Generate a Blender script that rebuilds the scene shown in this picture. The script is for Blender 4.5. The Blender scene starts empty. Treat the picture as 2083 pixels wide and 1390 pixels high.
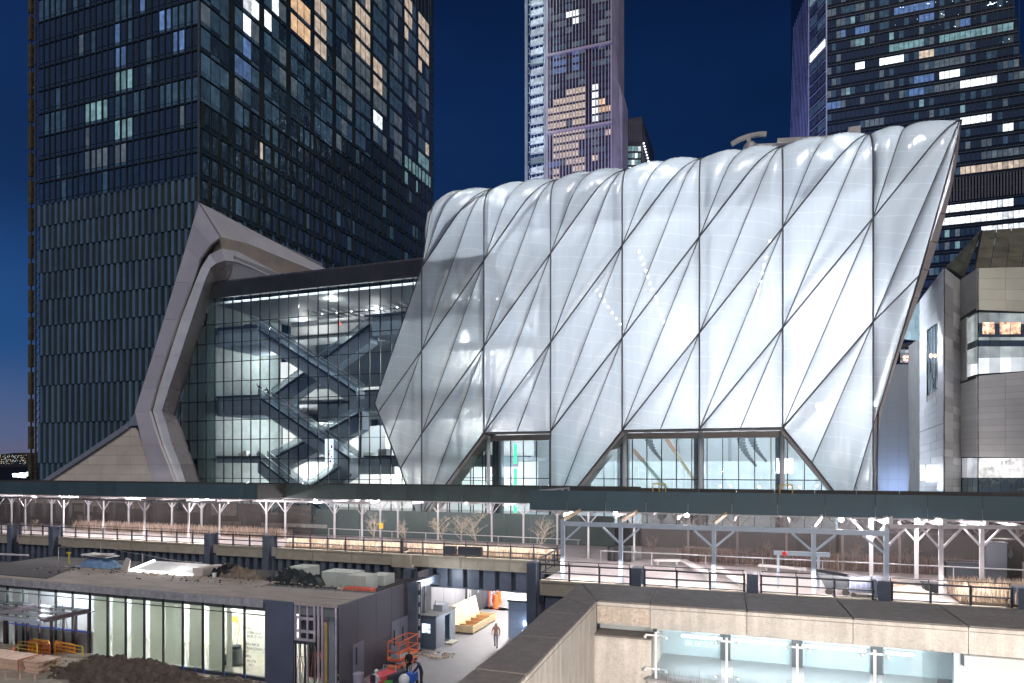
import bpy, bmesh, math, random
from mathutils import Vector, Matrix
R = math.radians
rnd = random.Random(7)
sc = bpy.context.scene
C = sc.collection

# ---------------------------------------------------------------- camera, sky, light, exposure
YAW = R(19.9)
FOC, CX, HY, EYE = 1389.0, 1041.5, 945.0, 6.8
cam_d = bpy.data.cameras.new('camera'); cam = bpy.data.objects.new('camera', cam_d); C.objects.link(cam)
cam.location = (0, 0, EYE); cam.rotation_euler = (R(90), 0, YAW)
cam_d.sensor_width = 36; cam_d.lens = FOC / 2083 * 36; cam_d.shift_y = (HY - 695) / 2083
cam_d.clip_start = 0.1; cam_d.clip_end = 6000
sc.camera = cam
sc.view_settings.view_transform = 'Standard'; sc.view_settings.look = 'None'
sc.view_settings.exposure = 0.0; sc.view_settings.gamma = 1.0; sc.view_settings.use_curve_mapping = False
sc.render.engine = 'CYCLES'
sc.cycles.use_denoising = True
sc.cycles.max_bounces = 7; sc.cycles.diffuse_bounces = 3; sc.cycles.glossy_bounces = 3
sc.cycles.transmission_bounces = 4; sc.cycles.transparent_max_bounces = 24
sc.cycles.sample_clamp_indirect = 6; sc.cycles.caustics_reflective = False; sc.cycles.caustics_refractive = False

world = bpy.data.worlds.new('World'); sc.world = world; world.use_nodes = True
wn = world.node_tree.nodes; wl = world.node_tree.links
bg = wn['Background']
sky = wn.new('ShaderNodeTexSky'); sky.sky_type = 'NISHITA'; sky.sun_disc = False
sky.sun_elevation = R(-4); sky.sun_rotation = R(-75)
tc = wn.new('ShaderNodeTexCoord'); sep = wn.new('ShaderNodeSeparateXYZ'); wl.new(tc.outputs['Generated'], sep.inputs[0])
ramp = wn.new('ShaderNodeValToRGB'); wl.new(sep.outputs[2], ramp.inputs[0])
els = [(0.0, (.085, .085, .13)), (.035, (.045, .075, .16)), (.14, (.006, .055, .19)), (.32, (.0020, .021, .088)), (.6, (.0010, .0095, .048)), (1, (.001, .006, .03))]
while len(ramp.color_ramp.elements) < len(els): ramp.color_ramp.elements.new(.5)
for e, (p, col) in zip(ramp.color_ramp.elements, els): e.position = p; e.color = (*col, 1)
# dusk glow stays in the west
dot = wn.new('ShaderNodeVectorMath'); dot.operation = 'DOT_PRODUCT'; wl.new(tc.outputs['Generated'], dot.inputs[0]); dot.inputs[1].default_value = (-.97, .25, 0)
mr = wn.new('ShaderNodeMapRange'); wl.new(dot.outputs['Value'], mr.inputs[0]); mr.inputs[1].default_value = -.4; mr.inputs[2].default_value = 1.0; mr.inputs[3].default_value = .45; mr.inputs[4].default_value = 1.25
mulw = wn.new('ShaderNodeVectorMath'); mulw.operation = 'SCALE'; wl.new(ramp.outputs[0], mulw.inputs[0]); wl.new(mr.outputs[0], mulw.inputs['Scale'])
addw = wn.new('ShaderNodeVectorMath'); addw.operation = 'MULTIPLY_ADD'; wl.new(sky.outputs[0], addw.inputs[0]); addw.inputs[1].default_value = (.1, .1, .1); wl.new(mulw.outputs[0], addw.inputs[2])
cn_ = wn.new('ShaderNodeTexNoise'); cn_.inputs['Scale'].default_value = 2.2; cn_.inputs['Detail'].default_value = 6; cm_ = wn.new('ShaderNodeMapping'); cm_.inputs['Scale'].default_value = (1, 1, 2.6); wl.new(tc.outputs['Generated'], cm_.inputs[0]); wl.new(cm_.outputs[0], cn_.inputs['Vector'])
cr_ = wn.new('ShaderNodeMapRange'); wl.new(cn_.outputs[0], cr_.inputs[0]); cr_.inputs[1].default_value = .35; cr_.inputs[2].default_value = .75; cr_.inputs[3].default_value = .9; cr_.inputs[4].default_value = 1.35
cs_ = wn.new('ShaderNodeVectorMath'); cs_.operation = 'SCALE'; wl.new(addw.outputs[0], cs_.inputs[0]); wl.new(cr_.outputs[0], cs_.inputs['Scale']); wl.new(cs_.outputs[0], bg.inputs[0]); bg.inputs[1].default_value = 1.0

sun_d = bpy.data.lights.new('city_glow', 'SUN'); sun = bpy.data.objects.new('city_glow', sun_d); C.objects.link(sun)
sun_d.energy = 1.5; sun_d.angle = R(20); sun_d.color = (1.0, .92, .90)
sun.rotation_euler = (R(42), 0, R(24))     # soft glow of the lit city behind the camera

# ---------------------------------------------------------------- geometry of the view
sY, cY = math.sin(YAW), math.cos(YAW)
def ray(px, py=HY):
    a = px - CX
    return Vector((-sY * FOC + cY * a, cY * FOC + sY * a, HY - py))
def onY(px, py, Y):
    d = ray(px, py); t = Y / d.y
    return Vector((d.x * t, Y, EYE + d.z * t))
def onX(px, py, X):
    d = ray(px, py); t = X / d.x
    return Vector((X, d.y * t, EYE + d.z * t))
def onZ(px, py, Z):
    d = ray(px, py); t = (Z - EYE) / d.z
    return Vector((d.x * t, d.y * t, Z))
def proj(p):
    x, y, z = p[0], p[1], p[2] - EYE
    f = -sY * x + cY * y; r = cY * x + sY * y
    if f < .1: return (-9e9, -9e9, f)
    return (CX + FOC * r / f, HY - FOC * z / f, f)

# ---------------------------------------------------------------- materials
MATS = {}
def nd(nt, t, **kw):
    n = nt.nodes.new(t)
    for k, v in kw.items(): setattr(n, k, v)
    return n
def M(name, col=(.5, .5, .5), rough=.6, metal=0.0, var=.15, vs=.8, bump=0.0, bs=12.0, rndv=0.0, emis=0.0, ecol=None, spec=.5, stretch=None, streak=None, coat=0.0):
    """Principled; colour varies with world-space noise and, by rndv, from object to object."""
    if name in MATS: return MATS[name]
    m = bpy.data.materials.new(name); m.use_nodes = True; nt = m.node_tree; L = nt.links
    p = nt.nodes['Principled BSDF']
    p.inputs['Roughness'].default_value = rough; p.inputs['Metallic'].default_value = metal
    p.inputs['Specular IOR Level'].default_value = spec
    p.inputs['Coat Weight'].default_value = coat
    g = nd(nt, 'ShaderNodeNewGeometry'); pos = g.outputs['Position']
    mp = nd(nt, 'ShaderNodeMapping'); L.new(pos, mp.inputs[0]); mp.inputs['Scale'].default_value = stretch or (1, 1, 1); pos = mp.outputs[0]
    cout = None
    if var > 0:
        n1 = nd(nt, 'ShaderNodeTexNoise'); L.new(pos, n1.inputs['Vector']); n1.inputs['Scale'].default_value = vs; n1.inputs['Detail'].default_value = 6; n1.inputs['Roughness'].default_value = .65
        r = nd(nt, 'ShaderNodeMapRange'); L.new(n1.outputs[0], r.inputs[0]); r.inputs[1].default_value = .3; r.inputs[2].default_value = .7; r.inputs[3].default_value = 1 - var; r.inputs[4].default_value = 1 + var
        fac = r.outputs[0]
        if rndv > 0:
            oi = nd(nt, 'ShaderNodeObjectInfo'); r2 = nd(nt, 'ShaderNodeMapRange'); L.new(oi.outputs['Random'], r2.inputs[0]); r2.inputs[3].default_value = 1 - rndv; r2.inputs[4].default_value = 1 + rndv
            mm = nd(nt, 'ShaderNodeMath', operation='MULTIPLY'); L.new(fac, mm.inputs[0]); L.new(r2.outputs[0], mm.inputs[1]); fac = mm.outputs[0]
        v = nd(nt, 'ShaderNodeVectorMath', operation='SCALE'); v.inputs[0].default_value = col; L.new(fac, v.inputs['Scale']); cout = v.outputs[0]
        L.new(cout, p.inputs['Base Color'])
        r3 = nd(nt, 'ShaderNodeMapRange'); L.new(n1.outputs[0], r3.inputs[0]); r3.inputs[1].default_value = .3; r3.inputs[2].default_value = .7; r3.inputs[3].default_value = max(.02, rough * .8); r3.inputs[4].default_value = min(1, rough * 1.2); L.new(r3.outputs[0], p.inputs['Roughness'])
    else:
        p.inputs['Base Color'].default_value = (*col, 1)
    if bump > 0:
        n2 = nd(nt, 'ShaderNodeTexNoise'); L.new(pos, n2.inputs['Vector']); n2.inputs['Scale'].default_value = bs; n2.inputs['Detail'].default_value = 5
        b = nd(nt, 'ShaderNodeBump'); L.new(n2.outputs[0], b.inputs['Height']); b.inputs['Strength'].default_value = bump; b.inputs['Distance'].default_value = .05; L.new(b.outputs[0], p.inputs['Normal'])
    if emis > 0:
        p.inputs['Emission Color'].default_value = (*(ecol or col), 1); p.inputs['Emission Strength'].default_value = emis
    MATS[name] = m; return m

def WIN(name, ecol, strength, base=(.22, .30, .35), rough=.05, nsc=.9, wob=.07, contrast=.35):
    """Window of a lit or dark room: dark mirror-like glass, the room's own uneven light behind it."""
    if name in MATS: return MATS[name]
    m = bpy.data.materials.new(name); m.use_nodes = True; nt = m.node_tree; L = nt.links
    p = nt.nodes['Principled BSDF']; p.inputs['Base Color'].default_value = (*base, 1); p.inputs['Roughness'].default_value = rough
    p.inputs['Specular IOR Level'].default_value = .9; p.inputs['Metallic'].default_value = .85
    g = nd(nt, 'ShaderNodeNewGeometry'); oi = nd(nt, 'ShaderNodeObjectInfo')
    if strength > 0:
        n = nd(nt, 'ShaderNodeTexNoise'); L.new(g.outputs['Position'], n.inputs['Vector']); n.inputs['Scale'].default_value = nsc; n.inputs['Detail'].default_value = 3
        r = nd(nt, 'ShaderNodeMapRange'); L.new(n.outputs[0], r.inputs[0]); r.inputs[1].default_value = .32; r.inputs[2].default_value = .68; r.inputs[3].default_value = (1 - contrast) * strength; r.inputs[4].default_value = (1 + contrast) * strength
        r2 = nd(nt, 'ShaderNodeMapRange'); L.new(oi.outputs['Random'], r2.inputs[0]); r2.inputs[3].default_value = .55; r2.inputs[4].default_value = 1.35
        mm = nd(nt, 'ShaderNodeMath', operation='MULTIPLY'); L.new(r.outputs[0], mm.inputs[0]); L.new(r2.outputs[0], mm.inputs[1])
        p.inputs['Emission Color'].default_value = (*ecol, 1); L.new(mm.outputs[0], p.inputs['Emission Strength'])
    if wob > 0:
        n2 = nd(nt, 'ShaderNodeTexNoise'); L.new(g.outputs['Position'], n2.inputs['Vector']); n2.inputs['Scale'].default_value = .35; n2.inputs['Detail'].default_value = 3
        b = nd(nt, 'ShaderNodeBump'); L.new(n2.outputs[0], b.inputs['Height']); b.inputs['Strength'].default_value = 1; b.inputs['Distance'].default_value = wob * 4; L.new(b.outputs[0], p.inputs['Normal'])
    MATS[name] = m; return m

def GLASS(name, tint=(.75, .88, .84), refl=.10, rough=.02, haze=.0, hazecol=(.5, .6, .6), trans=.6):
    if name in MATS: return MATS[name]
    m = bpy.data.materials.new(name); m.use_nodes = True; nt = m.node_tree; L = nt.links
    for n in list(nt.nodes): nt.nodes.remove(n)
    o = nd(nt, 'ShaderNodeOutputMaterial'); t = nd(nt, 'ShaderNodeBsdfTransparent'); t.inputs[0].default_value = (*tint, 1)
    gl = nd(nt, 'ShaderNodeBsdfGlossy'); gl.inputs['Roughness'].default_value = rough; gl.inputs[0].default_value = (.9, .95, 1, 1)
    fr = nd(nt, 'ShaderNodeLayerWeight'); fr.inputs[0].default_value = .5
    pw = nd(nt, 'ShaderNodeMath', operation='POWER'); L.new(fr.outputs['Facing'], pw.inputs[0]); pw.inputs[1].default_value = 4
    ad = nd(nt, 'ShaderNodeMath', operation='MULTIPLY_ADD'); ad.use_clamp = True; L.new(pw.outputs[0], ad.inputs[0]); ad.inputs[1].default_value = .6; ad.inputs[2].default_value = refl * .55
    mx = nd(nt, 'ShaderNodeMixShader'); L.new(ad.outputs[0], mx.inputs[0]); L.new(t.outputs[0], mx.inputs[1]); L.new(gl.outputs[0], mx.inputs[2])
    out = mx
    if haze > 0:
        df = nd(nt, 'ShaderNodeBsdfDiffuse'); df.inputs[0].default_value = (*hazecol, 1)
        tr = nd(nt, 'ShaderNodeBsdfTranslucent'); tr.inputs[0].default_value = (*hazecol, 1)
        a2 = nd(nt, 'ShaderNodeMixShader'); a2.inputs[0].default_value = trans; L.new(df.outputs[0], a2.inputs[1]); L.new(tr.outputs[0], a2.inputs[2])
        m2 = nd(nt, 'ShaderNodeMixShader'); m2.inputs[0].default_value = haze; L.new(mx.outputs[0], m2.inputs[1]); L.new(a2.outputs[0], m2.inputs[2]); out = m2
    L.new(out.outputs[0], o.inputs[0])
    MATS[name] = m; return m

def EMIT(name, col, s):
    if name in MATS: return MATS[name]
    m = bpy.data.materials.new(name); m.use_nodes = True; nt = m.node_tree
    for n in list(nt.nodes): nt.nodes.remove(n)
    o = nd(nt, 'ShaderNodeOutputMaterial'); e = nd(nt, 'ShaderNodeEmission'); e.inputs[0].default_value = (*col, 1); e.inputs[1].default_value = s
    nt.links.new(e.outputs[0], o.inputs[0]); MATS[name] = m; return m

# ---------------------------------------------------------------- objects
BASE = {}
def _base(parent):
    while parent is not None:
        if parent.name in BASE: return BASE[parent.name]
        parent = parent.parent
    return Vector((0, 0, 0))
def tag(o, label=None, cat=None, group=None, kind=None):
    if label: o['label'] = label
    if cat: o['category'] = cat
    if group: o['group'] = group
    if kind: o['kind'] = kind
    return o
def thing(name, label, cat, loc=(0, 0, 0), group=None, kind=None, rz=0):
    o = bpy.data.objects.new(name, None); C.objects.link(o); o.location = loc; o.rotation_euler = (0, 0, rz)
    o.empty_display_size = .2
    BASE[o.name] = Vector(loc) if rz == 0 else Vector((0, 0, 0))
    return tag(o, label, cat, group, kind)

class MB:
    def __init__(s): s.v = []; s.f = []; s.m = []; s.sm = []
    def add(s, vs, fs, mi=0, smooth=False):
        b = len(s.v); s.v.extend([tuple(v) for v in vs])
        for f in fs: s.f.append([b + i for i in f]); s.m.append(mi); s.sm.append(smooth)
    def box(s, a, b, mi=0):
        x0, x1 = sorted((a[0], b[0])); y0, y1 = sorted((a[1], b[1])); z0, z1 = sorted((a[2], b[2]))
        s.add([(x0, y0, z0), (x1, y0, z0), (x1, y1, z0), (x0, y1, z0), (x0, y0, z1), (x1, y0, z1), (x1, y1, z1), (x0, y1, z1)],
              [(0, 3, 2, 1), (4, 5, 6, 7), (0, 1, 5, 4), (1, 2, 6, 5), (2, 3, 7, 6), (3, 0, 4, 7)], mi)
    def obox(s, c, sz, rz=0, mi=0, rx=0, ry=0):
        m = Matrix.Translation(c) @ Matrix.Rotation(rz, 4, 'Z') @ Matrix.Rotation(ry, 4, 'Y') @ Matrix.Rotation(rx, 4, 'X')
        h = [d / 2 for d in sz]
        vs = [m @ Vector((x * h[0], y * h[1], z * h[2])) for z in (-1, 1) for y in (-1, 1) for x in (-1, 1)]
        s.add(vs, [(0, 2, 3, 1), (4, 5, 7, 6), (0, 1, 5, 4), (1, 3, 7, 5), (3, 2, 6, 7), (2, 0, 4, 6)], mi)
    def quad(s, a, b, c, d, mi=0): s.add([a, b, c, d], [(0, 1, 2, 3)], mi)
    def prism(s, pts, vec, mi=0):
        """polygon pts swept by vec"""
        n = len(pts); vec = Vector(vec); P = [Vector(p) for p in pts]
        vs = P + [p + vec for p in P]
        s.add(vs, [list(range(n))[::-1], [n + i for i in range(n)]] + [(i, (i + 1) % n, n + (i + 1) % n, n + i) for i in range(n)], mi)
    def bar(s, p, q, w, h=None, mi=0):
        """square bar from p to q"""
        p, q = Vector(p), Vector(q); d = (q - p)
        if d.length < 1e-6: return
        d.normalize(); up = Vector((0, 0, 1)) if abs(d.z) < .9 else Vector((0, 1, 0))
        sx = d.cross(up).normalized(); sy = sx.cross(d).normalized(); h = h or w
        vs = [e + sx * a * w / 2 + sy * b * h / 2 for e in (p, q) for a, b in ((-1, -1), (1, -1), (1, 1), (-1, 1))]
        s.add(vs, [(0, 3, 2, 1), (4, 5, 6, 7), (0, 1, 5, 4), (1, 2, 6, 5), (2, 3, 7, 6), (3, 0, 4, 7)], mi)
    def tube(s, pts, r, n=6, mi=0, smooth=True, caps=True, r2=None):
        P = [Vector(p) for p in pts]; k = len(P); vs = []
        up0 = None
        for i, p in enumerate(P):
            d = (P[min(i + 1, k - 1)] - P[max(i - 1, 0)])
            d = d.normalized() if d.length > 1e-9 else Vector((0, 0, 1))
            if up0 is None: up0 = Vector((0, 0, 1)) if abs(d.z) < .9 else Vector((0, 1, 0))
            sx = d.cross(up0)
            if sx.length < 1e-3: sx = d.cross(Vector((1, 0, 0)))
            sx.normalize(); sy = sx.cross(d)
            rr = r if r2 is None else r + (r2 - r) * i / (k - 1)
            for j in range(n):
                a = 2 * math.pi * j / n; vs.append(p + sx * math.cos(a) * rr + sy * math.sin(a) * rr)
        fs = [(i * n + j, i * n + (j + 1) % n, (i + 1) * n + (j + 1) % n, (i + 1) * n + j) for i in range(k - 1) for j in range(n)]
        s.add(vs, fs, mi, smooth)
        if caps: s.add([vs[j] for j in range(n)], [list(range(n))[::-1]], mi); s.add(vs[-n:], [list(range(n))], mi)
    def cyl(s, c, r, h, n=12, mi=0, r2=None):
        s.tube([c, (c[0], c[1], c[2] + h)], r, n, mi, True, True, r2)
    def ball(s, c, r, n=8, m=6, mi=0, sc_=(1, 1, 1)):
        vs = [(c[0], c[1], c[2] - r * sc_[2])]
        for i in range(1, m):
            a = math.pi * i / m
            for j in range(n):
                t = 2 * math.pi * j / n
                vs.append((c[0] + r * sc_[0] * math.sin(a) * math.cos(t), c[1] + r * sc_[1] * math.sin(a) * math.sin(t), c[2] - r * sc_[2] * math.cos(a)))
        vs.append((c[0], c[1], c[2] + r * sc_[2])); fs = []
        for j in range(n): fs.append((0, 1 + (j + 1) % n, 1 + j))
        for i in range(m - 2):
            for j in range(n):
                a = 1 + i * n; fs.append((a + j, a + (j + 1) % n, a + n + (j + 1) % n, a + n + j))
        for j in range(n): fs.append((len(vs) - 1, 1 + (m - 2) * n + j, 1 + (m - 2) * n + (j + 1) % n))
        s.add(vs, fs, mi, True)
    def build(s, name, mats, parent=None, kind=None, label=None, cat=None, group=None, bevel=0):
        me = bpy.data.meshes.new(name); off = _base(parent)
        vs = s.v if off.length == 0 else [(v[0] - off.x, v[1] - off.y, v[2] - off.z) for v in s.v]
        me.from_pydata(vs, [], s.f)
        if not isinstance(mats, (list, tuple)): mats = [mats]
        for m in mats: me.materials.append(m)
        me.polygons.foreach_set('material_index', s.m); me.polygons.foreach_set('use_smooth', s.sm)
        me.update()
        o = bpy.data.objects.new(name, me); C.objects.link(o)
        if parent is not None: o.parent = parent
        if bevel > 0:
            b = o.modifiers.new('bevel', 'BEVEL'); b.width = bevel; b.segments = 2; b.limit_method = 'ANGLE'
        return tag(o, label, cat, group, kind)

_unit = {}
def unit(mat):
    if mat.name not in _unit:
        mb = MB(); mb.box((-.5, -.5, -.5), (.5, .5, .5)); me = bpy.data.meshes.new('piece_' + mat.name)
        me.from_pydata(mb.v, [], mb.f); me.materials.append(mat); me.update(); _unit[mat.name] = me
    return _unit[mat.name]
def piece(name, parent, c, size, mat, rz=0, rx=0, ry=0, label=None):
    o = bpy.data.objects.new(name, unit(mat)); C.objects.link(o)
    off = _base(parent)
    o.location = Vector(c) - off; o.rotation_euler = (rx, ry, rz); o.scale = size
    if parent is not None: o.parent = parent
    if label: o['label'] = label
    return o
def pieces(name, parent, lst, limit=290):
    """lst of (centre, size, mat, rz, rx): the ones that show largest are objects, the rest one joined part"""
    def big(e):
        p = proj(e[0])
        if p[0] < -60 or p[0] > 2143 or p[1] < -60 or p[1] > 1450: return -1
        return max(e[1]) * min(1, sorted(e[1])[1]) / max(p[2], 1)
    lst = sorted(lst, key=big, reverse=True)
    for e in lst[:limit]:
        piece(name, parent, e[0], e[1], e[2], e[3] if len(e) > 3 else 0, e[4] if len(e) > 4 else 0)
    rest = lst[limit:]
    if rest:
        mats = []; mb = MB()
        for e in rest:
            if e[2] not in mats: mats.append(e[2])
            mb.obox(e[0], e[1], e[3] if len(e) > 3 else 0, mats.index(e[2]), rx=e[4] if len(e) > 4 else 0)
        mb.build(name, mats, parent, kind='stuff')
def clad(name, parent, q, nu, nv, mat, gap=.03, t=.05, lift=0.0, us=None, vs=None, jitter=0.0):
    """quad q = (bottom-left, bottom-right, top-right, top-left) cut into separate panels with open joints"""
    A, B, Cc, D = [Vector(p) for p in q]
    us = us or [i / nu for i in range(nu + 1)]; vs = vs or [i / nv for i in range(nv + 1)]
    n = (B - A).cross(D - A).normalized()
    def at(u, v): return (A * (1 - u) + B * u) * (1 - v) + (D * (1 - u) + Cc * u) * v
    W = max((B - A).length, .1); H = max((D - A).length, (Cc - B).length, .1)
    for i in range(len(us) - 1):
        for j in range(len(vs) - 1):
            u0, u1 = us[i] + gap / W / 2, us[i + 1] - gap / W / 2; v0, v1 = vs[j] + gap / H / 2, vs[j + 1] - gap / H / 2
            mb = MB(); L = n * (lift + rnd.uniform(0, jitter))
            mm = mat if not isinstance(mat, list) else rnd.choice(mat)
            mb.prism([at(u0, v0) + L, at(u1, v0) + L, at(u1, v1) + L, at(u0, v1) + L], n * t); mb.build(name, mm, parent)
def lamp(loc, power, col=(1, 1, 1), r=.12, name='lamp_light'):
    d = bpy.data.lights.new(name, 'POINT'); d.energy = power; d.color = col; d.shadow_soft_size = r
    o = bpy.data.objects.new(name, d); C.objects.link(o); o.location = loc; return o
def area(loc, target, size, power, col=(1, 1, 1), sy=None, name='panel_light', spread=180):
    d = bpy.data.lights.new(name, 'AREA'); d.energy = power; d.color = col; d.size = size; d.spread = R(spread)
    if sy: d.shape = 'RECTANGLE'; d.size_y = sy
    o = bpy.data.objects.new(name, d); C.objects.link(o); o.location = loc
    dv = Vector(target) - Vector(loc); o.rotation_euler = dv.to_track_quat('-Z', 'Y').to_euler(); return o
def text(s, loc, size, mat, rot=(R(90), 0, 0), depth=.02, parent=None, name='lettering', align='LEFT', wx=1.0, cat=None, label=None):
    cu = bpy.data.curves.new(name, 'FONT'); cu.body = s; cu.size = size; cu.extrude = depth; cu.align_x = align; cu.resolution_u = 2
    tmp = bpy.data.objects.new(name, cu); me = bpy.data.meshes.new_from_object(tmp); bpy.data.objects.remove(tmp)
    me.materials.clear(); me.materials.append(mat); o = bpy.data.objects.new(name, me); C.objects.link(o)
    off = _base(parent); o.location = Vector(loc) - off; o.rotation_euler = rot; o.scale = (wx, 1, 1)
    if parent is not None: o.parent = parent
    return tag(o, label, cat)
def copy_tree(o, parent=None):
    c = o.copy(); C.objects.link(c); c.parent = parent
    for ch in [x for x in KIDS.get(o.name, [])]: copy_tree(ch, c)
    return c
KIDS = {}
def index_kids(o):
    for ch in o.children_recursive:
        KIDS.setdefault(ch.parent.name, [])
        if ch not in KIDS[ch.parent.name]: KIDS[ch.parent.name].append(ch)
# ================================================================ common materials
dark_void = M('dark_void', (.012, .013, .016), .8, var=.2)
steel_dark = M('steel_dark', (.045, .055, .07), .45, .3, var=.25, vs=1.5)
mullion_m = M('mullion_metal', (.03, .035, .04), .4, .5, var=.1)
W_dark = WIN('glass_dark', (.1, .25, .4), .012, nsc=.5)
W_dim = WIN('glass_dim', (.25, .5, .75), .09)
W_blue = WIN('window_blue', (.25, .45, .95), .32)
W_cyan = WIN('window_cyan', (.45, .8, .85), .33)
W_white = WIN('window_white', (.9, .95, 1.0), 1.5, nsc=1.3)
W_warm = WIN('window_warm', (1.0, .80, .62), .62)
W_amber = WIN('window_amber', (1.0, .65, .38), .9)
W_grey = WIN('window_grey', (.6, .75, .85), .12)

def in_rects(px, py, rects):
    for x0, y0, x1, y1, m in rects:
        if x0 <= px <= x1 and y0 <= py <= y1: return m
    return None

# ================================================================ tower 1 : dark glass residential tower, left
TX, TY = -80.6, 82.0; TXL, TYB = -115.4, 162.0
t1 = thing('glass_tower', 'tall dark blue glass tower standing behind the bronze steel frame, scattered lit windows', 'tower', (TX, TY, 0))
body_m = M('tower_body', (.022, .042, .058), .18, .0, var=.25, vs=.08, spec=.7)
mb = MB(); mb.box((TXL, TY, 0), (TX, TYB, 165)); mb.build('body', body_m, t1)
fin_m = M('tower_fin', (.095, .17, .25), .4, .1, var=.2, vs=.15, rndv=.2)
olive_m = M('tower_olive', (.034, .042, .036), .5, .1, var=.2, rndv=.25)
frame_m = M('tower_window_frame', (.042, .064, .075), .4, .3, var=.2, rndv=.2)
zl = [0, 7, 13.8, 20.1, 25.2, 30.2, 34.6, 39.2, 43.1, 47.1, 50.8]
ncol = 26; pit = (TX - TXL) / ncol
fins = []; lows = []
for r in range(len(zl) - 1):
    z0, z1 = zl[r], zl[r + 1]
    for k in range(ncol):
        off = (.28 if r % 2 else .72) * pit
        x = TXL + k * pit + off
        fins.append(((x, TY - .16, (z0 + z1) / 2), (.52, .32, z1 - z0 - .12), fin_m))
        lows.append(((x + pit * .5, TY - .06, (z0 + z1) / 2), (.62, .12, z1 - z0 - .35), olive_m))
pieces('fin', t1, fins, 260); pieces('dark_panel', t1, lows, 200)
ledges = [((TX / 2 + TXL / 2, TY - .09, z), (TX - TXL, .18, .16), frame_m) for z in zl[1:]]
# upper windows, south face
lit = [(228, 0, 276, 68, W_dim), (232, 70, 262, 116, W_blue), (232, 116, 262, 160, W_blue), (240, 160, 276, 200, W_cyan), (232, 205, 262, 250, W_dim), (240, 248, 276, 295, W_cyan), (228, 295, 264, 350, W_grey),
       (168, 215, 222, 262, W_cyan), (88, 235, 140, 276, W_dim), (165, 0, 220, 30, W_cyan), (80, 0, 140, 40, W_dim), (330, 40, 375, 90, W_blue), (280, 5, 292, 50, W_blue),
       (330, 175, 405, 228, W_dim), (278, 195, 292, 235, W_dim), (168, 300, 222, 350, W_grey), (320, 0, 405, 40, W_dim)]
wins = []; frames = []
z = 50.8; zf = []
while z < 118:
    zf.append(z); z += 3.9
for i, z0 in enumerate(zf):
    for k in range(ncol):
        x = TXL + (k + .5) * pit
        px, py, f = proj((x, TY, z0 + 1.9))
        m = in_rects(px, py, lit) or (W_dim if rnd.random() < .05 else (W_grey if rnd.random() < .02 else W_dark))
        w = pit - .42 if (k + i // 2) % 3 else pit - .7
        wins.append(((x, TY - .05, z0 + 2.15), (w, .12, 2.9), m))
        wins.append(((x, TY - .05, z0 + .33), (w, .10, .45), W_dark if m is W_dark else W_dim))
        frames.append(((x + pit / 2, TY - .1, z0 + 1.95), (.16, .22, 3.8), frame_m))
    frames.append(((TX / 2 + TXL / 2, TY - .1, z0), (TX - TXL, .2, .22), frame_m))
# east face, seen at a slant
wlit = [(500, 0, 560, 58, W_white), (582, 0, 625, 78, W_amber), (645, 0, 665, 120, W_warm), (645, 65, 668, 120, W_warm), (735, 0, 750, 60, W_warm), (727, 20, 750, 128, W_warm), (470, 90, 507, 152, W_blue),
        (640, 40, 668, 80, W_grey), (845, 38, 883, 140, W_warm), (845, 320, 883, 385, W_cyan), (757, 230, 778, 272, W_white), (797, 0, 812, 150, W_grey), (822, 0, 840, 70, W_warm), (524, 305, 538, 336, W_warm),
        (846, 300, 883, 330, W_warm), (727, 130, 750, 200, W_grey), (680, 100, 705, 190, W_grey), (430, 190, 450, 235, W_dim), (474, 225, 508, 280, W_dim), (530, 265, 565, 320, W_dim), (757, 190, 778, 235, W_grey),
        (820, 330, 846, 370, W_cyan), (797, 275, 815, 340, W_grey), (700, 260, 760, 300, W_dim), (530, 40, 560, 110, W_dim), (580, 80, 622, 130, W_dim), (797, 100, 812, 140, W_warm), (757, 120, 778, 190, W_warm)]
pe = 1.0
wide = []
y = TY + .25; cols = []
bay = [1.95, 1.95, 1.95, 1.25]
i = 0
while y < TYB - 2:
    w = bay[i % 4]; cols.append((y + w / 2, w, i % 4 == 3)); y += w; i += 1
allz = zl[:-1] + zf
for zi, z0 in enumerate(allz):
    zt = allz[zi + 1] if zi + 1 < len(allz) else z0 + 3.9
    h = zt - z0
    for ci, (yc, w, pier) in enumerate(cols):
        px, py, f = proj((TX, yc, z0 + h * .5))
        if z0 > 60 + (yc - TY) * .28:      # upper, fully glazed storeys
            if pier: wide.append(((TX + .08, yc, z0 + h / 2), (.18, w - .1, h - .06), olive_m if rnd.random() < .3 else body_m)); continue
            m = in_rects(px, py, wlit) or (W_grey if rnd.random() < .10 else W_dim if rnd.random() < .42 else W_dark)
            if m is W_dark and ((py < 200 and rnd.random() < .25) or (px > 640 and py < 300 and rnd.random() < .5)): m = rnd.choice([W_dim, W_dim, W_grey])  # further dark panes made to glow, added to brighten the upper right
            wide.append(((TX + .05, yc, z0 + h * .56), (.12, w - .16, h * .72), m))
            wide.append(((TX + .05, yc, z0 + h * .1), (.12, w - .16, h * .14), W_dim if rnd.random() < .3 else W_dark))
        else:
            if (ci + zi) % 3 == 0 or z0 < 44:
                wide.append(((TX + .12, yc + (w * .3 if zi % 2 else -w * .3), z0 + h / 2), (.26, .42, h - .1), fin_m if z0 < 44 and ci % 2 else olive_m))
            if z0 >= 40:
                m = in_rects(px, py, wlit) or (W_dim if rnd.random() < .08 else W_dark)
                wide.append(((TX + .06, yc, z0 + h * .55), (.12, w - .75, h * .7), m))
    frames.append(((TX + .08, (TY + TYB) / 2, z0), (.2, TYB - TY, .16), frame_m))
for (yc, w, pier) in cols: frames.append(((TX + .06, yc + w / 2, 80), (.14, .09, 160), frame_m))
pieces('pane', t1, wins + wide, 295)
pieces('frame', t1, frames + ledges, 60)
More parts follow.
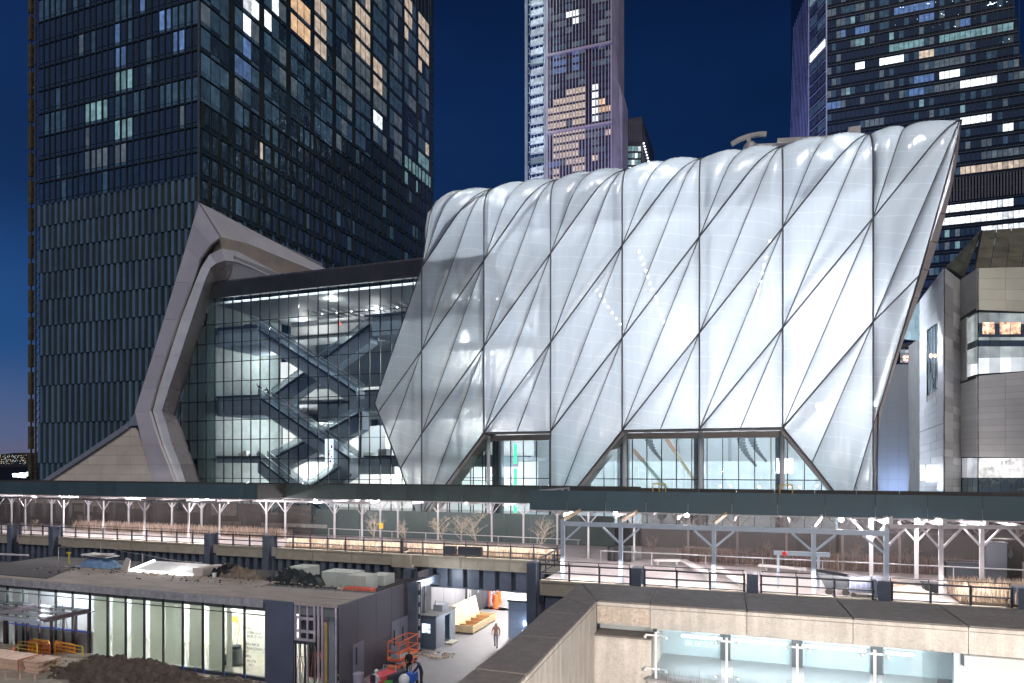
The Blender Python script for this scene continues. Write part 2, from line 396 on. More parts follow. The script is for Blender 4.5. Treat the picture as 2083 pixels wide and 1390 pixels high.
mb = MB(); mb.box((TX - .12, TY - .22, 0), (TX + .14, TY - .02, 160)); mb.build('corner_trim', M('corner_trim', (.16, .17, .18), .4, .5), t1)

# hoist up the tower's west side
h = thing('construction_hoist', 'slim olive lit hoist mast running up the far left edge of the dark tower', 'hoist', (-117, 83, 0))
hm = M('hoist_metal', (.09, .08, .045), .6, .2, var=.3); hm2 = M('hoist_mesh', (.07, .045, .04), .7, var=.3)
mb = MB()
for dx in (-.9, .2): mb.bar((-117 + dx, 82.4, 0), (-117 + dx, 82.4, 130), .22)
mb.build('mast', hm, h)
mb = MB()
for k in range(26): mb.obox((-118.1, 82.5, 2 + k * 4.7), (.8, .5, 3.9))
mb.build('shaft_panel', hm, h)
mb = MB()
for k in range(90):
    z = k * 1.4
    mb.bar((-117.9, 82.4, z), (-115.4, 82.4, z), .09); mb.bar((-116.8, 82.4, z), (-115.6, 82.4, z + 1.4), .08)
mb.build('tie_bar', hm2, h)

# ================================================================ tower 2 : stone ribbed tower, centre
Y2 = 260.0
def P2(px, py, Y=Y2): return onY(px, py, Y)
xl, xr = P2(1113, 945).x, P2(1245, 945).x
t2 = thing('ribbed_tower', 'slender stone ribbed skyscraper with purple tint and warm lit floors, centre behind the white shell', 'tower', (xl, Y2, 0))
stone2 = M('tower_stone', (.38, .34, .40), .6, var=.12, vs=.1)
stone2b = M('tower_stone_side', (.35, .33, .38), .6, var=.25, vs=.12)
core2 = M('tower_core', (.015, .018, .035), .3, var=.2)
ztop = 215
mb = MB(); mb.box((xl, Y2, 0), (xr, Y2 + 24, ztop)); mb.build('body', core2, t2)
# right-hand stone flank, leaning facets
a = P2(1245, 0, Y2 + .2); 
fl = [onY(1245, 0, Y2), onY(1258, 0, Y2 + 7), onY(1258, 165, Y2 + 7), onY(1266, 195, Y2 + 9), onY(1266, 420, Y2 + 9), onY(1245, 420, Y2)]
mb = MB(); mb.prism([(p.x, p.y, p.z if p.z < 180 else ztop) for p in fl], (0, 12, 0)); mb.build('stone_flank', stone2b, t2)
mb = MB(); mb.box((xl - .4, Y2 - .5, 0), (xl + .5, Y2 + 2, ztop)); mb.box((xr - .5, Y2 - .6, 0), (xr + .15, Y2 + 2, ztop)); mb.build('corner_pier', stone2, t2)
n2 = 20; p2 = (xr - xl) / n2
zstep = P2(1180, 258).z
ribs = []
for k in range(n2 + 1):
    ribs.append(((xl + k * p2, Y2 - .45, zstep / 2), (.32, .9, zstep), stone2))
    ribs.append(((xl + k * p2, Y2 - .2, zstep / 2 + ztop / 2), (.26, .5, ztop - zstep), stone2))
pieces('rib', t2, ribs, 60)
for nm, py0, py1 in (('cornice', 275, 243), ('cornice', 100, 97)):
    q = [onY(1113, py0, Y2 - 1), onY(1243, py1, Y2 - 1)]
    zc = (q[0].z + q[1].z) / 2
    mb = MB(); mb.box((xl - .3, Y2 - 1.1, zc - .5), (xr + .2, Y2 - .1, zc + .35)); mb.build(nm, stone2, t2)
l2 = [(1185, 165, 1212, 245, W_white), (1130, 195, 1185, 250, W_warm), (1150, 175, 1185, 200, W_warm), (1192, 165, 1208, 245, W_warm), (1208, 205, 1242, 225, W_amber), (1113, 215, 1150, 262, W_warm), (1150, 25, 1176, 45, W_white),
      (1190, 0, 1208, 62, W_blue), (1165, 105, 1182, 145, W_blue), (1130, 112, 1146, 150, W_blue), (1113, 60, 1140, 85, W_dim), (1116, 325, 1138, 345, W_blue), (1130, 262, 1192, 285, W_warm), (1130, 285, 1180, 330, W_warm), (1170, 320, 1192, 355, W_warm), (1208, 270, 1215, 290, W_grey), (1150, 230, 1242, 262, W_grey)]
p2w = []
fz = 3.05; z = 60
while z < ztop:
    for k in range(n2):
        if k % 2: continue
        x = xl + (k + 1) * p2
        px, py, f = proj((x, Y2, z + 1.6))
        if 1191 < px < 1199 and py < 255: continue
        m = in_rects(px, py, l2) or (W_grey if rnd.random() < .22 else W_warm if (py > 250 and rnd.random() < .12) else W_dim if rnd.random() < .2 else W_dark)
        p2w.append(((x - p2 * .5, Y2 - .1, z + 1.6), (p2 - .3, .16, 2.1), m)); p2w.append(((x + p2 * .5, Y2 - .1, z + 1.6), (p2 - .3, .16, 2.1), m))
    z += fz
pieces('pane', t2, p2w, 290)
# lit hoist with white decks left of it
h2 = thing('lit_hoist', 'white lit hoist tower with stacked cage landings on the left side of the ribbed skyscraper', 'hoist', (xl - 5, Y2, 0))
hw = M('hoist_white', (.6, .66, .7), .5, .1, var=.5, vs=.7); hg = M('hoist_grey', (.25, .3, .34), .5, .4)
xh0, xh1 = P2(1068, 945).x, xl
mb = MB(); mb.box((xh0, Y2 - .4, 40), (xh0 + 1.1, Y2 + .4, ztop)); mb.box((xl - 1.3, Y2 - .4, 40), (xl - .6, Y2 + .4, ztop)); mb.build('mast', hg, h2)
z = 60; k = 0
while z < ztop - 8:
    dim = k in (9, 10, 17, 27)
    mb = MB(); a0, a1 = xh0 + 2.2, xl - 1.6
    mb.prism([(a0, Y2 - .6, z), (a1, Y2 - .6, z), (a1 + .3, Y2 - .6, z + .35), (a0 + .8, Y2 - .6, z + .3)], (0, 1.2, 0))
    mb.prism([(a0 + .2, Y2 + .5, z + .4), (a1 - .6, Y2 + .5, z + .4), (a1, Y2 + .5, z + 3), (a0, Y2 + .5, z + 2.6)], (0, .2, 0))
    for q in range(6):
        u = a0 + (a1 - a0) * q / 5
        mb.bar((u, Y2 - .5, z + .3), (u + rnd.uniform(-.7, .7), Y2 - .3, z + 3.2), .12)
    mb.build('cage_landing', hg if dim else hw, h2)
    mb = MB(); mb.bar((xh0, Y2, z + 1), (xh0 + 2.4, Y2, z + 1), .25); mb.build('tie_bar', hg, h2)
    z += 3.95; k += 1

# added unseen fill light that tints the skyscraper violet
area((-30, 190, 40), (-60, 262, 120), 30, 60000, (.72, .55, 1.0), name='tower_fill')
for k in range(9): lamp((xl - 4.5, Y2 - 7, 70 + k * 17), 1900, (.8, .92, 1), .5, 'hoist_flood')

# ================================================================ small tower between
Y4 = 330.0
xa, xb = onY(1262, 945, Y4).x, onY(1306, 945, Y4).x; zt = onY(1290, 240, Y4).z
t4 = thing('office_tower', 'low dark office tower with teal lit floors peeking above the white shell', 'tower', (xa, Y4, 0))
mb = MB(); mb.box((xa, Y4, 0), (xb, Y4 + 40, zt)); mb.prism([(xb, Y4, 0), (onY(1325, 345, Y4 + 4).x, Y4 + 4, 60), (onY(1325, 345, Y4 + 4).x, Y4 + 4, onY(1325, 340, Y4 + 4).z), (xb, Y4, zt)], (0, 10, 0)); mb.build('body', M('office_body', (.05, .055, .065), .4, .2, var=.3, vs=.2), t4)
l4 = []
for j, py in enumerate((303, 317, 331, 345, 359)):
    for k in range(6):
        px = 1268 + k * 6.6; p = onY(px, py, Y4); l4.append(((p.x, Y4 - .15, p.z), (1.3, .3, 2.2), W_cyan if (k + j) % 5 else W_white))
for k in range(10):
    p = onY(1268 + k * 4, 268, Y4); mbz = p.z
    l4.append(((p.x, Y4 - .1, mbz), (.25, .3, 10), M('office_fin', (.12, .12, .13), .5)))
pieces('pane', t4, l4)
mb = MB()
for k in range(9): p = onY(1311 + k * 1.6, 296 + k * 6, Y4 + 2); mb.ball(p - Vector((0, 2.2, 0)), .38, 6, 4)
mb.build('light_string', EMIT('string_light', (.9, .95, 1), 5), t4)

# ================================================================ tower 3 : right office tower
Y3 = 230.0
x0, xr0 = onY(1681, 945, Y3).x, onY(2062, 0, Y3)
xr1 = onY(2083, 150, Y3); slope = (xr1.x - xr0.x) / (xr1.z - xr0.z)
zT = 175; xR = lambda z: xr0.x + slope * (z - xr0.z)
t3 = thing('office_skyscraper', 'broad dark office skyscraper at the right with rows of blue and white lit windows', 'tower', (x0, Y3, 0))
b3 = M('skyscraper_body', (.010, .016, .026), .2, var=.2, vs=.2, spec=.6)
mb = MB(); mb.prism([(x0, Y3, 0), (xR(0), Y3, 0), (xR(zT), Y3, zT), (x0, Y3, zT)], (0, 40, 0))
xm, Ym = onY(1646, 945, Y3 + 9).x, Y3 + 9
mb.prism([(x0, Y3, 0), (xm, Ym, 0), (xm, Ym, zT), (x0, Y3, zT)][::-1], (4, 20, 0))
xn, Yn = onY(1609, 945, Y3 + 34).x, Y3 + 34
mb.prism([(xm, Ym, 0), (xn, Yn, 0), (xn, Yn, zT), (xm, Ym, zT)][::-1], (6, 8, 0)); mb.build('body', b3, t3)
fz = 3.56; nc = 38
l3 = [(1680, 25, 1712, 35, W_grey), (1735, 12, 1760, 30, W_grey), (1735, 85, 1785, 100, W_cyan), (1735, 45, 1755, 60, W_white), (1822, 8, 1900, 40, W_blue), (1895, 15, 1922, 30, W_white), (1690, 55, 1725, 70, W_blue), (1758, 42, 1785, 55, W_blue),
      (1908, 30, 1950, 50, W_grey), (1950, 45, 1980, 62, W_blue), (1912, 70, 1970, 92, W_cyan), (1805, 88, 1875, 110, W_cyan), (2025, 52, 2065, 72, W_cyan), (1970, 60, 2015, 78, W_cyan), (1735, 128, 1760, 146, W_white), (1785, 116, 1840, 137, W_white),
      (1865, 105, 1895, 122, W_warm), (1910, 138, 1950, 158, W_white), (1950, 152, 2028, 174, W_white), (1858, 150, 1895, 168, W_blue), (1845, 175, 1875, 192, W_blue), (1895, 170, 1950, 182, W_grey), (1680, 203, 1710, 217, W_blue), (1840, 195, 1868, 212, W_grey),
      (1735, 215, 1752, 230, W_grey), (1905, 118, 1950, 134, W_grey), (1965, 240, 2065, 262, W_white), (1740, 60, 1800, 66, W_blue), (1950, 325, 2083, 356, W_warm), (1950, 355, 1960, 356, W_warm), (1915, 412, 2083, 445, W_white), (1915, 445, 2083, 470, W_white), (1950, 240, 1990, 262, W_white), (1760, 235, 1800, 262, W_grey), (2000, 290, 2083, 318, W_grey)]
w3 = []; z = 40; fr3 = []
while z < zT:
    for k in range(nc + 4):
        x = x0 + .8 + k * 1.3
        if x > xR(z) - .5: continue
        px, py, f = proj((x, Y3, z + 1.8))
        if 358 < py < 408: continue
        m = in_rects(px, py, l3)
        if m is None:
            q = rnd.random(); m = W_grey if q < .10 else W_dim if q < .34 else W_cyan if q < .35 else W_dark
        w3.append(((x, Y3 - .08, z + 1.9), (1.14, .14, 2.0), m))
    fr3.append((((x0 + xR(z)) / 2, Y3 - .12, z), (xR(z) - x0, .2, .16), frame_m))
    z += fz
pieces('pane', t3, w3, 290)
k = 0
while x0 + k * 1.3 + .15 < xR(60):
    fr3.append(((x0 + .15 + k * 1.3, Y3 - .12, 90), (.08, .16, 175), mullion_m)); k += 1
pieces('frame', t3, fr3, 90)
mb = MB(); 
for k in range(30):
    x = onY(1900 + k * 6.4, 380, Y3 - .3).x
    mb.box((x, Y3 - .5, onY(1980, 406, Y3).z), (x + .4, Y3 - .2, onY(1980, 360, Y3).z))
mb.build('louvre_band', M('louvre', (.07, .075, .08), .5, .3), t3)
# slanted bright fins on the narrow west face
finb = M('slanted_fin', (.4, .45, .6), .3, .4, var=.4, vs=.1)
mb = MB()
for k in range(-3, 16):
    u0, u1 = k / 12, (k + 5) / 12
    def pt(u, z): u = min(max(u, 0), 1); return (xn + (xm - xn) * u - .25, Yn + (Ym - Yn) * u - .5, z)
    zb, ztp = 70 , 160
    ua, ub = k / 12, k / 12 + .45
    za = zb if ua >= 0 else zb + (0 - ua) / .45 * (ztp - zb); zz = ztp if ub <= 1 else zb + (1 - ua) / .45 * (ztp - zb)
    if ua > 1 or za >= zz: continue
    mb.bar(pt(ua, za), pt(ub, zz), .16, .3)
mb.build('slanted_fin', finb, t3)
mb = MB(); z = 60
while z < zT:
    mb.bar((x0 - .1, Y3 - .15, z), (xm - .1, Ym - .2, z), .18); z += fz
mb.bar((x0, Y3 - .25, 30), (x0, Y3 - .25, zT), .35); mb.bar((xm - .15, Ym - .25, 30), (xm - .15, Ym - .25, zT), .3)
mb.build('floor_edge', M('floor_edge', (.35, .38, .5), .4, .4), t3)
w3b = []
z = 60
ang = math.atan2(Ym - Y3, xm - x0)
while z < zT:
    for q in (.27, .73):
        px, py, f = proj((x0 + (xm - x0) * q, Y3 + 5, z + 1.8))
        m = W_cyan if (py < 12 or 155 < py < 172) else W_white if 105 < py < 115 else rnd.choice([W_dark, W_dark, W_dim])
        w3b.append(((x0 + (xm - x0) * q - .07, Y3 + (Ym - Y3) * q - .12, z + 1.9), (4.2, .12, 2.2), m, ang))
    z += fz
pieces('pane', t3, w3b)

area((-20, 190, 60), (12, 250, 110), 25, 60000, (.35, .42, 1.0), name='tower_fill')  # added blue fill for the narrow west face, not a lamp of the tower

# ================================================================ ground and far shore
struct_m = M('plaza_ground', (.10, .10, .11), .6, var=.2, vs=.5)
# building ground: street level in front, plaza level (deck height) behind
mb = MB()
gm = M('street_surface', (.20, .19, .20), .55, var=.22, vs=1.2, bump=.15, bs=14)
mb.quad((-1200, -60, -6), (900, -60, -6), (900, 57, -6), (-1200, 57, -6)); tag(mb.build('street', gm), kind='structure')
mb = MB(); mb.box((-125, 58, -6.5), (-24, 900, 0)); mb.box((-24, 76.4, -6.5), (-13.2, 900, 0)); mb.box((-13.2, 58, -6.5), (600, 900, 0)); mb.box((-24, 58, -.25), (-13.2, 76.4, 0)); tag(mb.build('ground', struct_m), kind='structure')
mb = MB(); mb.quad((-24, 56, -6.0), (-13.2, 56, -6.0), (-13.2, 77, -6.0), (-24, 77, -6.0)); tag(mb.build('street', gm), kind='structure')
mb = MB(); mb.quad((-4500, 57.5, -6.2), (-125.5, 57.5, -6.2), (-125.5, 5000, -6.2), (-4500, 5000, -6.2)); tag(mb.build('river', M('river_water', (.012, .014, .02), .9, var=.2, vs=.01, spec=.02)), kind='structure')
# far shore with its lights
mb = MB(); P = []
for i in range(60):
    x = -3600 + i * 45
    P.append((x, 2300, 30 + 26 * (math.sin(i * .37) * .5 + .5) + rnd.uniform(0, 7)))
for i in range(59):
    a, b = P[i], P[i + 1]
    mb.add([(a[0], a[1], -6), (b[0], b[1], -6), b, a, (b[0], b[1] + 300, b[2] + 8), (a[0], a[1] + 300, a[2] + 8)], [(0, 1, 2, 3), (3, 2, 4, 5)])
tag(mb.build('hills', M('far_shore', (.02, .022, .028), .9, var=.2, vs=.01)), kind='structure')
mb = MB()
for i in range(150):
    px = rnd.uniform(-30, 60); p = onY(px, rnd.uniform(926, 944), 2290)
    if p.z < 0: continue
    mb.obox(p, (rnd.uniform(1.5, 4), .4, rnd.uniform(1, 2.2)), mi=rnd.choice([0, 0, 1]))
tag(mb.build('shore_lights', [EMIT('shore_warm', (1, .75, .5), 1.6), EMIT('shore_cold', (.6, .85, 1), 1.6)]), 'tiny warm and white lights scattered along the far river shore', 'lights', kind='stuff')
mb = MB()
for i in range(16):
    p = onY(rnd.uniform(28, 60), rnd.uniform(962, 972), 150); mb.obox(p, (rnd.uniform(.6, 2), .5, .5))
mb.build('yard_lamps', EMIT('yard_light', (.85, .95, 1), 5), label='bright white yard lamps low behind the green wall at far left', cat='lamps', kind='stuff')
mb = MB(); mb.box((-190, 140, -6), (-118, 150, onY(30, 960, 145).z)); mb.build('low_shed', M('low_shed', (.10, .11, .10), .7, var=.4), label='low dark shed roof at far left beneath the shore lights', cat='shed')
# ================================================================ the shell: inflated cushions on a steel diagrid
shell = thing('white_shell', 'huge glowing white hall of quilted air cushions in a dark steel diagrid, on slanted legs', 'building', (0, 72, 0))
YS = 72.0; SA, RR = 35.3, 4.0
def S(x, s, off=0.0):
    """point on the shell's skin: straight wall, round shoulder, flat roof; off = distance outward"""
    if s <= SA: return Vector((x, YS - off, s))
    a = (s - SA) / RR
    if a < math.pi / 2: return Vector((x, YS + RR - math.cos(a) * (RR + off), SA + math.sin(a) * (RR + off)))
    return Vector((x, YS + RR + (s - SA - RR * math.pi / 2), SA + RR + off))
V = [-37.35 + 7.905 * k for k in range(7)]
N = {4: .6, 3: 10.4, 2: 20.2, 1: 30.0, 0: 39.75, -1: 49.5, -2: 59.2, -3: 69}

etfe = bpy.data.materials.new('etfe_cushion'); etfe.use_nodes = True; nt = etfe.node_tree; L = nt.links
for n in list(nt.nodes): nt.nodes.remove(n)
o = nd(nt, 'ShaderNodeOutputMaterial'); g = nd(nt, 'ShaderNodeNewGeometry'); sp = nd(nt, 'ShaderNodeSeparateXYZ'); L.new(g.outputs['Position'], sp.inputs[0])
# welded seams: thin pale lines that sag across each cushion
nz = nd(nt, 'ShaderNodeTexNoise'); L.new(g.outputs['Position'], nz.inputs['Vector']); nz.inputs['Scale'].default_value = .12
mz = nd(nt, 'ShaderNodeMath', operation='MULTIPLY_ADD'); L.new(sp.outputs[0], mz.inputs[0]); mz.inputs[1].default_value = .17; L.new(sp.outputs[2], mz.inputs[2])
mz2 = nd(nt, 'ShaderNodeMath', operation='MULTIPLY_ADD'); L.new(nz.outputs[0], mz2.inputs[0]); mz2.inputs[1].default_value = 2.2; L.new(mz.outputs[0], mz2.inputs[2])
dv = nd(nt, 'ShaderNodeMath', operation='DIVIDE'); L.new(mz2.outputs[0], dv.inputs[0]); dv.inputs[1].default_value = 1.5
frc = nd(nt, 'ShaderNodeMath', operation='FRACT'); L.new(dv.outputs[0], frc.inputs[0])
cmp_ = nd(nt, 'ShaderNodeMath', operation='LESS_THAN'); L.new(frc.outputs[0], cmp_.inputs[0]); cmp_.inputs[1].default_value = .05
# faint vertical print of the film
wv = nd(nt, 'ShaderNodeMapping'); L.new(g.outputs['Position'], wv.inputs[0]); wv.inputs['Scale'].default_value = (1.6, 1.6, .05)
n3 = nd(nt, 'ShaderNodeTexNoise'); L.new(wv.outputs[0], n3.inputs['Vector']); n3.inputs['Scale'].default_value = 1.6; n3.inputs['Detail'].default_value = 3
r4 = nd(nt, 'ShaderNodeMapRange'); L.new(n3.outputs[0], r4.inputs[0]); r4.inputs[1].default_value = .3; r4.inputs[2].default_value = .7; r4.inputs[3].default_value = .93; r4.inputs[4].default_value = 1.0
col = nd(nt, 'ShaderNodeVectorMath', operation='SCALE'); col.inputs[0].default_value = (.80, .83, .86); L.new(r4.outputs[0], col.inputs['Scale'])
tr = nd(nt, 'ShaderNodeBsdfTranslucent'); L.new(col.outputs[0], tr.inputs[0]); df = nd(nt, 'ShaderNodeBsdfDiffuse'); df.inputs[0].default_value = (.42, .50, .58, 1)
mx = nd(nt, 'ShaderNodeMixShader'); mx.inputs[0].default_value = .32; L.new(tr.outputs[0], mx.inputs[1]); L.new(df.outputs[0], mx.inputs[2])
tp = nd(nt, 'ShaderNodeBsdfTransparent'); tp.inputs[0].default_value = (.9, .93, .95, 1)
fac = nd(nt, 'ShaderNodeMath', operation='MULTIPLY_ADD'); L.new(cmp_.outputs[0], fac.inputs[0]); fac.inputs[1].default_value = .12; fac.inputs[2].default_value = .74
m2 = nd(nt, 'ShaderNodeMixShader'); L.new(fac.outputs[0], m2.inputs[0]); L.new(tp.outputs[0], m2.inputs[1]); L.new(mx.outputs[0], m2.inputs[2])
gl = nd(nt, 'ShaderNodeBsdfGlossy'); gl.inputs['Roughness'].default_value = .22; gl.inputs[0].default_value = (1, 1, 1, 1)
fr0 = nd(nt, 'ShaderNodeLayerWeight'); fr0.inputs[0].default_value = .5
pw0 = nd(nt, 'ShaderNodeMath', operation='POWER'); L.new(fr0.outputs['Facing'], pw0.inputs[0]); pw0.inputs[1].default_value = 3.5
fr = nd(nt, 'ShaderNodeMath', operation='MULTIPLY_ADD'); L.new(pw0.outputs[0], fr.inputs[0]); fr.inputs[1].default_value = .55; fr.inputs[2].default_value = .09
m3 = nd(nt, 'ShaderNodeMixShader'); L.new(fr.outputs[0], m3.inputs[0]); L.new(m2.outputs[0], m3.inputs[1]); L.new(gl.outputs[0], m3.inputs[2]); L.new(m3.outputs[0], o.inputs[0])
# wrinkles towards the seams
nb = nd(nt, 'ShaderNodeTexNoise'); wb = nd(nt, 'ShaderNodeMapping'); L.new(g.outputs['Position'], wb.inputs[0]); wb.inputs['Scale'].default_value = (1.3, 1.3, .25); L.new(wb.outputs[0], nb.inputs['Vector']); nb.inputs['Scale'].default_value = .9; nb.inputs['Detail'].default_value = 3
bp = nd(nt, 'ShaderNodeBump'); L.new(nb.outputs[0], bp.inputs['Height']); bp.inputs['Strength'].default_value = .6; bp.inputs['Distance'].default_value = .4
L.new(bp.outputs[0], gl.inputs['Normal']); L.new(bp.outputs[0], df.inputs['Normal'])

cap_m = M('shell_seam', (.10, .108, .118), .45, .5, var=.2)
EDGES = {}
def edge(a, b, r=.085):
    k = tuple(sorted([(round(a[0], 2), round(a[1], 2)), (round(b[0], 2), round(b[1], 2))]))
    if k not in EDGES or EDGES[k] < r: EDGES[k] = r
def cushion(poly, bulge, rs, nseg=12):
    """poly: 3 or 4 (x, s) corners; rs: seam radius per side"""
    n = len(poly); q = list(poly) if n == 4 else [poly[0], poly[1], poly[2], poly[2]]
    for i in range(n):
        if rs[i] > 0: edge(poly[i], poly[(i + 1) % n], rs[i])
    m = nseg; vs = []
    for j in range(m + 1):
        for i in range(m + 1):
            u, v = i / m, j / m
            x = (q[0][0] * (1 - u) + q[1][0] * u) * (1 - v) + (q[3][0] * (1 - u) + q[2][0] * u) * v
            s = (q[0][1] * (1 - u) + q[1][1] * u) * (1 - v) + (q[3][1] * (1 - u) + q[2][1] * u) * v
            b = max(16 * u * (1 - u) * v * (1 - v), 0) ** .55 if n == 4 else max(27 * (1 - u) * (1 - v) * u * (1 - v) * v * 1.0, 0) ** .6
            if s > 30: b *= 1 + min(1.0, (s - 30) / 8) * .12
            vs.append(S(x, s, .02 + bulge * b))
    fs = [(j * (m + 1) + i, j * (m + 1) + i + 1, (j + 1) * (m + 1) + i + 1, (j + 1) * (m + 1) + i) for j in range(m) for i in range(m)]
    a, b, c = vs[(m // 2) * (m + 1) + m // 2], vs[(m // 2) * (m + 1) + m // 2 + 1], vs[(m // 2 + 1) * (m + 1) + m // 2]
    if (b - a).cross(c - a).dot(Vector((0, -1, .4))) < 0: fs = [f_[::-1] for f_ in fs]
    mb = MB(); mb.add(vs, fs, 0, True); return mb.build('cushion', etfe, shell)

B1 = .46
def cell(k, j, xoff=0.0):
    A, B, Cc, D = (V[k], N[j]), (V[k], N[j - 1]), (V[k + 1], N[j - 1]), (V[k + 1], N[j - 2])
    cushion([A, B, D], B1, (.11, 0, .075)); cushion([A, Cc, D], B1, (.12, .11, .075))
for k in range(6):
    for j in (3, 2, 1, 0):
        if k == 0 and j == 1:
            A, B, Cc, D = (V[0], N[1]), (-35.9, 38.3), (V[1], N[0]), (V[1], N[-1])
            cushion([A, B, D], B1, (.11, 0, .075)); cushion([A, Cc, D], B1, (.12, .11, .075)); continue
        if k == 0 and j == 0: continue
        cell(k, j)
for k in (0, 2): cell(k, 4)
for k in (1, 3, 4):
    A, Cc, E, Mm = (V[k], N[3]), (V[k + 1], N[2]), (V[k + 1], N[3]), ((V[k] + V[k + 1]) / 2, N[3])
    cushion([A, Mm, Cc], B1 * .8, (.11, .075, .12)); cushion([Mm, E, Cc], B1 * .8, (.11, .11, .075))
# south-east leg
P_, Q_, Q2 = (4.8, 6.95), (9.3, .6), (7.95, 2.5)
cushion([(V[5], N[3]), P_, (V[6], N[2])], B1, (.12, .075, .12))
cushion([P_, Q2, (V[6], N[3]), (V[6], N[2])], B1, (.12, .075, .11, .075))
cushion([Q2, Q_, (V[6], N[4]), (V[6], N[3])], B1 * .6, (.12, .1, .11, .075))
# east wing
T = (17.75, 39.7); E1 = (13.9, 24.25); E2 = (10.5, 11.8); Tm = (13.9, 42.5)
cushion([(V[6], N[1]), (V[6], N[0]), Tm], B1, (.11, 0, .075)); cushion([(V[6], N[1]), Tm, T], B1, (.075, .1, .11))
cushion([(V[6], N[0]), (V[6], N[0] + 6), Tm], B1 * .4, (0, 0, 0))
cushion([(V[6], N[1]), (V[6], N[2]), T], B1, (.11, .075, .11)); cushion([(V[6], N[2]), E1, T], B1, (.11, .13, .075))
cushion([(V[6], N[2]), (V[6], N[3]), E2, E1], B1, (.11, .075, .13, .11)); cushion([(V[6], N[3]), (V[6], N[4]), (V[6] + .25, N[4]), E2], .1, (.11, 0, .1, .075))
# west wing
def we(z): return (-43.7 + (14.2 - z) / 9.7 * 4.3, z) if z < 14.2 else (-43.7 + (z - 14.2) / 16.8 * 6.3, z)
W0 = (-43.7, 14.2)
cushion([(V[0], N[1]), W0, we(13.1), (V[0], N[2])], B1 * .8, (.13, .13, .1, .11)); cushion([(V[0], N[2]), we(13.1), we(9.8)], B1 * .6, (.1, .13, .075))
cushion([(V[0], N[2]), we(9.8), we(6.3), (V[0], N[3])], B1 * .7, (.075, .13, .1, .11)); cushion([(V[0], N[3]), we(6.3), (-37.9, .6), (V[0], N[4])], B1 * .5, (.1, .13, .05, .11))
edge((V[0], N[1]), (-35.9, 38.3), .1)
for (a, b), r in EDGES.items():
    if max(a[1], b[1]) > 62: continue
    n = 1 if max(a[1], b[1]) <= SA else 14
    pts = [S(a[0] + (b[0] - a[0]) * i / n, a[1] + (b[1] - a[1]) * i / n, .06) for i in range(n + 1)]
    mb = MB(); mb.tube(pts, r * .7, 6); mb.build('seam_bar', cap_m, shell)
# steel diagrid behind the film
truss_m = M('white_steel', (.55, .57, .58), .5, .1, var=.1)
mb = MB()
for k in range(7): mb.tube([S(V[k], s, -1.3) for s in (0, 10, 20, 30, 35, 38, 40, 42)], .22, 8)
for k in range(6):
    for j in (4, 3, 2, 1):
        if j == 4 and k in (1, 3, 4, 5): continue
        a, b = (V[k], N[j]), (V[k + 1], N[j - 1]); mb.tube([S(a[0] + (b[0] - a[0]) * i / 6, a[1] + (b[1] - a[1]) * i / 6, -1.3) for i in range(7)], .2, 8)
mb.build('diagrid_truss', truss_m, shell)
# roof beyond the crest, north wall
film = GLASS('roof_film', (.5, .52, .55), .05, .3, haze=.9, hazecol=(.8, .82, .85))
mb = MB(); mb.box((-37, 90, 39), (17, 112, 39.25)); mb.box((-37, 112, 0), (17, 112.3, 39.25)); mb.build('roof', M('shell_back', (.75, .77, .8), .7, var=.05), shell)
mb = MB(); x = -28.0
while x < 10: mb.bar((x, 111.4, 0), (x, 111.4, 39), .5); x += 7.9
mb.build('rear_column', M('rear_column', (.45, .47, .5), .6), shell)
# east end frame: bent box girder
inner = [(1953, 257), (1931, 377), (1887, 510), (1870, 562), (1831, 671), (1790, 804), (1776, 865), (1775, 1050)]
outer = [(1954, 262), (1945, 345), (1915, 471), (1876, 588), (1846, 668), (1820, 748), (1795, 831), (1785, 892), (1783, 1050)]
rim = M('rim_steel', (.44, .39, .38), .42, .35, var=.15, vs=.6)
pi = [onY(*p, YS - .1) for p in inner]; po = [onY(*p, YS + .1) for p in outer]
mb = MB(); k = len(pi)
def lerp_poly(P, t):
    L_ = [(P[i + 1] - P[i]).length for i in range(len(P) - 1)]; d = t * sum(L_)
    for i, l in enumerate(L_):
        if d <= l or i == len(L_) - 1: return P[i].lerp(P[i + 1], min(d / l, 1))
        d -= l
ns = 14
for i in range(ns):
    a, b = i / ns + .001, (i + 1) / ns - .001
    mb = MB(); mb.prism([lerp_poly(pi, a), lerp_poly(pi, b), lerp_poly(po, b), lerp_poly(po, a)], (0, 3.2, 0)); mb.build('end_frame_panel', rim, shell)
# lining of the openings
rev = M('reveal_panel', (.40, .37, .35), .5, .3, var=.15); 
def reveal(a, b, name='reveal_panel', depth=3.0, t=.35, nseg=5):
    a, b = Vector(a), Vector(b); d = (b - a).normalized(); nrm = Vector((-d.z, 0, d.x))
    for i in range(nseg):
        p, q = a.lerp(b, i / nseg + .002), a.lerp(b, (i + 1) / nseg - .002)
        mb = MB(); mb.prism([p, q, q + nrm * t, p + nrm * t], (0, depth, 0)); mb.build(name, rev, shell)
Y0 = YS + .05
reveal((V[1], Y0, 10.35), (V[0] + .1, Y0, .5), t=.3); reveal((V[3], Y0, 10.35), (V[2] + .1, Y0, .5), t=.3); reveal((9.6, Y0, .5), (V[5], Y0, 10.35), t=.3)
for k in (1, 3, 4): reveal((V[k + 1], Y0 + .1, 10.3), (V[k], Y0 + .1, 10.3), t=-.1, depth=3.0, nseg=3); 
mb = MB()
for k in (1, 3, 4): mb.box((V[k] + .02, YS + 2.3, 9.55), (V[k + 1] - .02, YS + 2.9, 10.2))
mb.build('lintel', rev, shell)
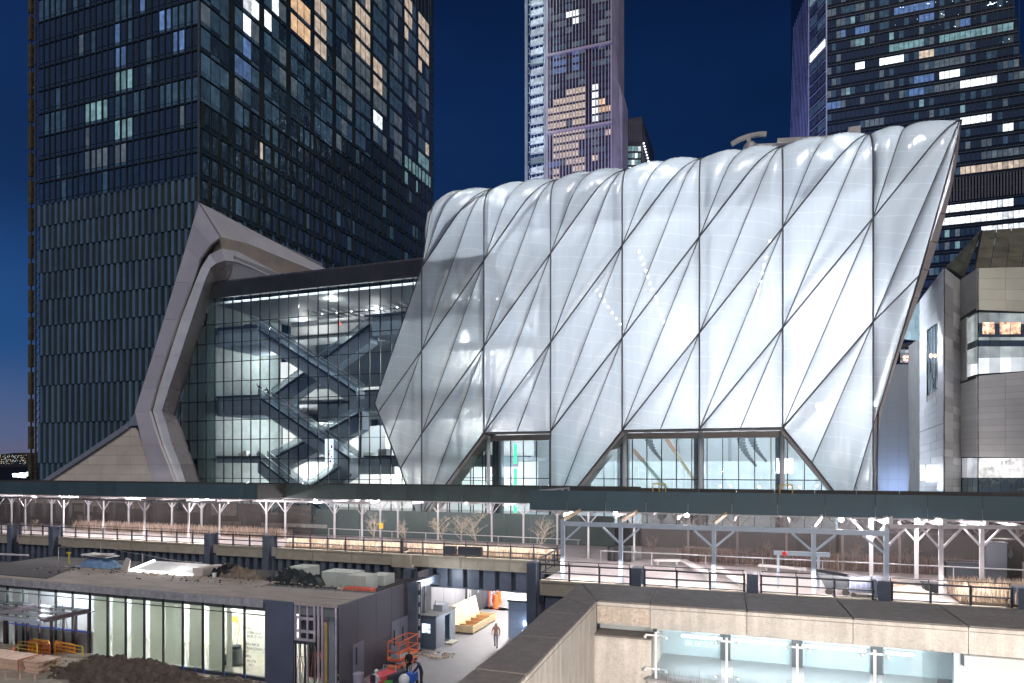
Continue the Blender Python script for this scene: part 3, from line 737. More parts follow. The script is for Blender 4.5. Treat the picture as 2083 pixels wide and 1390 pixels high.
# glazed doors in the openings
doorglass = GLASS('door_glass', (.88, .95, .95), .08, haze=.10, hazecol=(.8, .85, .88))
gw = thing('glass_wall', 'tall glass doors with dark posts in the openings under the white shell', 'glass wall', (0, 75, 0))
xs = [-35.2 + 1.58 * i for i in range(29)]
dm = []
for x in xs: dm.append(((x, 75, 5), (.09, .16, 10), mullion_m))
pieces('mullion', gw, dm)
piece('transom', gw, (-13, 75, 5.2), (44, .14, .09), mullion_m); piece('transom', gw, (-13, 75, 2.9), (44, .14, .06), mullion_m)
for i in range(len(xs) - 1): piece('pane', gw, ((xs[i] + xs[i + 1]) / 2, 75, 5), (1.46, .04, 9.8), doorglass)
colm = M('dark_column', (.055, .075, .10), .35, .4, var=.15)
for a, b in ((1003, 1022), (1261, 1279), (1412, 1432), (1577, 1591)):
    p, q = onY(a, 945, 75.6), onY(b, 945, 75.6); piece('column', gw, ((p.x + q.x) / 2, 75.7, 5), (q.x - p.x, .8, 10), colm)

# ---- inside the hall
whitem = M('hall_white', (.8, .82, .84), .7, var=.05)
hallfloor = M('hall_floor', (.3, .3, .31), .4, var=.2)
mb = MB(); mb.quad((-36, 75.5, .004), (10, 75.5, .004), (10, 112, .004), (-36, 112, .004)); tag(mb.build('hall_floor', hallfloor), kind='structure')
mb = MB(); mb.box((-28, 95, 0), (9.5, 95.4, 7.2)); 
hw_ = mb.build('inner_wall', M('inner_wall', (.72, .76, .78), .6, var=.12), label='pale partition wall far inside the white hall behind the glass doors', cat='wall')
mb = MB(); x = -27
while x < 9: mb.box((x, 94.7, 0), (x + .12, 95, 7.2)); x += 1.6
mb.build('wall_batten', M('wall_batten', (.8, .85, .85), .6), hw_)
# boom lifts seen through the glass
def boom(px0, py0, px1, py1, Yb, col, name, label):
    t = thing(name, label, 'boom lift', tuple(onY(px1, 945, Yb))[:2] + (0,))
    a, b = onY(px0, py0, Yb), onY(px1, py1, Yb); a2 = a.lerp(b, .28)
    mb = MB(); mb.bar(a, b, .34, .4); mb.build('boom_arm', col, t)
    mb = MB(); mb.bar(a, a2, .42, .5); mb.build('boom_tip', M('boom_tip_orange', (.80, .42, .25), .5), t)
    c = onY(px1, 1020, Yb)
    mb = MB(); mb.obox((b.x, Yb, 1.2), (2.6, 2, 1.0)); mb.bar(b, (b.x, Yb, 1.6), .6)
    mb.build('chassis', col, t)
    for dx in (-.9, .9):
        mb = MB(); mb.tube([(b.x + dx, Yb - 1.2, .45), (b.x + dx, Yb + 1.2, .45)], .45, 12); mb.build('wheel', M('tyre', (.02, .02, .02), .8), t)
boom(1356, 893, 1418, 985, 84, M('lift_yellow', (.80, .70, .42), .5), 'boom_lift', 'yellow and orange boom lift arm slanting up inside the glass doors')
boom(1288, 915, 1362, 1000, 86, M('lift_green', (.42, .62, .48), .5), 'boom_lift', 'green boom lift arm slanting behind the glass, left of the yellow arm')
spk = M('speaker_black', (.16, .18, .2), .6)
def array(px, py, Yb, label, flip=1):
    p = onY(px, py, Yb); t = thing('speaker_array', label, 'speakers', tuple(p), group='curved hanging speaker arrays')
    for i in range(10):
        a = i * .10; mb = MB(); c = (p.x + flip * (.3 * i * .12 * i * .12 * 4), Yb, p.z - i * .34)
        mb.obox(c, (.9, .8, .30), ry=flip * a); mb.build('speaker_cabinet', spk, t)
    mb = MB(); mb.tube([(p.x, Yb, p.z + .2), (p.x, Yb, p.z + 8)], .03, 5); mb.build('chain', spk, t)
array(1507, 888, 82, 'left one of the two curved black speaker arrays hanging behind the right doors', 1)
array(1528, 880, 84, 'right one of the two curved black speaker arrays hanging behind the right doors', 1)
array(1318, 880, 84, 'dark speaker cluster hanging behind the middle doors beside the boom arm', 1)
gr = EMIT('green_light', (.03, .9, .35), 2.2)
mb = MB(); 
for z0, z1 in ((6.9, 9.4), (3.9, 6.3), (.8, 3.3)): mb.box((onY(1045, 945, 80).x, 80, z0), (onY(1051, 945, 80).x, 80.1, z1))
mb.build('light_strip', gr, label='green vertical light strip behind the glass doors on the left', cat='light')
# work lights under the shell roof, seen through the film
bulb = EMIT('bulb', (1, .93, .82), 26)
def string(pa, pb, Yb, n, label):
    a, b = onY(*pa, Yb), onY(*pb, Yb); t = thing('light_string', label, 'lights', tuple(a))
    for i in range(n):
        p = a.lerp(b, i / (n - 1)); mb = MB(); mb.ball(p, .12, 8, 6); mb.build('bulb', bulb, t)
string((1300, 512), (1350, 655), 78, 12, 'slanting string of bright bulbs glowing through the white cushions, middle')
string((1213, 590), (1262, 660), 78, 7, 'short string of bulbs glowing through the cushions, left of the middle string')
string((1566, 490), (1528, 655), 78, 11, 'string of bulbs glowing through the cushions right of the middle string')
mb = MB(); mb.ball(onY(1666, 826, 74.5), .3, 8, 6); mb.build('work_light', bulb, label='single bright work light glowing through the right leg of the shell', cat='light')
WC = (.86, .92, 1.0)
# real hall lamps: floods near the skin on the east side, general light elsewhere
for p, w in (((6.5, 76.2, 22.5), 5200), ((7.5, 75, 2.0), 1500), ((2.6, 75.2, 12.5), 2000), ((-6.5, 75.4, 20.5), 1300), ((-6.5, 75.4, 13), 1100), ((-12.8, 75.6, 23), 450), ((4, 75.5, 31), 250), ((-.5, 75.2, 11.6), 1500), ((1.8, 75.6, 21.5), 600), ((10.2, 75, 12.8), 900)):
    lamp(p, w * .42, WC, .2, 'hall_flood')
for x, w in ((-26, 4000), (-14, 4300), (-3, 5000), (7, 5000)):
    lamp((x, 88, 20), w, WC, .3, 'hall_lamp'); lamp((x, 87, 6), w * .25, WC, .3, 'hall_lamp')
lamp((-31, 82, 36), 4600, (.85, .93, 1), .3, 'hall_lamp'); lamp((-10, 82, 35.5), 3600, (.85, .93, 1), .6, 'hall_lamp'); lamp((10, 82, 36), 3000, (.85, .93, 1), .6, 'hall_lamp')

# rooftop cleaning machine
bmu = thing('roof_crane', 'small grey roof crane with curved jib resting on top of the white shell', 'crane', tuple(onY(1560, 300, 88)))
gm2 = M('crane_grey', (.38, .36, .34), .5, .3, var=.2, vs=1)
def Q(px, py, Y=88): return onY(px, py, Y)
mb = MB(); pts = [Q(1488, 294), (Q(1505, 284)), Q(1525, 277), Q(1545, 273.5), Q(1559, 273)]
for a, b in zip(pts, pts[1:]): mb.bar(a, b, .5, .45)
mb.build('jib', gm2, bmu)
mb = MB(); mb.bar(Q(1523, 276), Q(1524, 300), .45); mb.ball(Q(1526, 303), .9, 8, 6); mb.build('mast', gm2, bmu)
mb = MB(); mb.prism([Q(1534, 293), Q(1582, 291), Q(1690, 289), Q(1690, 312), Q(1534, 312)], (0, 2, 0)); mb.build('gantry_deck', gm2, bmu)
mb = MB(); mb.bar(Q(1581, 288), Q(1696, 282), .6, .5); mb.bar(Q(1655, 284), Q(1660, 300), .4); mb.bar(Q(1688, 289), Q(1724, 277), .3); mb.build('boom', gm2, bmu)
mb = MB(); mb.box(Q(1726, 290, 90), Q(1747, 267, 91.5)); mb.build('counterweight', gm2, bmu)
# ================================================================ glazed gallery building left of the shell
YG = 74.6
gb = thing('gallery_building', 'glass fronted gallery building with crossing escalators inside, between the steel frame and the white shell', 'building', (-55, YG, 0))
GL_X0, GL_X1 = -77.4, -29.0
def gleft(z):      # the sloping left edge of the glass
    return -77.4 + (z - 13.7) / 18.1 * 6.6 if z > 13.7 else -77.4 + (13.7 - z) / 9.6 * 4.2
gpane = GLASS('gallery_glass', (.93, .96, .955), .07, .02)
gside = GLASS('gallery_glass_side', (.45, .62, .60), .12, .05, haze=.35, hazecol=(.30, .38, .38))
zt_ = [-.4, 2.3, 4.9, 7.55, 10.2, 12.85, 15.5, 18.15, 20.8, 23.45, 26.1, 29.6]
xc = [-78.2 + 1.533 * i for i in range(33)]
for j in range(len(zt_) - 1):
    z0, z1 = zt_[j] + .05, zt_[j + 1] - .05
    for i in range(len(xc) - 1):
        x0_, x1_ = xc[i] + .05, xc[i + 1] - .05
        e0, e1 = gleft(z0), gleft(z1)
        if x1_ < min(e0, e1): continue
        if j == 0 and x1_ > -36: continue
        mat_ = gside if xc[i] < -71 else gpane
        if x0_ > max(e0, e1): piece('pane', gb, ((x0_ + x1_) / 2, YG, (z0 + z1) / 2), (x1_ - x0_, .05, z1 - z0), mat_)
        else:
            P = [(max(x0_, e0), YG, z0), (x1_, YG, z0), (x1_, YG, z1), (max(x0_, e1), YG, z1)]
            if x1_ <= e0 or x1_ <= e1: continue
            mb = MB(); mb.prism(P, (0, .05, 0)); mb.build('pane', mat_, gb)
for x in xc[1:]:
    zs = [z for z in [k * .2 for k in range(149)] if gleft(z) < x]
    if not zs: continue
    a, b = min(zs), max(zs); piece('mullion', gb, (x, YG - .04, (a + b) / 2), (.085, .16, b - a), mullion_m)
for z in zt_[1:-1]: piece('transom', gb, ((gleft(z) + GL_X1) / 2, YG - .04, z), (GL_X1 - gleft(z), .14, .075), mullion_m)
fasc = M('gallery_fascia', (.075, .08, .085), .35, .5, var=.2, vs=.3)
for i in range(8):
    a = -71.5 + i * 5.3; b = a + 5.27
    mb = MB(); mb.prism([(a if i else -72, YG - .35, 29.65), (b, YG - .35, 29.65), (b, YG - .35, 31.7), (a + (.25 if i == 0 else 0), YG - .35, 31.7)], (0, .5, 0)); mb.build('fascia_panel', fasc, gb)
mb = MB(); mb.tube([(-71, YG, 31.75), (GL_X1, YG, 31.75)], .3, 8); mb.build('coping', M('gallery_coping', (.16, .16, .17), .3, .6), gb)
mb = MB(); mb.box((-71, YG, 31.2), (GL_X1, 104, 31.6)); mb.build('roof', fasc, gb)
# floors, ceilings, walls
slab_m = M('slab_edge', (.20, .25, .31), .5, var=.15); ceil_m = M('ceiling_grey', (.33, .35, .37), .6, var=.15); wall_w = M('gallery_wall', (.83, .84, .84), .7, var=.05, vs=.3)
wall_g = M('gallery_wall_grey', (.30, .35, .38), .6, var=.12, vs=.3); floor_m = M('gallery_floor', (.3, .3, .3), .5, var=.15)
def slab(x0, x1, y0, y1, z, t, mat=slab_m, name='floor_slab'):
    mb = MB(); mb.box((x0, y0, z - t), (x1, y1, z)); mb.build(name, mat, gb)
for z, t in ((7.8, .5), (16.2, .6), (25.8, .6)):
    slab(-75, -29.5, 84, 103, z, t, ceil_m)
    xl_ = -64.5 if z > 20 else -64
    slab(-71.5, xl_, 76, 83.95, z, t + (2.0 if z > 10 else .3)); slab(-47.6 if z < 20 else -46.5, -29.5, 76, 83.95, z, t + (2.0 if z > 10 else .8))
    piece('slab_edge_strip', gb, ((-71.5 + xl_) / 2, 75.9, z + .02), (xl_ + 71.5, .12, .22), M('edge_strip', (.03, .04, .06), .4))
    piece('slab_edge_strip', gb, ((-47.6 - 29.5) / 2, 75.9, z + .02), (18.1, .12, .22), M('edge_strip', (.03, .04, .06), .4))
slab(-75, -29.5, 76, 103, .05, .4, floor_m)
# west shaft wall and rear walls
mb = MB(); mb.box((-72.6, 76, 0), (-71.7, 90, 29.5)); mb.build('shaft_wall', M('shaft_wall', (.28, .34, .34), .6, var=.2), gb)
for z0, z1, yb in ((.1, 7.2, 92), (8, 13.4, 90), (16.4, 23.0, 89.5), (26, 29.6, 92)):
    for i in range(9):
        a = -71.5 + i * 4.67
        wm = wall_w
        if z0 == 8 and i == 3: continue
        mb = MB(); mb.box((a + .02, yb, z0), (a + 4.65, yb + .3, z1)); mb.build('wall_panel', wm, gb)
piece('door_recess', gb, (-55.2, 91, 10.2), (4.6, .3, 5), wall_g); 
# grey bulkhead walls between the escalator flights
for a, b, z0, z1 in ((-61, -44.5, 17.8, 24.2), (-60.5, -46, 13.2, 15.9), (-58, -48, 5.4, 7.4)):
    mb = MB(); mb.box((a, 84.0, z0), (b, 84.4, z1)); mb.build('bulkhead', wall_g, gb)
# top floor: open ceiling with light rows
mb = MB(); mb.box((-71, 75.2, 29.0), (-29.5, 103, 29.3)); mb.build('ceiling', ceil_m, gb)
lw = EMIT('ceiling_lamp', (.92, .97, 1), 9)
for i in range(20):
    x = -60 + i * 1.5; mb = MB(); mb.bar((x, 80, 28.3), (x + .2, 89, 28.3), .12); mb.build('ceiling_beam', M('ceiling_beam', (.5, .52, .54), .5), gb)
for i in range(12): mb = MB(); mb.ball((-58 + i * 2.4, 81.5, 28.0), .11, 6, 4); mb.build('downlight', lw, gb)
mb = MB(); mb.bar((-62, 80, 26.6), (-38, 79.4, 26.6), .35); mb.build('beam', M('white_beam', (.75, .77, .78), .5), gb)
for z, yb in ((12.9, 86), (23.0, 85.5)):
    for i in range(5):
        if i == 2: continue
        a = -67.5 + i * 6.2; mb = MB(); mb.box((a, yb, z - .05), (a + 2.6, yb + .18, z)); mb.build('light_tube', lw, gb)
for x, y, z, w in ((-67, 85, 12.2, 650), (-55, 86.5, 12, 500), (-38, 86, 12.2, 800), (-68, 84.5, 22.2, 420), (-56, 86, 22, 420), (-38, 86, 21.8, 700), (-66, 88, 28, 160), (-52, 86, 27.6, 170), (-38, 84, 28, 150),
                   (-66, 88, 5, 700), (-52, 88, 5, 600), (-36, 87, 5, 750), (-34, 81, 21, 70), (-34, 81, 12, 70), (-54, 78, 28.4, 120), (-34, 81, 28, 40)):
    lamp((x, y, z), w * 3.8, (1, .97, .96), .25, 'gallery_lamp')
# escalators
esc_side = M('escalator_side', (.30, .36, .42), .4, .2, var=.15, vs=.5); esc_dark = M('escalator_edge', (.03, .045, .065), .4)
esc_rail = M('escalator_rail', (.5, .55, .58), .3, .5); esc_glass = GLASS('escalator_glass', (.8, .85, .87), .12, haze=.15, hazecol=(.6, .65, .68))
def escalator(p0, p1, yf, yb, thick=2.0):
    """p0, p1: (x, z) ends of the walking line"""
    (xa, za), (xb, zb) = p0, p1
    e = MB(); e.prism([(xa, yf, za - thick), (xb, yf, zb - thick), (xb, yf, zb), (xa, yf, za)], (0, yb - yf, 0)); eo = e.build('escalator', esc_side, gb)
    m = MB(); m.prism([(xa, yf - .12, za - .32), (xb, yf - .12, zb - .32), (xb, yf - .12, zb + .03), (xa, yf - .12, za + .03)], (0, .1, 0)); m.build('edge_strip', esc_dark, eo)
    for yy in (yf + .1, yb - .1):
        m = MB(); m.prism([(xa, yy, za + .05), (xb, yy, zb + .05), (xb, yy, zb + 1.0), (xa, yy, za + 1.0)], (0, .04, 0)); m.build('balustrade', esc_glass, eo)
        m = MB(); m.bar((xa, yy, za + 1.05), (xb, yy, zb + 1.05), .1, .12); m.build('handrail', esc_rail, eo)
def xz(px, py, Y=76.4): p = onY(px, py, Y); return (p.x, p.z)
escalator(xz(513, 659), xz(727, 797), 76.2, 78.2); escalator(xz(528, 806), xz(714, 932), 76.2, 78.2); escalator(xz(526, 932), (xz(672, 1040)[0], .2), 76.2, 78.2)
escalator(xz(557, 808, 80), xz(757, 662, 80), 79.4, 81.4, 2.4); escalator(xz(556, 934, 80), xz(742, 838, 80), 79.4, 81.4, 2.4); escalator((xz(560, 1040, 80)[0], .2), xz(720, 934, 80), 79.4, 81.4, 2.4)
# lettering on the white wall, hanging banner, odds and ends
text('JEANE BAKER', onY(666, 781, 87.9), 1.25, M('letter_dark', (.10, .13, .16), .6), parent=gb, name='lettering', wx=.98)
ban = thing('lit_banner', 'glowing white vertical banner with small red letters hanging inside the gallery glass', 'sign', tuple(onY(668, 945, 75.6)))
a, b = onY(661, 945, 75.6), onY(677, 893, 75.6)
mb = MB(); mb.box((a.x, 75.6, a.z), (b.x, 75.75, b.z)); mb.build('board', EMIT('banner_white', (.8, .9, 1), 1.6), ban)
for i, ch in enumerate(()):
    pass
for (u_, v_, w_, h_, m_) in ((.78, .1, .1, .12, 0), (.86, .31, .3, .16, 1), (.62, .47, .3, .06, 2), (.5, .6, .28, .16, 1), (.85, .7, .3, .07, 1), (.5, .75, .4, .04, 1), (.7, .88, .34, .12, 1)):
    mb = MB(); cx_, cz_ = a.x + (b.x - a.x) * u_, b.z + (a.z - b.z) * v_; mb.box((cx_ - w_ * .4, 75.57, cz_ - h_ * 1.2), (cx_ + w_ * .4, 75.59, cz_ + h_ * 1.2)); mb.build('printed_mark', [M('print_grey', (.3, .4, .45), .6), M('print_red', (.75, .08, .14), .6), M('print_mauve', (.5, .35, .5), .6)][m_], ban)
a = onY(446, 802, 84); b = onY(461, 771, 84)
bs = MB(); bs.box((a.x, 84, a.z), (b.x, 84.1, b.z)); bs.build('projection_screen', EMIT('screen_blue', (.35, .35, 1), 2.2), label='glowing blue violet screen on the middle floor of the gallery', cat='screen')
mb = MB(); p = onY(690, 646, 83); mb.ball(p, .1, 6, 4)
text('A', onY(687, 664, 84.8), 1.1, EMIT('neon_red', (1, .25, .2), 1.6), name='neon_letter', cat='sign', label='small red neon letter between the upper gallery floors')
# crates and clutter on the floors
crate_m = M('crate_tan', (.45, .38, .26), .7, rndv=.25); clut = [crate_m, M('clutter_grey', (.25, .27, .28), .6, rndv=.3), M('clutter_red', (.5, .08, .06), .6), M('clutter_white', (.7, .7, .68), .6), M('clutter_dark', (.05, .055, .06), .6)]
defs = [(455, 931, 26, 17, 0, 'long tan crate stack on the lower gallery floor'), (487, 931, 16, 9, 0, 'pile of tan boards right of the long crate stack'), (503, 931, 8, 14, 3, 'small white box standing by the tan boards'), (514, 931, 8, 7, 1, 'low grey box at the end of the tan boards'),
        (531, 931, 10, 10, 1, 'grey crate near the top of the lower escalator'), (782, 931, 22, 16, 1, 'grey equipment case at the right end of the lower floor'), (752, 931, 10, 10, 3, 'pale box stack near the right landing'),
        (459, 804, 6, 12, 4, 'dark case in front of the blue screen'), (474, 804, 8, 18, 1, 'grey upright panel leaning on the middle floor'), (492, 804, 9, 8, 4, 'low dark case on the middle floor'), (764, 795, 16, 7, 4, 'dark low seats on the right middle landing'),
        (481, 661, 12, 18, 2, 'red machine on the top gallery floor at left'), (459, 661, 14, 12, 1, 'grey covered stack on the top floor'), (507, 661, 14, 20, 4, 'dark machine on the top gallery floor')]
for px, py, w, h_, mi, lab in defs:
    zf_ = {931: 7.8, 804: 16.2, 795: 16.2, 661: 25.8}[py]; Yc = 81 if px < 720 else 80
    p = onY(px, py, Yc); s_ = proj((p.x, Yc, p.z))[2] / FOC
    t = thing('equipment_case' if mi in (1, 4) else 'storage_crate', lab, 'crate', (p.x, Yc, zf_)); n = rnd.choice([1, 2, 3]) if w > 9 else 1
    for q in range(n):
        ww = w * s_ / n; hh = h_ * s_ * (1 if q == 0 else rnd.uniform(.5, 1))
        mb = MB(); mb.obox((p.x + (q - (n - 1) / 2) * ww, Yc, zf_ + hh / 2), (ww * .94, 1.1, hh), rz=rnd.uniform(-.1, .1)); mb.build('box', clut[mi], t, bevel=.03)
rg = MB(); p = onY(567, 887, 90.6); text('EXIT', onY(499, 903, 89.8), .45, EMIT('exit_red', (1, .15, .1), 3), name='exit_sign', cat='sign', label='tiny red exit sign on the lower gallery wall')

# ================================================================ bronze steel frame round the gallery
fr = thing('steel_surround', 'huge pinkish brushed steel frame bent round the left end of the gallery building', 'frame', (-80, 73, 0))
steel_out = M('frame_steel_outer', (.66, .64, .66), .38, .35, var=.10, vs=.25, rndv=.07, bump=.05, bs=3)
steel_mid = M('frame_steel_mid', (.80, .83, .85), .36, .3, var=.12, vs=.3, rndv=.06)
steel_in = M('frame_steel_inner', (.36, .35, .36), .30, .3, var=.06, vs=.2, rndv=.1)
groove_m = M('frame_groove', (.035, .03, .03), .5)
brz = M('frame_bronze', (.46, .37, .30), .35, .3, var=.2, vs=.3, rndv=.07)
# corresponding stations along the frame: outer edge, inner edge of outer band, middle band outer / inner, glass edge
ST = [
 ((316, 1000), (362, 1000), (366, 1000), (384, 1000), (408, 1000)),
 ((302, 945), (341, 945), (346, 945), (366, 945), (391, 945)),
 ((290, 905), (325, 905), (331, 905), (350, 905), (377, 905)),
 ((281, 866), (311, 860), (318, 860), (336, 856), (364, 866)),
 ((274, 838), (304, 836), (311, 836), (329, 836), (353, 846)),
 ((289, 790), (316, 790), (323, 790), (344, 788), (367, 797)),
 ((310, 725), (336, 725), (344, 725), (366, 723), (388, 727)),
 ((333, 650), (361, 650), (368, 650), (390, 650), (412, 653)),
 ((356, 575), (389, 575), (396, 577), (416, 573), (433, 580)),
 ((378, 503), (406, 527), (409, 545), (428, 545), (440, 572)),
 ((392, 455), (428, 497), (426, 518), (440, 536), (450, 571)),
 ((405, 412), (449, 482), (452, 506), (458, 530), (462, 569)),
 ((455, 438), (505, 496), (482, 511), (482, 533), (490, 565)),
 ((520, 472), (570, 523), (520, 531), (512, 545), (515, 561)),
 ((590, 509), (627, 546), (566, 556), (545, 560), (550, 562)),
 ((668, 550), (668, 562), (600, 562), (570, 566), (575, 566)),
]
YD = [72.3, 72.3, 72.75, 72.75, 74.3]
def spt(i, k):
    # beyond the apex the frame runs straight back beside the building, so its edges lie in planes of constant x
    if i >= 12: return onX(*ST[i][k], onY(*ST[11][k], YD[k]).x)
    return onY(*ST[i][k], YD[k])
def fine(i, k, t): return spt(i, k).lerp(spt(i + 1, k), t)
for i in range(len(ST) - 1):
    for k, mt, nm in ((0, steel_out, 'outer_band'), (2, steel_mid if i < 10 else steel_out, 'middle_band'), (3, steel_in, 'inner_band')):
        if k == 3 and i > 13: continue
        g_ = .003
        P = [fine(i, k, g_), fine(i, k + 1, g_), fine(i, k + 1, 1 - g_), fine(i, k, 1 - g_)]
        mb = MB(); mb.prism(P, (0, .35, 0) if i < 11 else (-.3, .05, 0)); mb.build(nm, mt, fr)
    P = [fine(i, 1, 0), fine(i, 2, 0), fine(i, 2, 1), fine(i, 1, 1)]
    if i < 11: P = [(p.x, 73.15, p.z) for p in P]
    mb = MB(); mb.prism(P, (0, .3, 0) if i < 11 else (-.2, 0, 0)); mb.build('groove', groove_m if i < 10 else brz, fr)
    a, b = spt(i, 0), spt(i + 1, 0)
    if i >= 11: continue
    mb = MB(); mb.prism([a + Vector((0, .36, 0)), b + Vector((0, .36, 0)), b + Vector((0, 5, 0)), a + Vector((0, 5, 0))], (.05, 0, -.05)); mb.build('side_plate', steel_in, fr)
# dark soffit above the glass
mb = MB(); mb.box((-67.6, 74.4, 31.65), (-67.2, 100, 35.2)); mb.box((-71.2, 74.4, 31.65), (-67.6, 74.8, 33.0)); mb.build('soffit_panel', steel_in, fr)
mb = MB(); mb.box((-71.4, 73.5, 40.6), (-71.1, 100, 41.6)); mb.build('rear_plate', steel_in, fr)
mb = MB(); P = [onY(449, 482, 72.2), onY(405, 412, 72.2)]; mb.bar(P[0], P[1], .05, .05); mb.build('mitre_joint', groove_m, fr)
# sloping beige wall with its steel edge
wl_ = thing('sloping_wall', 'triangular beige stone panelled wall rising to the knee of the steel frame, far left', 'wall', tuple(onY(92, 975, 72.6)))
stone_b = M('beige_panel', (.60, .55, .48), .6, var=.08, vs=.5, rndv=.05)
TL = [onY(60, 1000, 72.8), onY(92, 976, 72.8), onY(262, 866, 72.8), onY(275, 868, 72.8), onY(318, 1000, 72.8)]
zs = sorted({0 + 1.35 * i for i in range(12)})
def left_x(z):
    a, b = TL[0], TL[2]; return a.x + (z - a.z) / (b.z - a.z) * (b.x - a.x)
def right_x(z):
    a, b = TL[4], TL[3]; return a.x + (z - a.z) / (b.z - a.z) * (b.x - a.x)
ztop_ = TL[3].z
for j in range(len(zs) - 1):
    z0, z1 = zs[j] + .015, min(zs[j + 1] - .015, ztop_)
    if z0 >= ztop_: break
    n = 7; 
    xa0, xb0, xa1, xb1 = left_x(z0), right_x(z0), left_x(z1), right_x(z1)
    st_ = -98.0; x = st_
    xs_ = [min(xa0, xa1)] + [st_ + 2.8 * i for i in range(12) if min(xa0, xa1) + .5 < st_ + 2.8 * i < min(xb0, xb1) - .3] + [max(xb0, xb1)]
    for u in range(len(xs_) - 1):
        l0, l1 = max(xs_[u] + .012, xa0), max(xs_[u] + .012, xa1); r0, r1 = min(xs_[u + 1] - .012, xb0), min(xs_[u + 1] - .012, xb1)
        if r0 - l0 < .05: continue
        r1 = max(r1, l1 + .01); l1 = min(l1, r1)
        mb = MB(); mb.prism([(l0, 72.8, z0), (r0, 72.8, z0), (r1, 72.8, z1), (l1, 72.8, z1)], (0, .25, 0)); mb.build('panel', stone_b, wl_)
st = M('edge_steel', (.36, .40, .44), .3, .5, var=.15)
P = [onY(x, y, 72.5) for x, y in ((60, 998), (92, 973), (180, 915), (240, 874), (262, 858), (274, 840))]; P2_ = [onY(x, y, 72.5) for x, y in ((66, 1002), (102, 976), (186, 921), (246, 881), (266, 866), (281, 866))]
for i in range(5): mb = MB(); mb.prism([P[i], P2_[i], P2_[i + 1], P[i + 1]], (0, 1.2, 0)); mb.build('steel_edge', st, wl_)
area((-54, 74.92, 30.1), (-54, 75.6, 16), 30, 2600, (.95, .98, 1), sy=.2, name='escalator_fill')  # added fill to brighten the escalator fronts, not a fixture of the gallery
# ================================================================ shopping building at the right
sh = thing('shopping_centre', 'faceted metal shingled shopping building with lit ribbon windows at the far right', 'building', (30, 70, 0))
sg = M('shingle_grey', (.50, .50, .51), .40, .3, var=.10, vs=.3, rndv=.06); sg2 = M('shingle_warm', (.60, .59, .50), .45, .2, var=.1, vs=.3, rndv=.05); sg3 = M('shingle_dark', (.36, .36, .37), .4, .3, var=.12, rndv=.06)
sgl = M('shingle_pale', (.40, .42, .46), .38, .3, var=.12, rndv=.06)
body_s = M('shop_core', (.06, .06, .065), .7)
trim = M('shop_trim', (.03, .035, .04), .4, .4)
YA, YB_, YC = 69.0, 71.5, 70.5
f = onY
def face(name, P, nu, nv, mat, **k):
    k['jitter'] = .025; clad(name, sh, P, nu, nv, mat, gap=.016, **k)
# main front, below and above the ribbon windows
XR = 2210
L1, L2 = (lambda px, py: onY(px, py, YA)), (lambda px, py: onY(px, py, YA + 2.2))
face('shingle', [L1(1990, 930), L2(XR, 932), L2(XR, 745), L1(1990, 765)], 4, 13, sg, jitter=.05)
face('shingle', [L1(1990, 631), L2(XR, 640), L2(XR, 541), L1(1990, 546)], 4, 4, sg2, jitter=.05)
F1, F2 = (lambda px, py: onY(px, py, YA + 2.6)), (lambda px, py: onY(px, py, YA + .05))
face('shingle', [F1(1955, 930), F2(1989, 930), F2(1989, 766), F1(1955, 777)], 1, 13, sg, jitter=.05)
face('shingle', [F1(1955, 652), F2(1989, 632), F2(1989, 547), F1(1955, 568)], 1, 5, sg3, jitter=.04)
face('shingle', [F1(1955, 777), F2(1968, 773), F2(1968, 645), F1(1955, 653)], 1, 9, sg3, jitter=.04)
# re-entrant wing left of it
G0, G1 = (lambda px, py: onY(px, py, YA + .6)), (lambda px, py: onY(px, py, YA + 2.7))
face('shingle', [G0(1921, 1005), G1(1954, 1005), G1(1954, 572), G0(1921, 546)], 2, 30, [sg3, sg], jitter=.04)
H0, H1 = (lambda px, py: onY(px, py, YA + 9)), (lambda px, py: onY(px, py, YA + .6))
face('shingle', [H0(1872, 1005), H1(1920, 1005), H1(1920, 862), H0(1872, 880)], 4, 9, sgl, jitter=.03)
face('shingle', [H0(1872, 879), H1(1920, 861), H1(1920, 800), H0(1872, 825)], 4, 4, sgl, jitter=.03)
face('shingle', [H0(1872, 825), onY(1886, 818, YA + 6.5), onY(1886, 672, YA + 6.5), H0(1872, 682)], 1, 10, sgl, jitter=.03)
face('shingle', [onY(1909, 806, YA + 2.5), H1(1920, 800), H1(1920, 650), onY(1909, 656, YA + 2.5)], 1, 10, sgl, jitter=.03)
face('shingle', [H0(1872, 681), H1(1920, 650), H1(1920, 547), H0(1872, 612)], 4, 7, sgl, jitter=.03)
I0, I1 = (lambda px, py: onY(px, py, YA + 9.1)), (lambda px, py: onY(px, py, YA + 12))
face('glazing', [I1(1838, 690), I0(1871, 694), I0(1871, 614), I1(1838, 650)], 4, 3, WIN('atrium_glass', (.5, .75, .8), .35))
# tall slot window in the wing
for i in range(4):
    a, b = 1886 + i * 5.7, 1891.7 + i * 5.7; y0 = YA + 6.5 - i; y1 = y0 - 1
    up = 672 - i * 4.5
    for q0, q1, m in ((up, 738, W_dim), (738, 760, W_dark), (760, 805 - i * 4, W_dark), (805 - i * 4, 818 - i * 3, sg3)):
        mb = MB(); mb.prism([onY(a + .4, q1, y0 + .1), onY(b - .4, q1 - 1, y1 + .1), onY(b - .4, q0, y1 + .1), onY(a + .4, q0, y0 + .1)], (0, .1, 0)); mb.build('pane', m, sh)
mb = MB(); mb.ball(onY(1896, 724, YA + 5.2), .25, 6, 4); mb.ball(onY(1904, 724, YA + 3.6), .18, 6, 4); mb.build('window_lamp', EMIT('lamp_amber', (1, .5, .3), 5), sh)
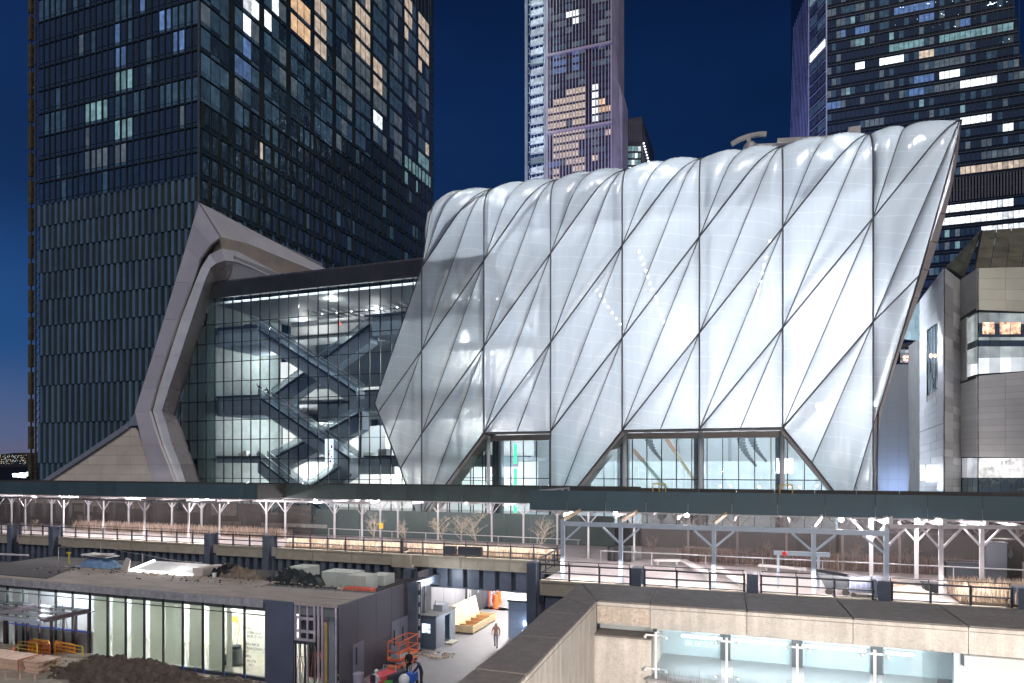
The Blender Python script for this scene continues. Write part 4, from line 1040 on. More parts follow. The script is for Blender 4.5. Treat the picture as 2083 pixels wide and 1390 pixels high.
# ribbon windows
rib_up = WIN('ribbon_upper', (.75, .82, .82), .42, contrast=.3); rib_lo = WIN('ribbon_lower', (.9, .95, 1), 1.0, contrast=.2, nsc=.5); rib_mid = W_dark
dk = WIN('ribbon_dark', (.3, .35, .35), .05); bar_lit = WIN('bar_amber', (1, .55, .35), 1.3, nsc=2.5, contrast=.9)
def strip(Pf, x0, x1, n, rows):
    for i in range(n):
        a = x0 + (x1 - x0) * i / n; b = x0 + (x1 - x0) * (i + 1) / n
        for (ta, tb, m) in rows:
            mm = m(i) if callable(m) else m
            P = [Pf(a + .5, tb(a)), Pf(b - .5, tb(b)), Pf(b - .5, ta(b)), Pf(a + .5, ta(a))]
            mb = MB(); mb.prism(P, (0, .12, 0)); mb.build('pane', mm, sh)
def MP(px, py): t = (px - 1990) / (XR - 1990); return onY(px, py, YA + .15 + 2.2 * t)
ln = lambda y0, sl, xx=1990: (lambda x: y0 + sl * (x - xx))
strip(MP, 1991, XR, 10, [(ln(634, .02), ln(657, .02), rib_up), (ln(657.6, .02), ln(685, .0), lambda i: dk), (ln(686, 0), ln(692, 0), rib_up), (ln(693, 0), ln(704, 0), dk), (ln(705, 0), ln(728, -.02), rib_up), (ln(728.6, -.02), ln(763.5, -.06), rib_lo)])
for a, b in ((1999, 2011), (2012, 2023), (2034, 2054), (2056, 2076)):
    mb = MB(); mb.prism([MP(a, 680), MP(b, 680), MP(b, 656), MP(a, 656)], (0, -.05, 0)); mb.build('bar_window', bar_lit, sh)
def MF(px, py): t = (px - 1955) / (1989 - 1955); return onY(px, py, YA + 2.75 - 2.55 * t)
strip(MF, 1968, 1989, 3, [(ln(648, -.6, 1968), ln(700, -.45, 1968), rib_up), (ln(701, -.45, 1968), ln(712, -.4, 1968), dk), (ln(713, -.4, 1968), ln(742, -.1, 1968), rib_up), (ln(742, -.1, 1968), ln(768, -.25, 1968), rib_lo)])
mb = MB(); mb.bar(MP(1989, 632), MP(XR, 637), .35); mb.bar(MP(1989, 765.5), MP(XR, 752), .35); mb.bar(MF(1955, 653), MF(1989, 631.5), .35); mb.bar(MF(1955, 778), MF(1989, 766), .35); mb.build('window_head', trim, sh)
# small upper window
for i in range(4):
    a, b = 2036 + i * 22, 2057 + i * 22; mb = MB(); mb.prism([MP(a, 606), MP(b, 606), MP(b, 572), MP(a, 572)], (0, -.12, 0)); mb.build('pane', W_grey, sh)
# street level shopfront with mirrored lettering
lobby = WIN('lobby_lit', (1, .97, .95), 1.0, contrast=.4, nsc=1.6)
strip(MP, 1991, XR, 10, [(ln(932, 0), ln(972, 0), lobby), (ln(973, 0), ln(1005, 0), dk)])
strip(MF, 1957, 1989, 3, [(ln(932, 0), ln(972, 0), WIN('lobby_dim', (.9, .9, .95), .5)), (ln(973, 0), ln(1005, 0), dk)])
text('P.RT.', MP(1995, 950) + Vector((0, -.2, 0)), 1.0, EMIT('shop_letter', (1, .95, .9), 2.5), rot=(R(90), R(0), 0), parent=sh, name='lettering')
text('IT.', MP(2016, 950) + Vector((0, -.2, 0)), 1.0, EMIT('shop_letter', (1, .95, .9), 2.5), parent=sh, name='lettering')
# glass roof prisms
rg1 = M('roof_glass', (.16, .17, .15), .12, .5, var=.4, vs=.8, rndv=.15); rg2 = M('roof_glass_warm', (.24, .23, .17), .15, .4, var=.3, vs=.8, rndv=.15)
ap = onY(1997, 470, YA + 6)
clad('roof_pane', sh, [onY(1922, 546, YA + 1.5), onY(1960, 566, YA + 3), ap, ap + Vector((-.2, .3, 0))], 3, 4, rg1, gap=.05)
clad('roof_pane', sh, [onY(1982, 547, YA + .5), onY(XR, 541, YA + 2.5), onY(XR, 455, YA + 8), ap], 7, 4, rg2, gap=.05)
mb = MB(); mb.bar(onY(1922, 545, YA + 1.5), onY(1960, 567, YA + 2.6), .2); mb.bar(onY(1982, 548, YA + .5), ap, .16); mb.build('roof_rib', trim, sh)
# solid core behind the skins
mb = MB()
for A_, B_ in (((1956, YA + 3.2), (1989, YA + .6)), ((1989, YA + .6), (XR, YA + 2.8)), ((1921, YA + 1.2), (1954, YA + 3.2)), ((1873, YA + 9.6), (1920, YA + 1.2))):
    p0, q0 = onY(A_[0], 1030, A_[1]), onY(B_[0], 1030, B_[1]); top = onY(1930, 575 if A_[0] > 1940 else 620 if A_[0] < 1900 else 565, YA + 2).z
    mb.prism([(p0.x, p0.y, 0), (q0.x, q0.y, 0), (q0.x, q0.y, top - 1.5), (p0.x, p0.y, top - 1.5)], (0, 6, 0))
mb.build('core_wall', body_s, sh)
mb = MB(); mb.prism([onY(1982, 630, YA + 2.6), onY(XR, 630, YA + 4.2), onY(XR, 560, YA + 4.2), onY(1990, 560, YA + 2.6)], (0, 5, 0)); mb.build('core_wall', body_s, sh)
# glowing script sign
ss = MB(); SP = lambda x, y: onY(1860 + x / 19.86, 930 + y / 19.86, YA + 4.8)
for (x0_, y0_, x1_, y1_, w_) in ((320, 340, 320, 930, .13), (400, 560, 380, 860, .1), (450, 600, 450, 860, .1), (510, 600, 510, 860, .1), (575, 340, 575, 860, .14), (540, 860, 535, 990, .1), (640, 600, 640, 870, .1), (700, 600, 700, 870, .1), (760, 600, 760, 870, .1), (810, 600, 815, 880, .1), (320, 610, 810, 600, .09), (320, 740, 810, 730, .09), (320, 855, 815, 860, .09)): ss.bar(SP(x0_, y0_), SP(x1_, y1_), w_ * 2.0, .1)
ss.build('shop_sign', EMIT('sign_white', (.95, .97, 1), 9), cat='sign', label='small glowing white script sign low on the pale shingled wing')
sb = thing('blue_wall', 'tall plain blue grey wall panel block between the shell leg and the shingled wing', 'wall', tuple(onY(1830, 1000, 88)))
bw = M('blue_wall_panel', (.17, .185, .205), .5, .1, var=.05, vs=.2)
clad('panel', sb, [onY(1786, 1005, 88), onY(1868, 1005, 88), onY(1868, 741, 88), onY(1786, 742, 88)], 4, 9, bw, gap=.015)
mb = MB(); mb.prism([onY(1786, 1005, 88.3), onY(1868, 1005, 88.3), onY(1868, 741, 88.3), onY(1786, 742, 88.3)], (0, 2, 0)); mb.build('core', body_s, sb)
mb = MB(); mb.prism([onY(1867.6, 995, 87.5), onY(1870.4, 995, 87.5), onY(1870.4, 748, 87.5), onY(1867.6, 748, 87.5)], (0, .2, 0)); mb.build('light_strip', EMIT('cove_light', (.95, .97, 1), 5), sb)
# terrace and lit glass above the blue wall
tr_ = thing('roof_terrace', 'lit glazed terrace with red lamps above the blue grey wall', 'terrace', tuple(onY(1850, 740, 90)))
for i in range(4): a = 1832 + i * 9.6; mb = MB(); mb.prism([onY(a, 738, 92), onY(a + 9, 738, 92), onY(a + 9, 710, 92), onY(a, 712, 92)], (0, .1, 0)); mb.build('pane', WIN('terrace_glass', (.6, .65, .75), .5, contrast=.9, nsc=2), tr_)
mb = MB(); mb.prism([onY(1828, 708, 91), onY(1871, 698, 91), onY(1871, 694, 91), onY(1828, 702, 91)], (0, 2, 0)); mb.build('canopy', trim, tr_)
mb = MB()
for i in range(14): mb.ball(onY(rnd.uniform(1838, 1868), rnd.uniform(722, 736), 91.8), .13, 6, 4)
mb.build('lamp', EMIT('terrace_lamp', (1, .35, .25), 4), tr_)
area(onY(1840, 992, 85), onY(1840, 950, 88), 4, 420, (.45, .6, 1)); lamp(onY(1905, 990, YA + 2), 70, (.5, .65, 1), .4, 'wash_light')
lamp(onY(1937, 760, YA - 3), 260, (.95, .97, 1), .2, 'wash_light'); lamp(onY(1938, 975, YA - 2), 120, (1, .93, .85), .3, 'wash_light'); lamp(onY(2050, 968, YA - 3), 220, (1, .95, .9), .4, 'wash_light')
lamp(onY(2045, 560, YA - 9), 500, (1, .97, .8), .5, 'wash_light')
# ================================================================ elevated park deck
YL, YR = 45.7, 38.2
deck_m = M('deck_concrete', (.36, .32, .32), .55, var=.14, vs=.9, bump=.1, bs=10)
mb = MB()
mb.box((-130, YL + .05, -.7), (-12.0, 58, 0)); mb.box((-12.0, YR + .05, -.7), (70, 58, 0)); tag(mb.build('deck', deck_m), kind='structure')
plank_m = M('deck_plank', (.40, .36, .355), .5, var=.12, vs=.9, rndv=.1)
mb = MB()
for r in range(24):
    y = YR + .5 + r * .62; x = -12 + (r % 3) * -1.1
    while x < 46:
        l = rnd.choice([2.4, 3.2, 3.6]); a, b = max(x, -11.9), x + l - .03
        if b > a and rnd.random() > .02: mb.box((a, y, .004), (b, y + .59, .03 + rnd.uniform(0, .006)))
        x += l
tag(mb.build('paving', plank_m), kind='stuff'); bpy.data.objects['paving']['label'] = 'long concrete planks paving the elevated deck behind the railing'; bpy.data.objects['paving']['category'] = 'paving'
mb = MB()
for r in range(12):
    y = YL + .5 + r * .62; x = -95 + (r % 3) * -1.1
    while x < -13:
        l = 3.2; mb.box((x, y, .004), (min(x + l - .03, -12.1), y + .59, .03)); x += l
t_ = mb.build('paving', plank_m, kind='stuff', label='long concrete planks paving the deck at the left, behind its railing', cat='paving')

conc = M('fascia_concrete', (.33, .31, .25), .75, var=.14, vs=1.2, rndv=.06, bump=.15, bs=9)
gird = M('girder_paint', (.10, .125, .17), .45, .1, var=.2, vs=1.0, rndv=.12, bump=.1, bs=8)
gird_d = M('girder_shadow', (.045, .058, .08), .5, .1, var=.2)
via = thing('viaduct', 'long dark riveted steel viaduct with beige concrete edge carrying the park deck', 'viaduct', (-40, YL, -6))
def fascia(x0, x1, y, n, z0=-.85):
    for i in range(n):
        a, b = x0 + (x1 - x0) * i / n + .02, x0 + (x1 - x0) * (i + 1) / n - .02
        mb = MB(); mb.box((a, y, z0), (b, y + .35, 0.02)); mb.box((a, y - .06, -.1), (b, y, .02)); mb.box((a, y - .04, z0), (b, y, z0 + .12))
        k = 3
        for j in range(k + 1): u = a + (b - a) * j / k; mb.box((max(a, u - .07), y - .04, z0 + .12), (min(b, u + .07), y, -.1))
        mb.build('fascia_panel', conc, via)
fascia(-92, -67.9, YL, 5); fascia(-67.1, -62.4, YL, 1); fascia(-61.4, -44.0, YL, 4); fascia(-43.1, -38.0, YL, 1); fascia(-37.0, -26.2, YL, 3); fascia(-24.4, -12.9, YL, 3); fascia(-12.1, 40, YR, 12)
def web(x0, x1, y, zb, dx=.82, w=.40):
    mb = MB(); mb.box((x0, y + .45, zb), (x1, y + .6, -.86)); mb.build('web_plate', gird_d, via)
    mb = MB(); mb.box((x0, y + .05, zb - .06), (x1, y + .6, zb)); mb.build('flange', gird, via)
    x = x0 + .2; 
    while x < x1 - .3:
        piece('stiffener', via, (x + w / 2, y + .28, (zb - .86) / 2), (w, .32, -.86 - zb - .01), gird); x += dx
web(-92, -25.5, YL, -2.9); web(-24, -12.9, YL, -2.25, 1.25, .9); web(-12, 40, YR, -2.4, 1.3, .9)
def column(x, y, zt=1.0, w=.56, d=.95):
    mb = MB(); mb.box((x - w / 2, y - .3, -6), (x + w / 2, y - .22, zt)); mb.box((x - w / 2, y - .3 + d, -6), (x + w / 2, y - .22 + d, zt)); mb.box((x - .05, y - .22, -6), (x + .05, y - .3 + d, zt))
    mb.box((x - w / 2, y - .22, zt - .04), (x + w / 2, y + d - .3, zt))
    for z in [z * .22 - 1 for z in range(9)]:
        for s_ in (-1, 1): mb.ball((x + s_ * (w / 2 - .06), y - .31, z), .025, 5, 3)
    for i in range(5): mb.ball((x - w / 2 + .06 + i * (w - .12) / 4, y - .2, zt + .01), .035, 5, 3)
    mb.build('column', gird, via)
for x in (-67.5, -61.9, -43.5, -37.5, -85): column(x, YL - .35)
for x in (-12.5, -6.4, -.33, 5.78, 11.6, 17.7): column(x, YR - .1, 1.05)
for x, y in ((-25.2, YL + .3), (-24.3, YL - .9), (-23.6, YL + 6), (-25.2, YL + 6)): column(x, y, -.9, .6, .9)
mb = MB(); mb.box((-26.1, YL - .35, -.95), (-24.5, YL + .2, .05)); mb.build('corbel', conc, via, bevel=.03)
mb = MB(); mb.tube([(-25.7, YL + .1, -6), (-25.7, YL + .1, -.95)], .42, 16); mb.build('round_column', M('column_steel', (.11, .12, .14), .3, .5), via)

# railings, one per bay
rail_m = M('railing_paint', (.045, .05, .065), .45, .2, var=.1)
def railing(x0, x1, y, label, z=0.0, dirx=True, x1y=None):
    t = thing('railing', label, 'railing', (x0, y, z), group='dark steel railings along the deck edge')
    n = max(1, round((x1 - x0) / 1.75))
    for i in range(n + 1):
        x = x0 + (x1 - x0) * i / n
        mb = MB(); mb.bar((x, y, z), (x, y, z + 1.0), .10, .10); mb.bar((x - .06, y, z + .9), (x - .06, y + .12, z + 1.15), .04); mb.ball((x, y - .02, z + .48), .085, 6, 4); mb.build('post', rail_m, t)
    for zz, r in ((1.16, .022), (.93, .05), (.48, .045), (.10, .03)):
        mb = MB(); mb.tube([(x0, y, z + zz), (x1, y, z + zz)], r, 6); mb.build('rail', rail_m, t)
    return t
nth = ['first', 'second', 'third', 'fourth', 'fifth', 'sixth']
for i, (a, b) in enumerate(((-67.1, -62.4), (-61.4, -44.0), (-43.1, -38.0), (-37.0, -25.5), (-25.4, -13.2))):
    railing(a, b, YL + .1, ['short railing bay between the two leftmost steel columns', 'long railing bay over the tarpaulin, left half of the deck', 'short railing bay between the paired columns left of the gallery glass centre', 'railing bay with dry grasses behind it, ending at the round column', 'railing bay over the street with grasses and a dark box on it'][i])
railing(-90, -68, YL + .1, 'railing bay running out of the picture at the far left')
for i, (a, b) in enumerate(((-12.1, -6.8), (-6.0, -.75), (.1, 5.35), (6.2, 11.2), (12.0, 17.3))):
    railing(a, b, YR + .1, ['railing bay just right of the street, in front of the black bins', 'railing bay in front of the diagonal white benches', 'railing bay in front of the tipped dark skip', 'railing bay with the straw grasses behind its right end', 'railing bay cut by the right edge of the picture'][i])
t = thing('railing', 'slanting ramp handrail at the step of the deck edge, right of the grasses', 'railing', (-13, 42, 0), group='dark steel railings along the deck edge')
for zz in (1.05, .55, .12): mb = MB(); mb.bar((-12.6, YR + .3, zz), (-12.9, YL + .2, zz), .07); mb.build('rail', rail_m, t)
for y in (39.5, 41.5, 43.5, 45.3): mb = MB(); mb.bar((-12.75, y, 0), (-12.75, y, 1.05), .07); mb.build('post', rail_m, t)
for x, w, lab in ((-22.6, 1.1, 'smaller dark box hung on the railing over the street'), (-20.9, 2.1, 'longer dark box hung on the railing over the street')):
    pass
for a, b, lab in ((903, 927, 'smaller of the two dark boxes hung on the railing over the street'), (933, 980, 'longer of the two dark boxes hung on the railing over the street')):
    p, q = onY(a, 1132, YL - .25), onY(b, 1132, YL - .25)
    mb = MB(); mb.box((p.x, YL - .4, .22), (q.x, YL, .82)); mb.build('control_box', M('box_black', (.035, .04, .05), .5), label=lab, cat='box', bevel=.02)

# ---------------------------------------------------------------- construction walkway covers
ply = M('plywood_blue', (.048, .085, .105), .6, var=.16, vs=.9, rndv=.07, bump=.1, bs=20)
ply_g = M('plywood_green', (.055, .08, .080), .6, var=.18, vs=.9, rndv=.10, bump=.1, bs=20)
ply_d = M('plywood_brown', (.045, .045, .045), .7, var=.35, rndv=.2)
white_st = M('white_post', (.46, .44, .46), .5, .05, var=.12, vs=1.5, rndv=.08); blue_st = M('pale_blue_beam', (.36, .43, .52), .5, .1, var=.12, vs=1.5); timber = M('raw_timber', (.42, .32, .20), .7, var=.2, vs=2)
soff = M('soffit_board', (.42, .37, .36), .7, var=.2, vs=1.2)
def cover(name_label, x0, x1, yf, yb, zt, pw, mat, posts_f, posts_b, beam_z=3.35, pm=white_st, bm=white_st, ret=None):
    t = thing('walkway_cover', name_label, 'scaffolding', (x0, yf, 0))
    zb = zt - 1.24; x = x0
    while x < x1 - .05:
        b = min(x + pw, x1)
        mb = MB(); mb.box((x + .012, yf, zb), (b - .012, yf + .05, zt)); mb.build('plywood_panel', mat if not isinstance(mat, list) else rnd.choice(mat), t); x = b
    x = x0
    while x < x1 - .05:
        b = min(x + pw, x1); mb = MB(); mb.box((x + .012, yb, zb), (b - .012, yb + .05, zt - .05)); mb.build('rear_panel', ply_d, t); x = b
    mb = MB(); mb.box((x0, yf + .06, zb + .05), (x1, yb - .02, zb + .17)); mb.build('roof_board', soff, t)
    mb = MB(); mb.box((x0, yf - .03, zb - .07), (x1, yf + .1, zb - .01)); mb.build('edge_trim', white_st, t)
    n = int((x1 - x0) / 1.2)
    mb = MB()
    for i in range(n): x = x0 + .4 + i * 1.2; mb.box((x, yf + .3, zb - .16), (x + .09, yb - .3, zb + .04))
    mb.build('joist', soff, t)
    for y, plist in ((yf + .55, posts_f), (yb - .5, posts_b)):
        if not plist: continue
        for x in plist:
            mb = MB(); mb.bar((x, y, 0), (x, y, beam_z), .13, .13); mb.box((x - .2, y - .2, .0), (x + .2, y + .2, .04)); mb.build('post', pm, t)
            for s_ in (-1, 1):
                mb = MB(); mb.bar((x + s_ * .05, y, beam_z - 1.0), (x + s_ * .85, y, beam_z - .08), .06); mb.build('brace', pm, t)
            mb = MB(); mb.bar((x, y + .05, beam_z - .9), (x, y + .8, beam_z + .1), .06); mb.build('brace', pm, t)
            mb = MB(); mb.bar((x, yf + .2, beam_z + .13), (x, yb - .2, beam_z + .13), .13, .2); mb.build('cross_beam', pm, t)
        mb = MB(); mb.bar((min(plist) - 1.5, y, beam_z), (max(plist) + 1.0, y, beam_z), .16, .18); mb.build('beam', bm, t)
    return t
PX = lambda px, Y: onY(px, HY, Y).x
cover('long dark blue plywood walkway cover on white posts across the left half', -92, -39.5, 46.4, 52.5, 5.12, 2.44, ply, [PX(p, 46.95) for p in (51, 129, 210, 294, 384, 446)] + [-72, -78, -84], [PX(p, 52) for p in (24, 105, 180, 262, 350, 410)], 3.5)
cover('greenish plywood walkway cover on white posts in the middle, above the bare trees', -39.5, -9.0, 50.0, 55.6, 5.05, 2.44, ply_g, [PX(p, 50.6) for p in (543, 581, 681, 737)], [PX(p, 54.6) for p in (768, 804, 886, 996, 1061, 1130)], 3.5)
piece('plywood_panel', bpy.data.objects['walkway_cover'], (-39.45, 48.2, 4.5), (.06, 3.6, 1.24), ply_d)
cover('nearest blue plywood walkway cover on pale blue steel posts across the right half', PX(1077, 41), 45, 41.0, 48.6, 5.18, 2.44, ply, [], [PX(p, 48.1) for p in (1197, 1290, 1400, 1500, 1600, 1714, 1830, 1866, 1995, 2070)], 3.5)
# pale blue steel frame standing in front of that cover
t = thing('steel_portal', 'pale blue steel portal frame with diagonal braces in front of the black bins', 'scaffolding', (-11, 39, 0))
xs = [PX(p, 39) for p in (1145, 1263, 1452, 1655, 1803)]
for x in xs:
    mb = MB(); mb.bar((x, 39, 0), (x, 39, 3.55), .22, .22); mb.build('post', blue_st, t)
    for s_ in (-1, 1):
        if (x == xs[0] and s_ < 0) or (x == xs[-1] and s_ > 0): continue
        mb = MB(); mb.bar((x + s_ * .1, 39, 2.3), (x + s_ * 1.05, 39, 3.15), .11); mb.build('brace', blue_st, t)
    mb = MB(); mb.bar((x, 39, 3.55), (x + .6, 41.2, 4.0), .12, .2); mb.build('outrigger', timber if x < xs[3] else white_st, t)
mb = MB(); mb.bar((xs[0] - .1, 39, 3.3), (xs[-1] + .1, 39, 3.3), .16, .26); mb.build('beam', blue_st, t)
t = thing('steel_portal', 'white steel portal frame with heavy beams near the right edge', 'scaffolding', (6, 40, 0))
for px, Y in ((1803, 39.6), (1914, 39.8), (1772, 43.2), (1864, 43.2), (1997, 41.5), (2090, 41.5)):
    x = PX(px, Y); mb = MB(); mb.bar((x, Y, 0), (x, Y, 3.75), .19, .17); mb.build('post', white_st, t)
    for s_ in (-1, 1): mb = MB(); mb.bar((x, Y, 2.5), (x + s_ * .9, Y, 3.6), .1); mb.build('brace', white_st, t)
for (a, ya), (b, yb) in (((1772, 45), (1812, 39.4)), ((1860, 45), (1922, 39.6)), ((1948, 43), (2008, 41.2))):
    mb = MB(); mb.bar((PX(a, ya), ya, 3.9), (PX(b, yb), yb, 3.85), .2, .42); mb.build('cross_beam', white_st, t)
mb = MB(); mb.bar((PX(1803, 39.8), 39.8, 3.6), (PX(2090, 41.5), 41.5, 3.6), .14, .2); mb.build('beam', white_st, t)
# low pale steel trestle
t = thing('trestle', 'low pale blue steel trestle beam on two posts, right middle of the deck', 'trestle', (1, 40, 0))
a, b = PX(1574, 40.2), PX(1688, 40.2)
mb = MB(); mb.bar((a, 40.2, 1.95), (b, 40.2, 1.95), .22, .22); mb.build('beam', blue_st, t)
for px in (1583, 1665): x = PX(px, 40.2); mb = MB(); mb.bar((x, 40.2, 0), (x, 40.2, 1.9), .12); mb.build('post', blue_st, t)
mb = MB(); mb.ball((PX(1596, 40), 40.05, 1.95), .14, 8, 6); mb.build('warning_lamp', M('lamp_red', (.8, .05, .03), .4), t)

# dark hoarding and netting along the north edge of the deck
hd = thing('hoarding', 'dark green plywood hoarding behind the bare trees in the middle', 'fence', (-30, 55.9, 0))
x = -40.5
while x < -12.5: mb = MB(); mb.box((x + .012, 55.9, 0), (x + 2.42, 55.96, 2.5)); mb.build('panel', ply_g, hd); x += 2.44
hd2 = thing('hoarding', 'brown grey netted fence behind the left half of the deck', 'fence', (-70, 56.2, 0))
netm = GLASS('debris_net', (.55, .48, .46), .02, .5, haze=.33, hazecol=(.22, .20, .20))
x = -95
while x < -40.6:
    mb = MB(); mb.box((x + .02, 56.0, 0.0), (x + 2.98, 56.03, 2.3 + .5 * math.sin(x * 1.1))); mb.build('net_panel', M('net_brown', (.095, .09, .09), .8, var=.5, vs=.8, stretch=(.6, 1, 3)), hd2)
    mb = MB(); mb.bar((x, 55.95, 0), (x, 55.95, 3.6), .07); mb.build('net_post', steel_dark, hd2); x += 3
for px, py, w, h_ in ((162, 1034, 1.6, .75), (186, 1035, .5, .75), (210, 1036, 1.9, .75), (173, 1056, 2.2, .8), (395, 1030, 2.6, 1.3), (455, 1034, 3.2, 1.5), (470, 1066, 2.4, .5), (560, 1068, 3.4, .35), (625, 1070, 4.6, .35)):
    p = onY(px, py, 55.9); piece('lit_window_patch', hd2, (p.x, 55.88, p.z), (w, .05, h_), M('window_patch_pale', (.26, .26, .25), .6, var=.3, vs=2, rndv=.3))  # pale colour on the fence stands in for lit window patches
def net(x0, x1, y, z0, z1, label, sag=.12, mat=netm):
    t = thing('debris_netting', label, 'netting', (x0, y, z0)); n = max(1, int((x1 - x0) / 2.4))
    for i in range(n):
        a, b = x0 + (x1 - x0) * i / n, x0 + (x1 - x0) * (i + 1) / n; mb = MB(); m = 8; vs = []
        for jj in range(m + 1):
            for ii in range(m + 1):
                u, v = ii / m, jj / m; vs.append((a + (b - a) * u, y + sag * math.sin(u * math.pi * 2 + i) * math.sin(v * 3) + rnd.uniform(-.03, .03), z0 + (z1 - z0) * v))
        fs = [(r * (m + 1) + c, r * (m + 1) + c + 1, (r + 1) * (m + 1) + c + 1, (r + 1) * (m + 1) + c) for r in range(m) for c in range(m)]
        mb.add(vs, fs, 0, True); mb.build('net_sheet', mat, t)
    return t
net(PX(1305, 47.4), PX(1700, 47.4), 47.4, .25, 3.8, 'brown translucent netting hanging behind the pale blue portal')
net(PX(1705, 47.4), PX(2200, 46), 46.9, .2, 3.8, 'brown translucent netting hanging behind the white portal at right')
t = net(-90, -42, 53.4, .3, 3.7, 'brown translucent netting behind the left walkway posts')
hd3 = thing('hoarding', 'low dark timber hoarding along the far side of the deck, right half', 'fence', (10, 57, 0))
x = -12
while x < 45: mb = MB(); mb.box((x + .01, 57.0, 0), (x + 2.42, 57.05, 1.7)); mb.build('panel', ply_d, hd3); x += 2.44
# lower glass front of the gallery seen under the covers is part of the gallery; thin rails on the deck
mb = MB()
for z in (.95,): mb.tube([(-37, 53.0, z), (-13, 51.5, z)], .03, 5)
for i in range(8): mb.tube([(-37 + i * 3.4, 53 - i * .21, 0), (-37 + i * 3.4, 53 - i * .21, .95)], .03, 5)
mb.build('handrail', white_st, label='thin white handrail running behind the bare trees', cat='handrail')
mb = MB()
for z in (1.0,): mb.tube([(-10, 45.2, z), (30, 44.6, z)], .035, 5)
for i in range(12): mb.tube([(-10 + i * 3.4, 45.1, 0), (-10 + i * 3.4, 45.1, 1.0)], .03, 5)
mb.build('handrail', white_st, label='thin white handrail crossing the deck behind the pale blue portal', cat='handrail')

# bins
for px, w, lab in ((1245, .62, 'slimmer black litter bin on the deck, left of the pair'), (1264, .95, 'wider black litter bins unit on the deck, right of the slim bin')):
    p = onZ(px, 1120, 0); x = PX(px, 47.5)
    t = thing('litter_bin', lab, 'bin', (x, 47.5, 0)); k = 1 if w < .7 else 2
    mb = MB(); [mb.cyl((x + (q - (k - 1) / 2) * .72, 47.5, .05), .33, .95, 14) for q in range(k)]; mb.build('body', M('bin_black', (.02, .02, .022), .5), t)
    mb = MB(); [mb.cyl((x + (q - (k - 1) / 2) * .72, 47.5, 1.0), .35, .05, 14) for q in range(k)]; mb.build('rim', steel_dark, t)
for px, Y, w, h_, lab, m_ in ((1897, 41.6, .95, .5, 'small dark planter tub on the deck at right', 'tub'), (1970, 46.5, 2.1, 1.0, 'large black box by the netting near the right edge', 'bx'), (2027, 45, 1.0, 2.4, 'black notice cabinet standing at the right edge', 'cab'), (2050, 47, 1.4, 2.4, 'black cabinet behind the notice cabinet at the right edge', 'cab')):
    x = PX(px, Y); t = thing({'tub': 'planter_tub', 'bx': 'storage_box', 'cab': 'cabinet'}[m_], lab, 'box', (x, Y, 0))
    mb = MB()
    if m_ == 'tub': mb.add([(x - w / 2 * .8, Y - .3, 0), (x + w / 2 * .8, Y - .3, 0), (x + w / 2 * .8, Y + .3, 0), (x - w / 2 * .8, Y + .3, 0), (x - w / 2, Y - .4, h_), (x + w / 2, Y - .4, h_), (x + w / 2, Y + .4, h_), (x - w / 2, Y + .4, h_)], [(0, 3, 2, 1), (4, 5, 6, 7), (0, 1, 5, 4), (1, 2, 6, 5), (2, 3, 7, 6), (3, 0, 4, 7)])
    else: mb.box((x - w / 2, Y, 0), (x + w / 2, Y + .8, h_))
    mb.build('body', M('box_black', (.035, .04, .05), .5), t, bevel=.02)
    mb = MB(); mb.box((x - w / 2 - .04, Y - .42 if m_ == 'tub' else Y - .04, h_), (x + w / 2 + .04, Y + .84 if m_ != 'tub' else Y + .42, h_ + .05)); mb.build('lid', M('box_black', (.035, .04, .05), .5), t)
# tipping skip, cart
x = PX(1702, 39.3); t = thing('tipping_skip', 'dark open wheeled tipping skip behind the railing, right of centre', 'skip', (x, 39.3, 0))
sk = M('skip_dark', (.05, .055, .065), .5, .2)
mb = MB(); mb.add([(x - .55, 39, .35), (x + .45, 39, .35), (x + .45, 40, .35), (x - .55, 40, .35), (x - .95, 38.9, 1.15), (x + .65, 38.9, .95), (x + .65, 40.1, .95), (x - .95, 40.1, 1.15)], [(0, 3, 2, 1), (0, 1, 5, 4), (1, 2, 6, 5), (2, 3, 7, 6), (3, 0, 4, 7)]); mb.build('tub', sk, t)
mb = MB(); mb.bar((x - .97, 38.9, 1.15), (x + .67, 38.9, .95), .06); mb.bar((x - .97, 40.1, 1.15), (x + .67, 40.1, .95), .06); mb.bar((x - .97, 38.9, 1.15), (x - .97, 40.1, 1.15), .06); mb.build('rim', steel_dark, t)
for d in (-.4, .4): mb = MB(); mb.tube([(x + d, 38.95, .18), (x + d, 39.05, .18)], .18, 12); mb.build('wheel', M('tyre', (.02, .02, .02), .8), t)
x = PX(1765, 39.2); t = thing('site_cart', 'grey panelled site cart with castors behind the railing, right of the skip', 'cart', (x, 39.2, 0))
mb = MB(); mb.box((x - .9, 38.8, .25), (x + .9, 39.8, 1.0)); mb.build('body', M('cart_grey', (.22, .24, .32), .4, .3), t, bevel=.03)
for i in range(7): piece('slat', t, (x - .75 + i * .25, 38.78, .62), (.18, .04, .62), M('cart_slat', (.16, .18, .26), .4, .3))
for d in (-.7, .7): mb = MB(); mb.tube([(x + d, 38.8, .12), (x + d, 38.88, .12)], .12, 10); mb.build('castor', M('tyre', (.02, .02, .02), .8), t)
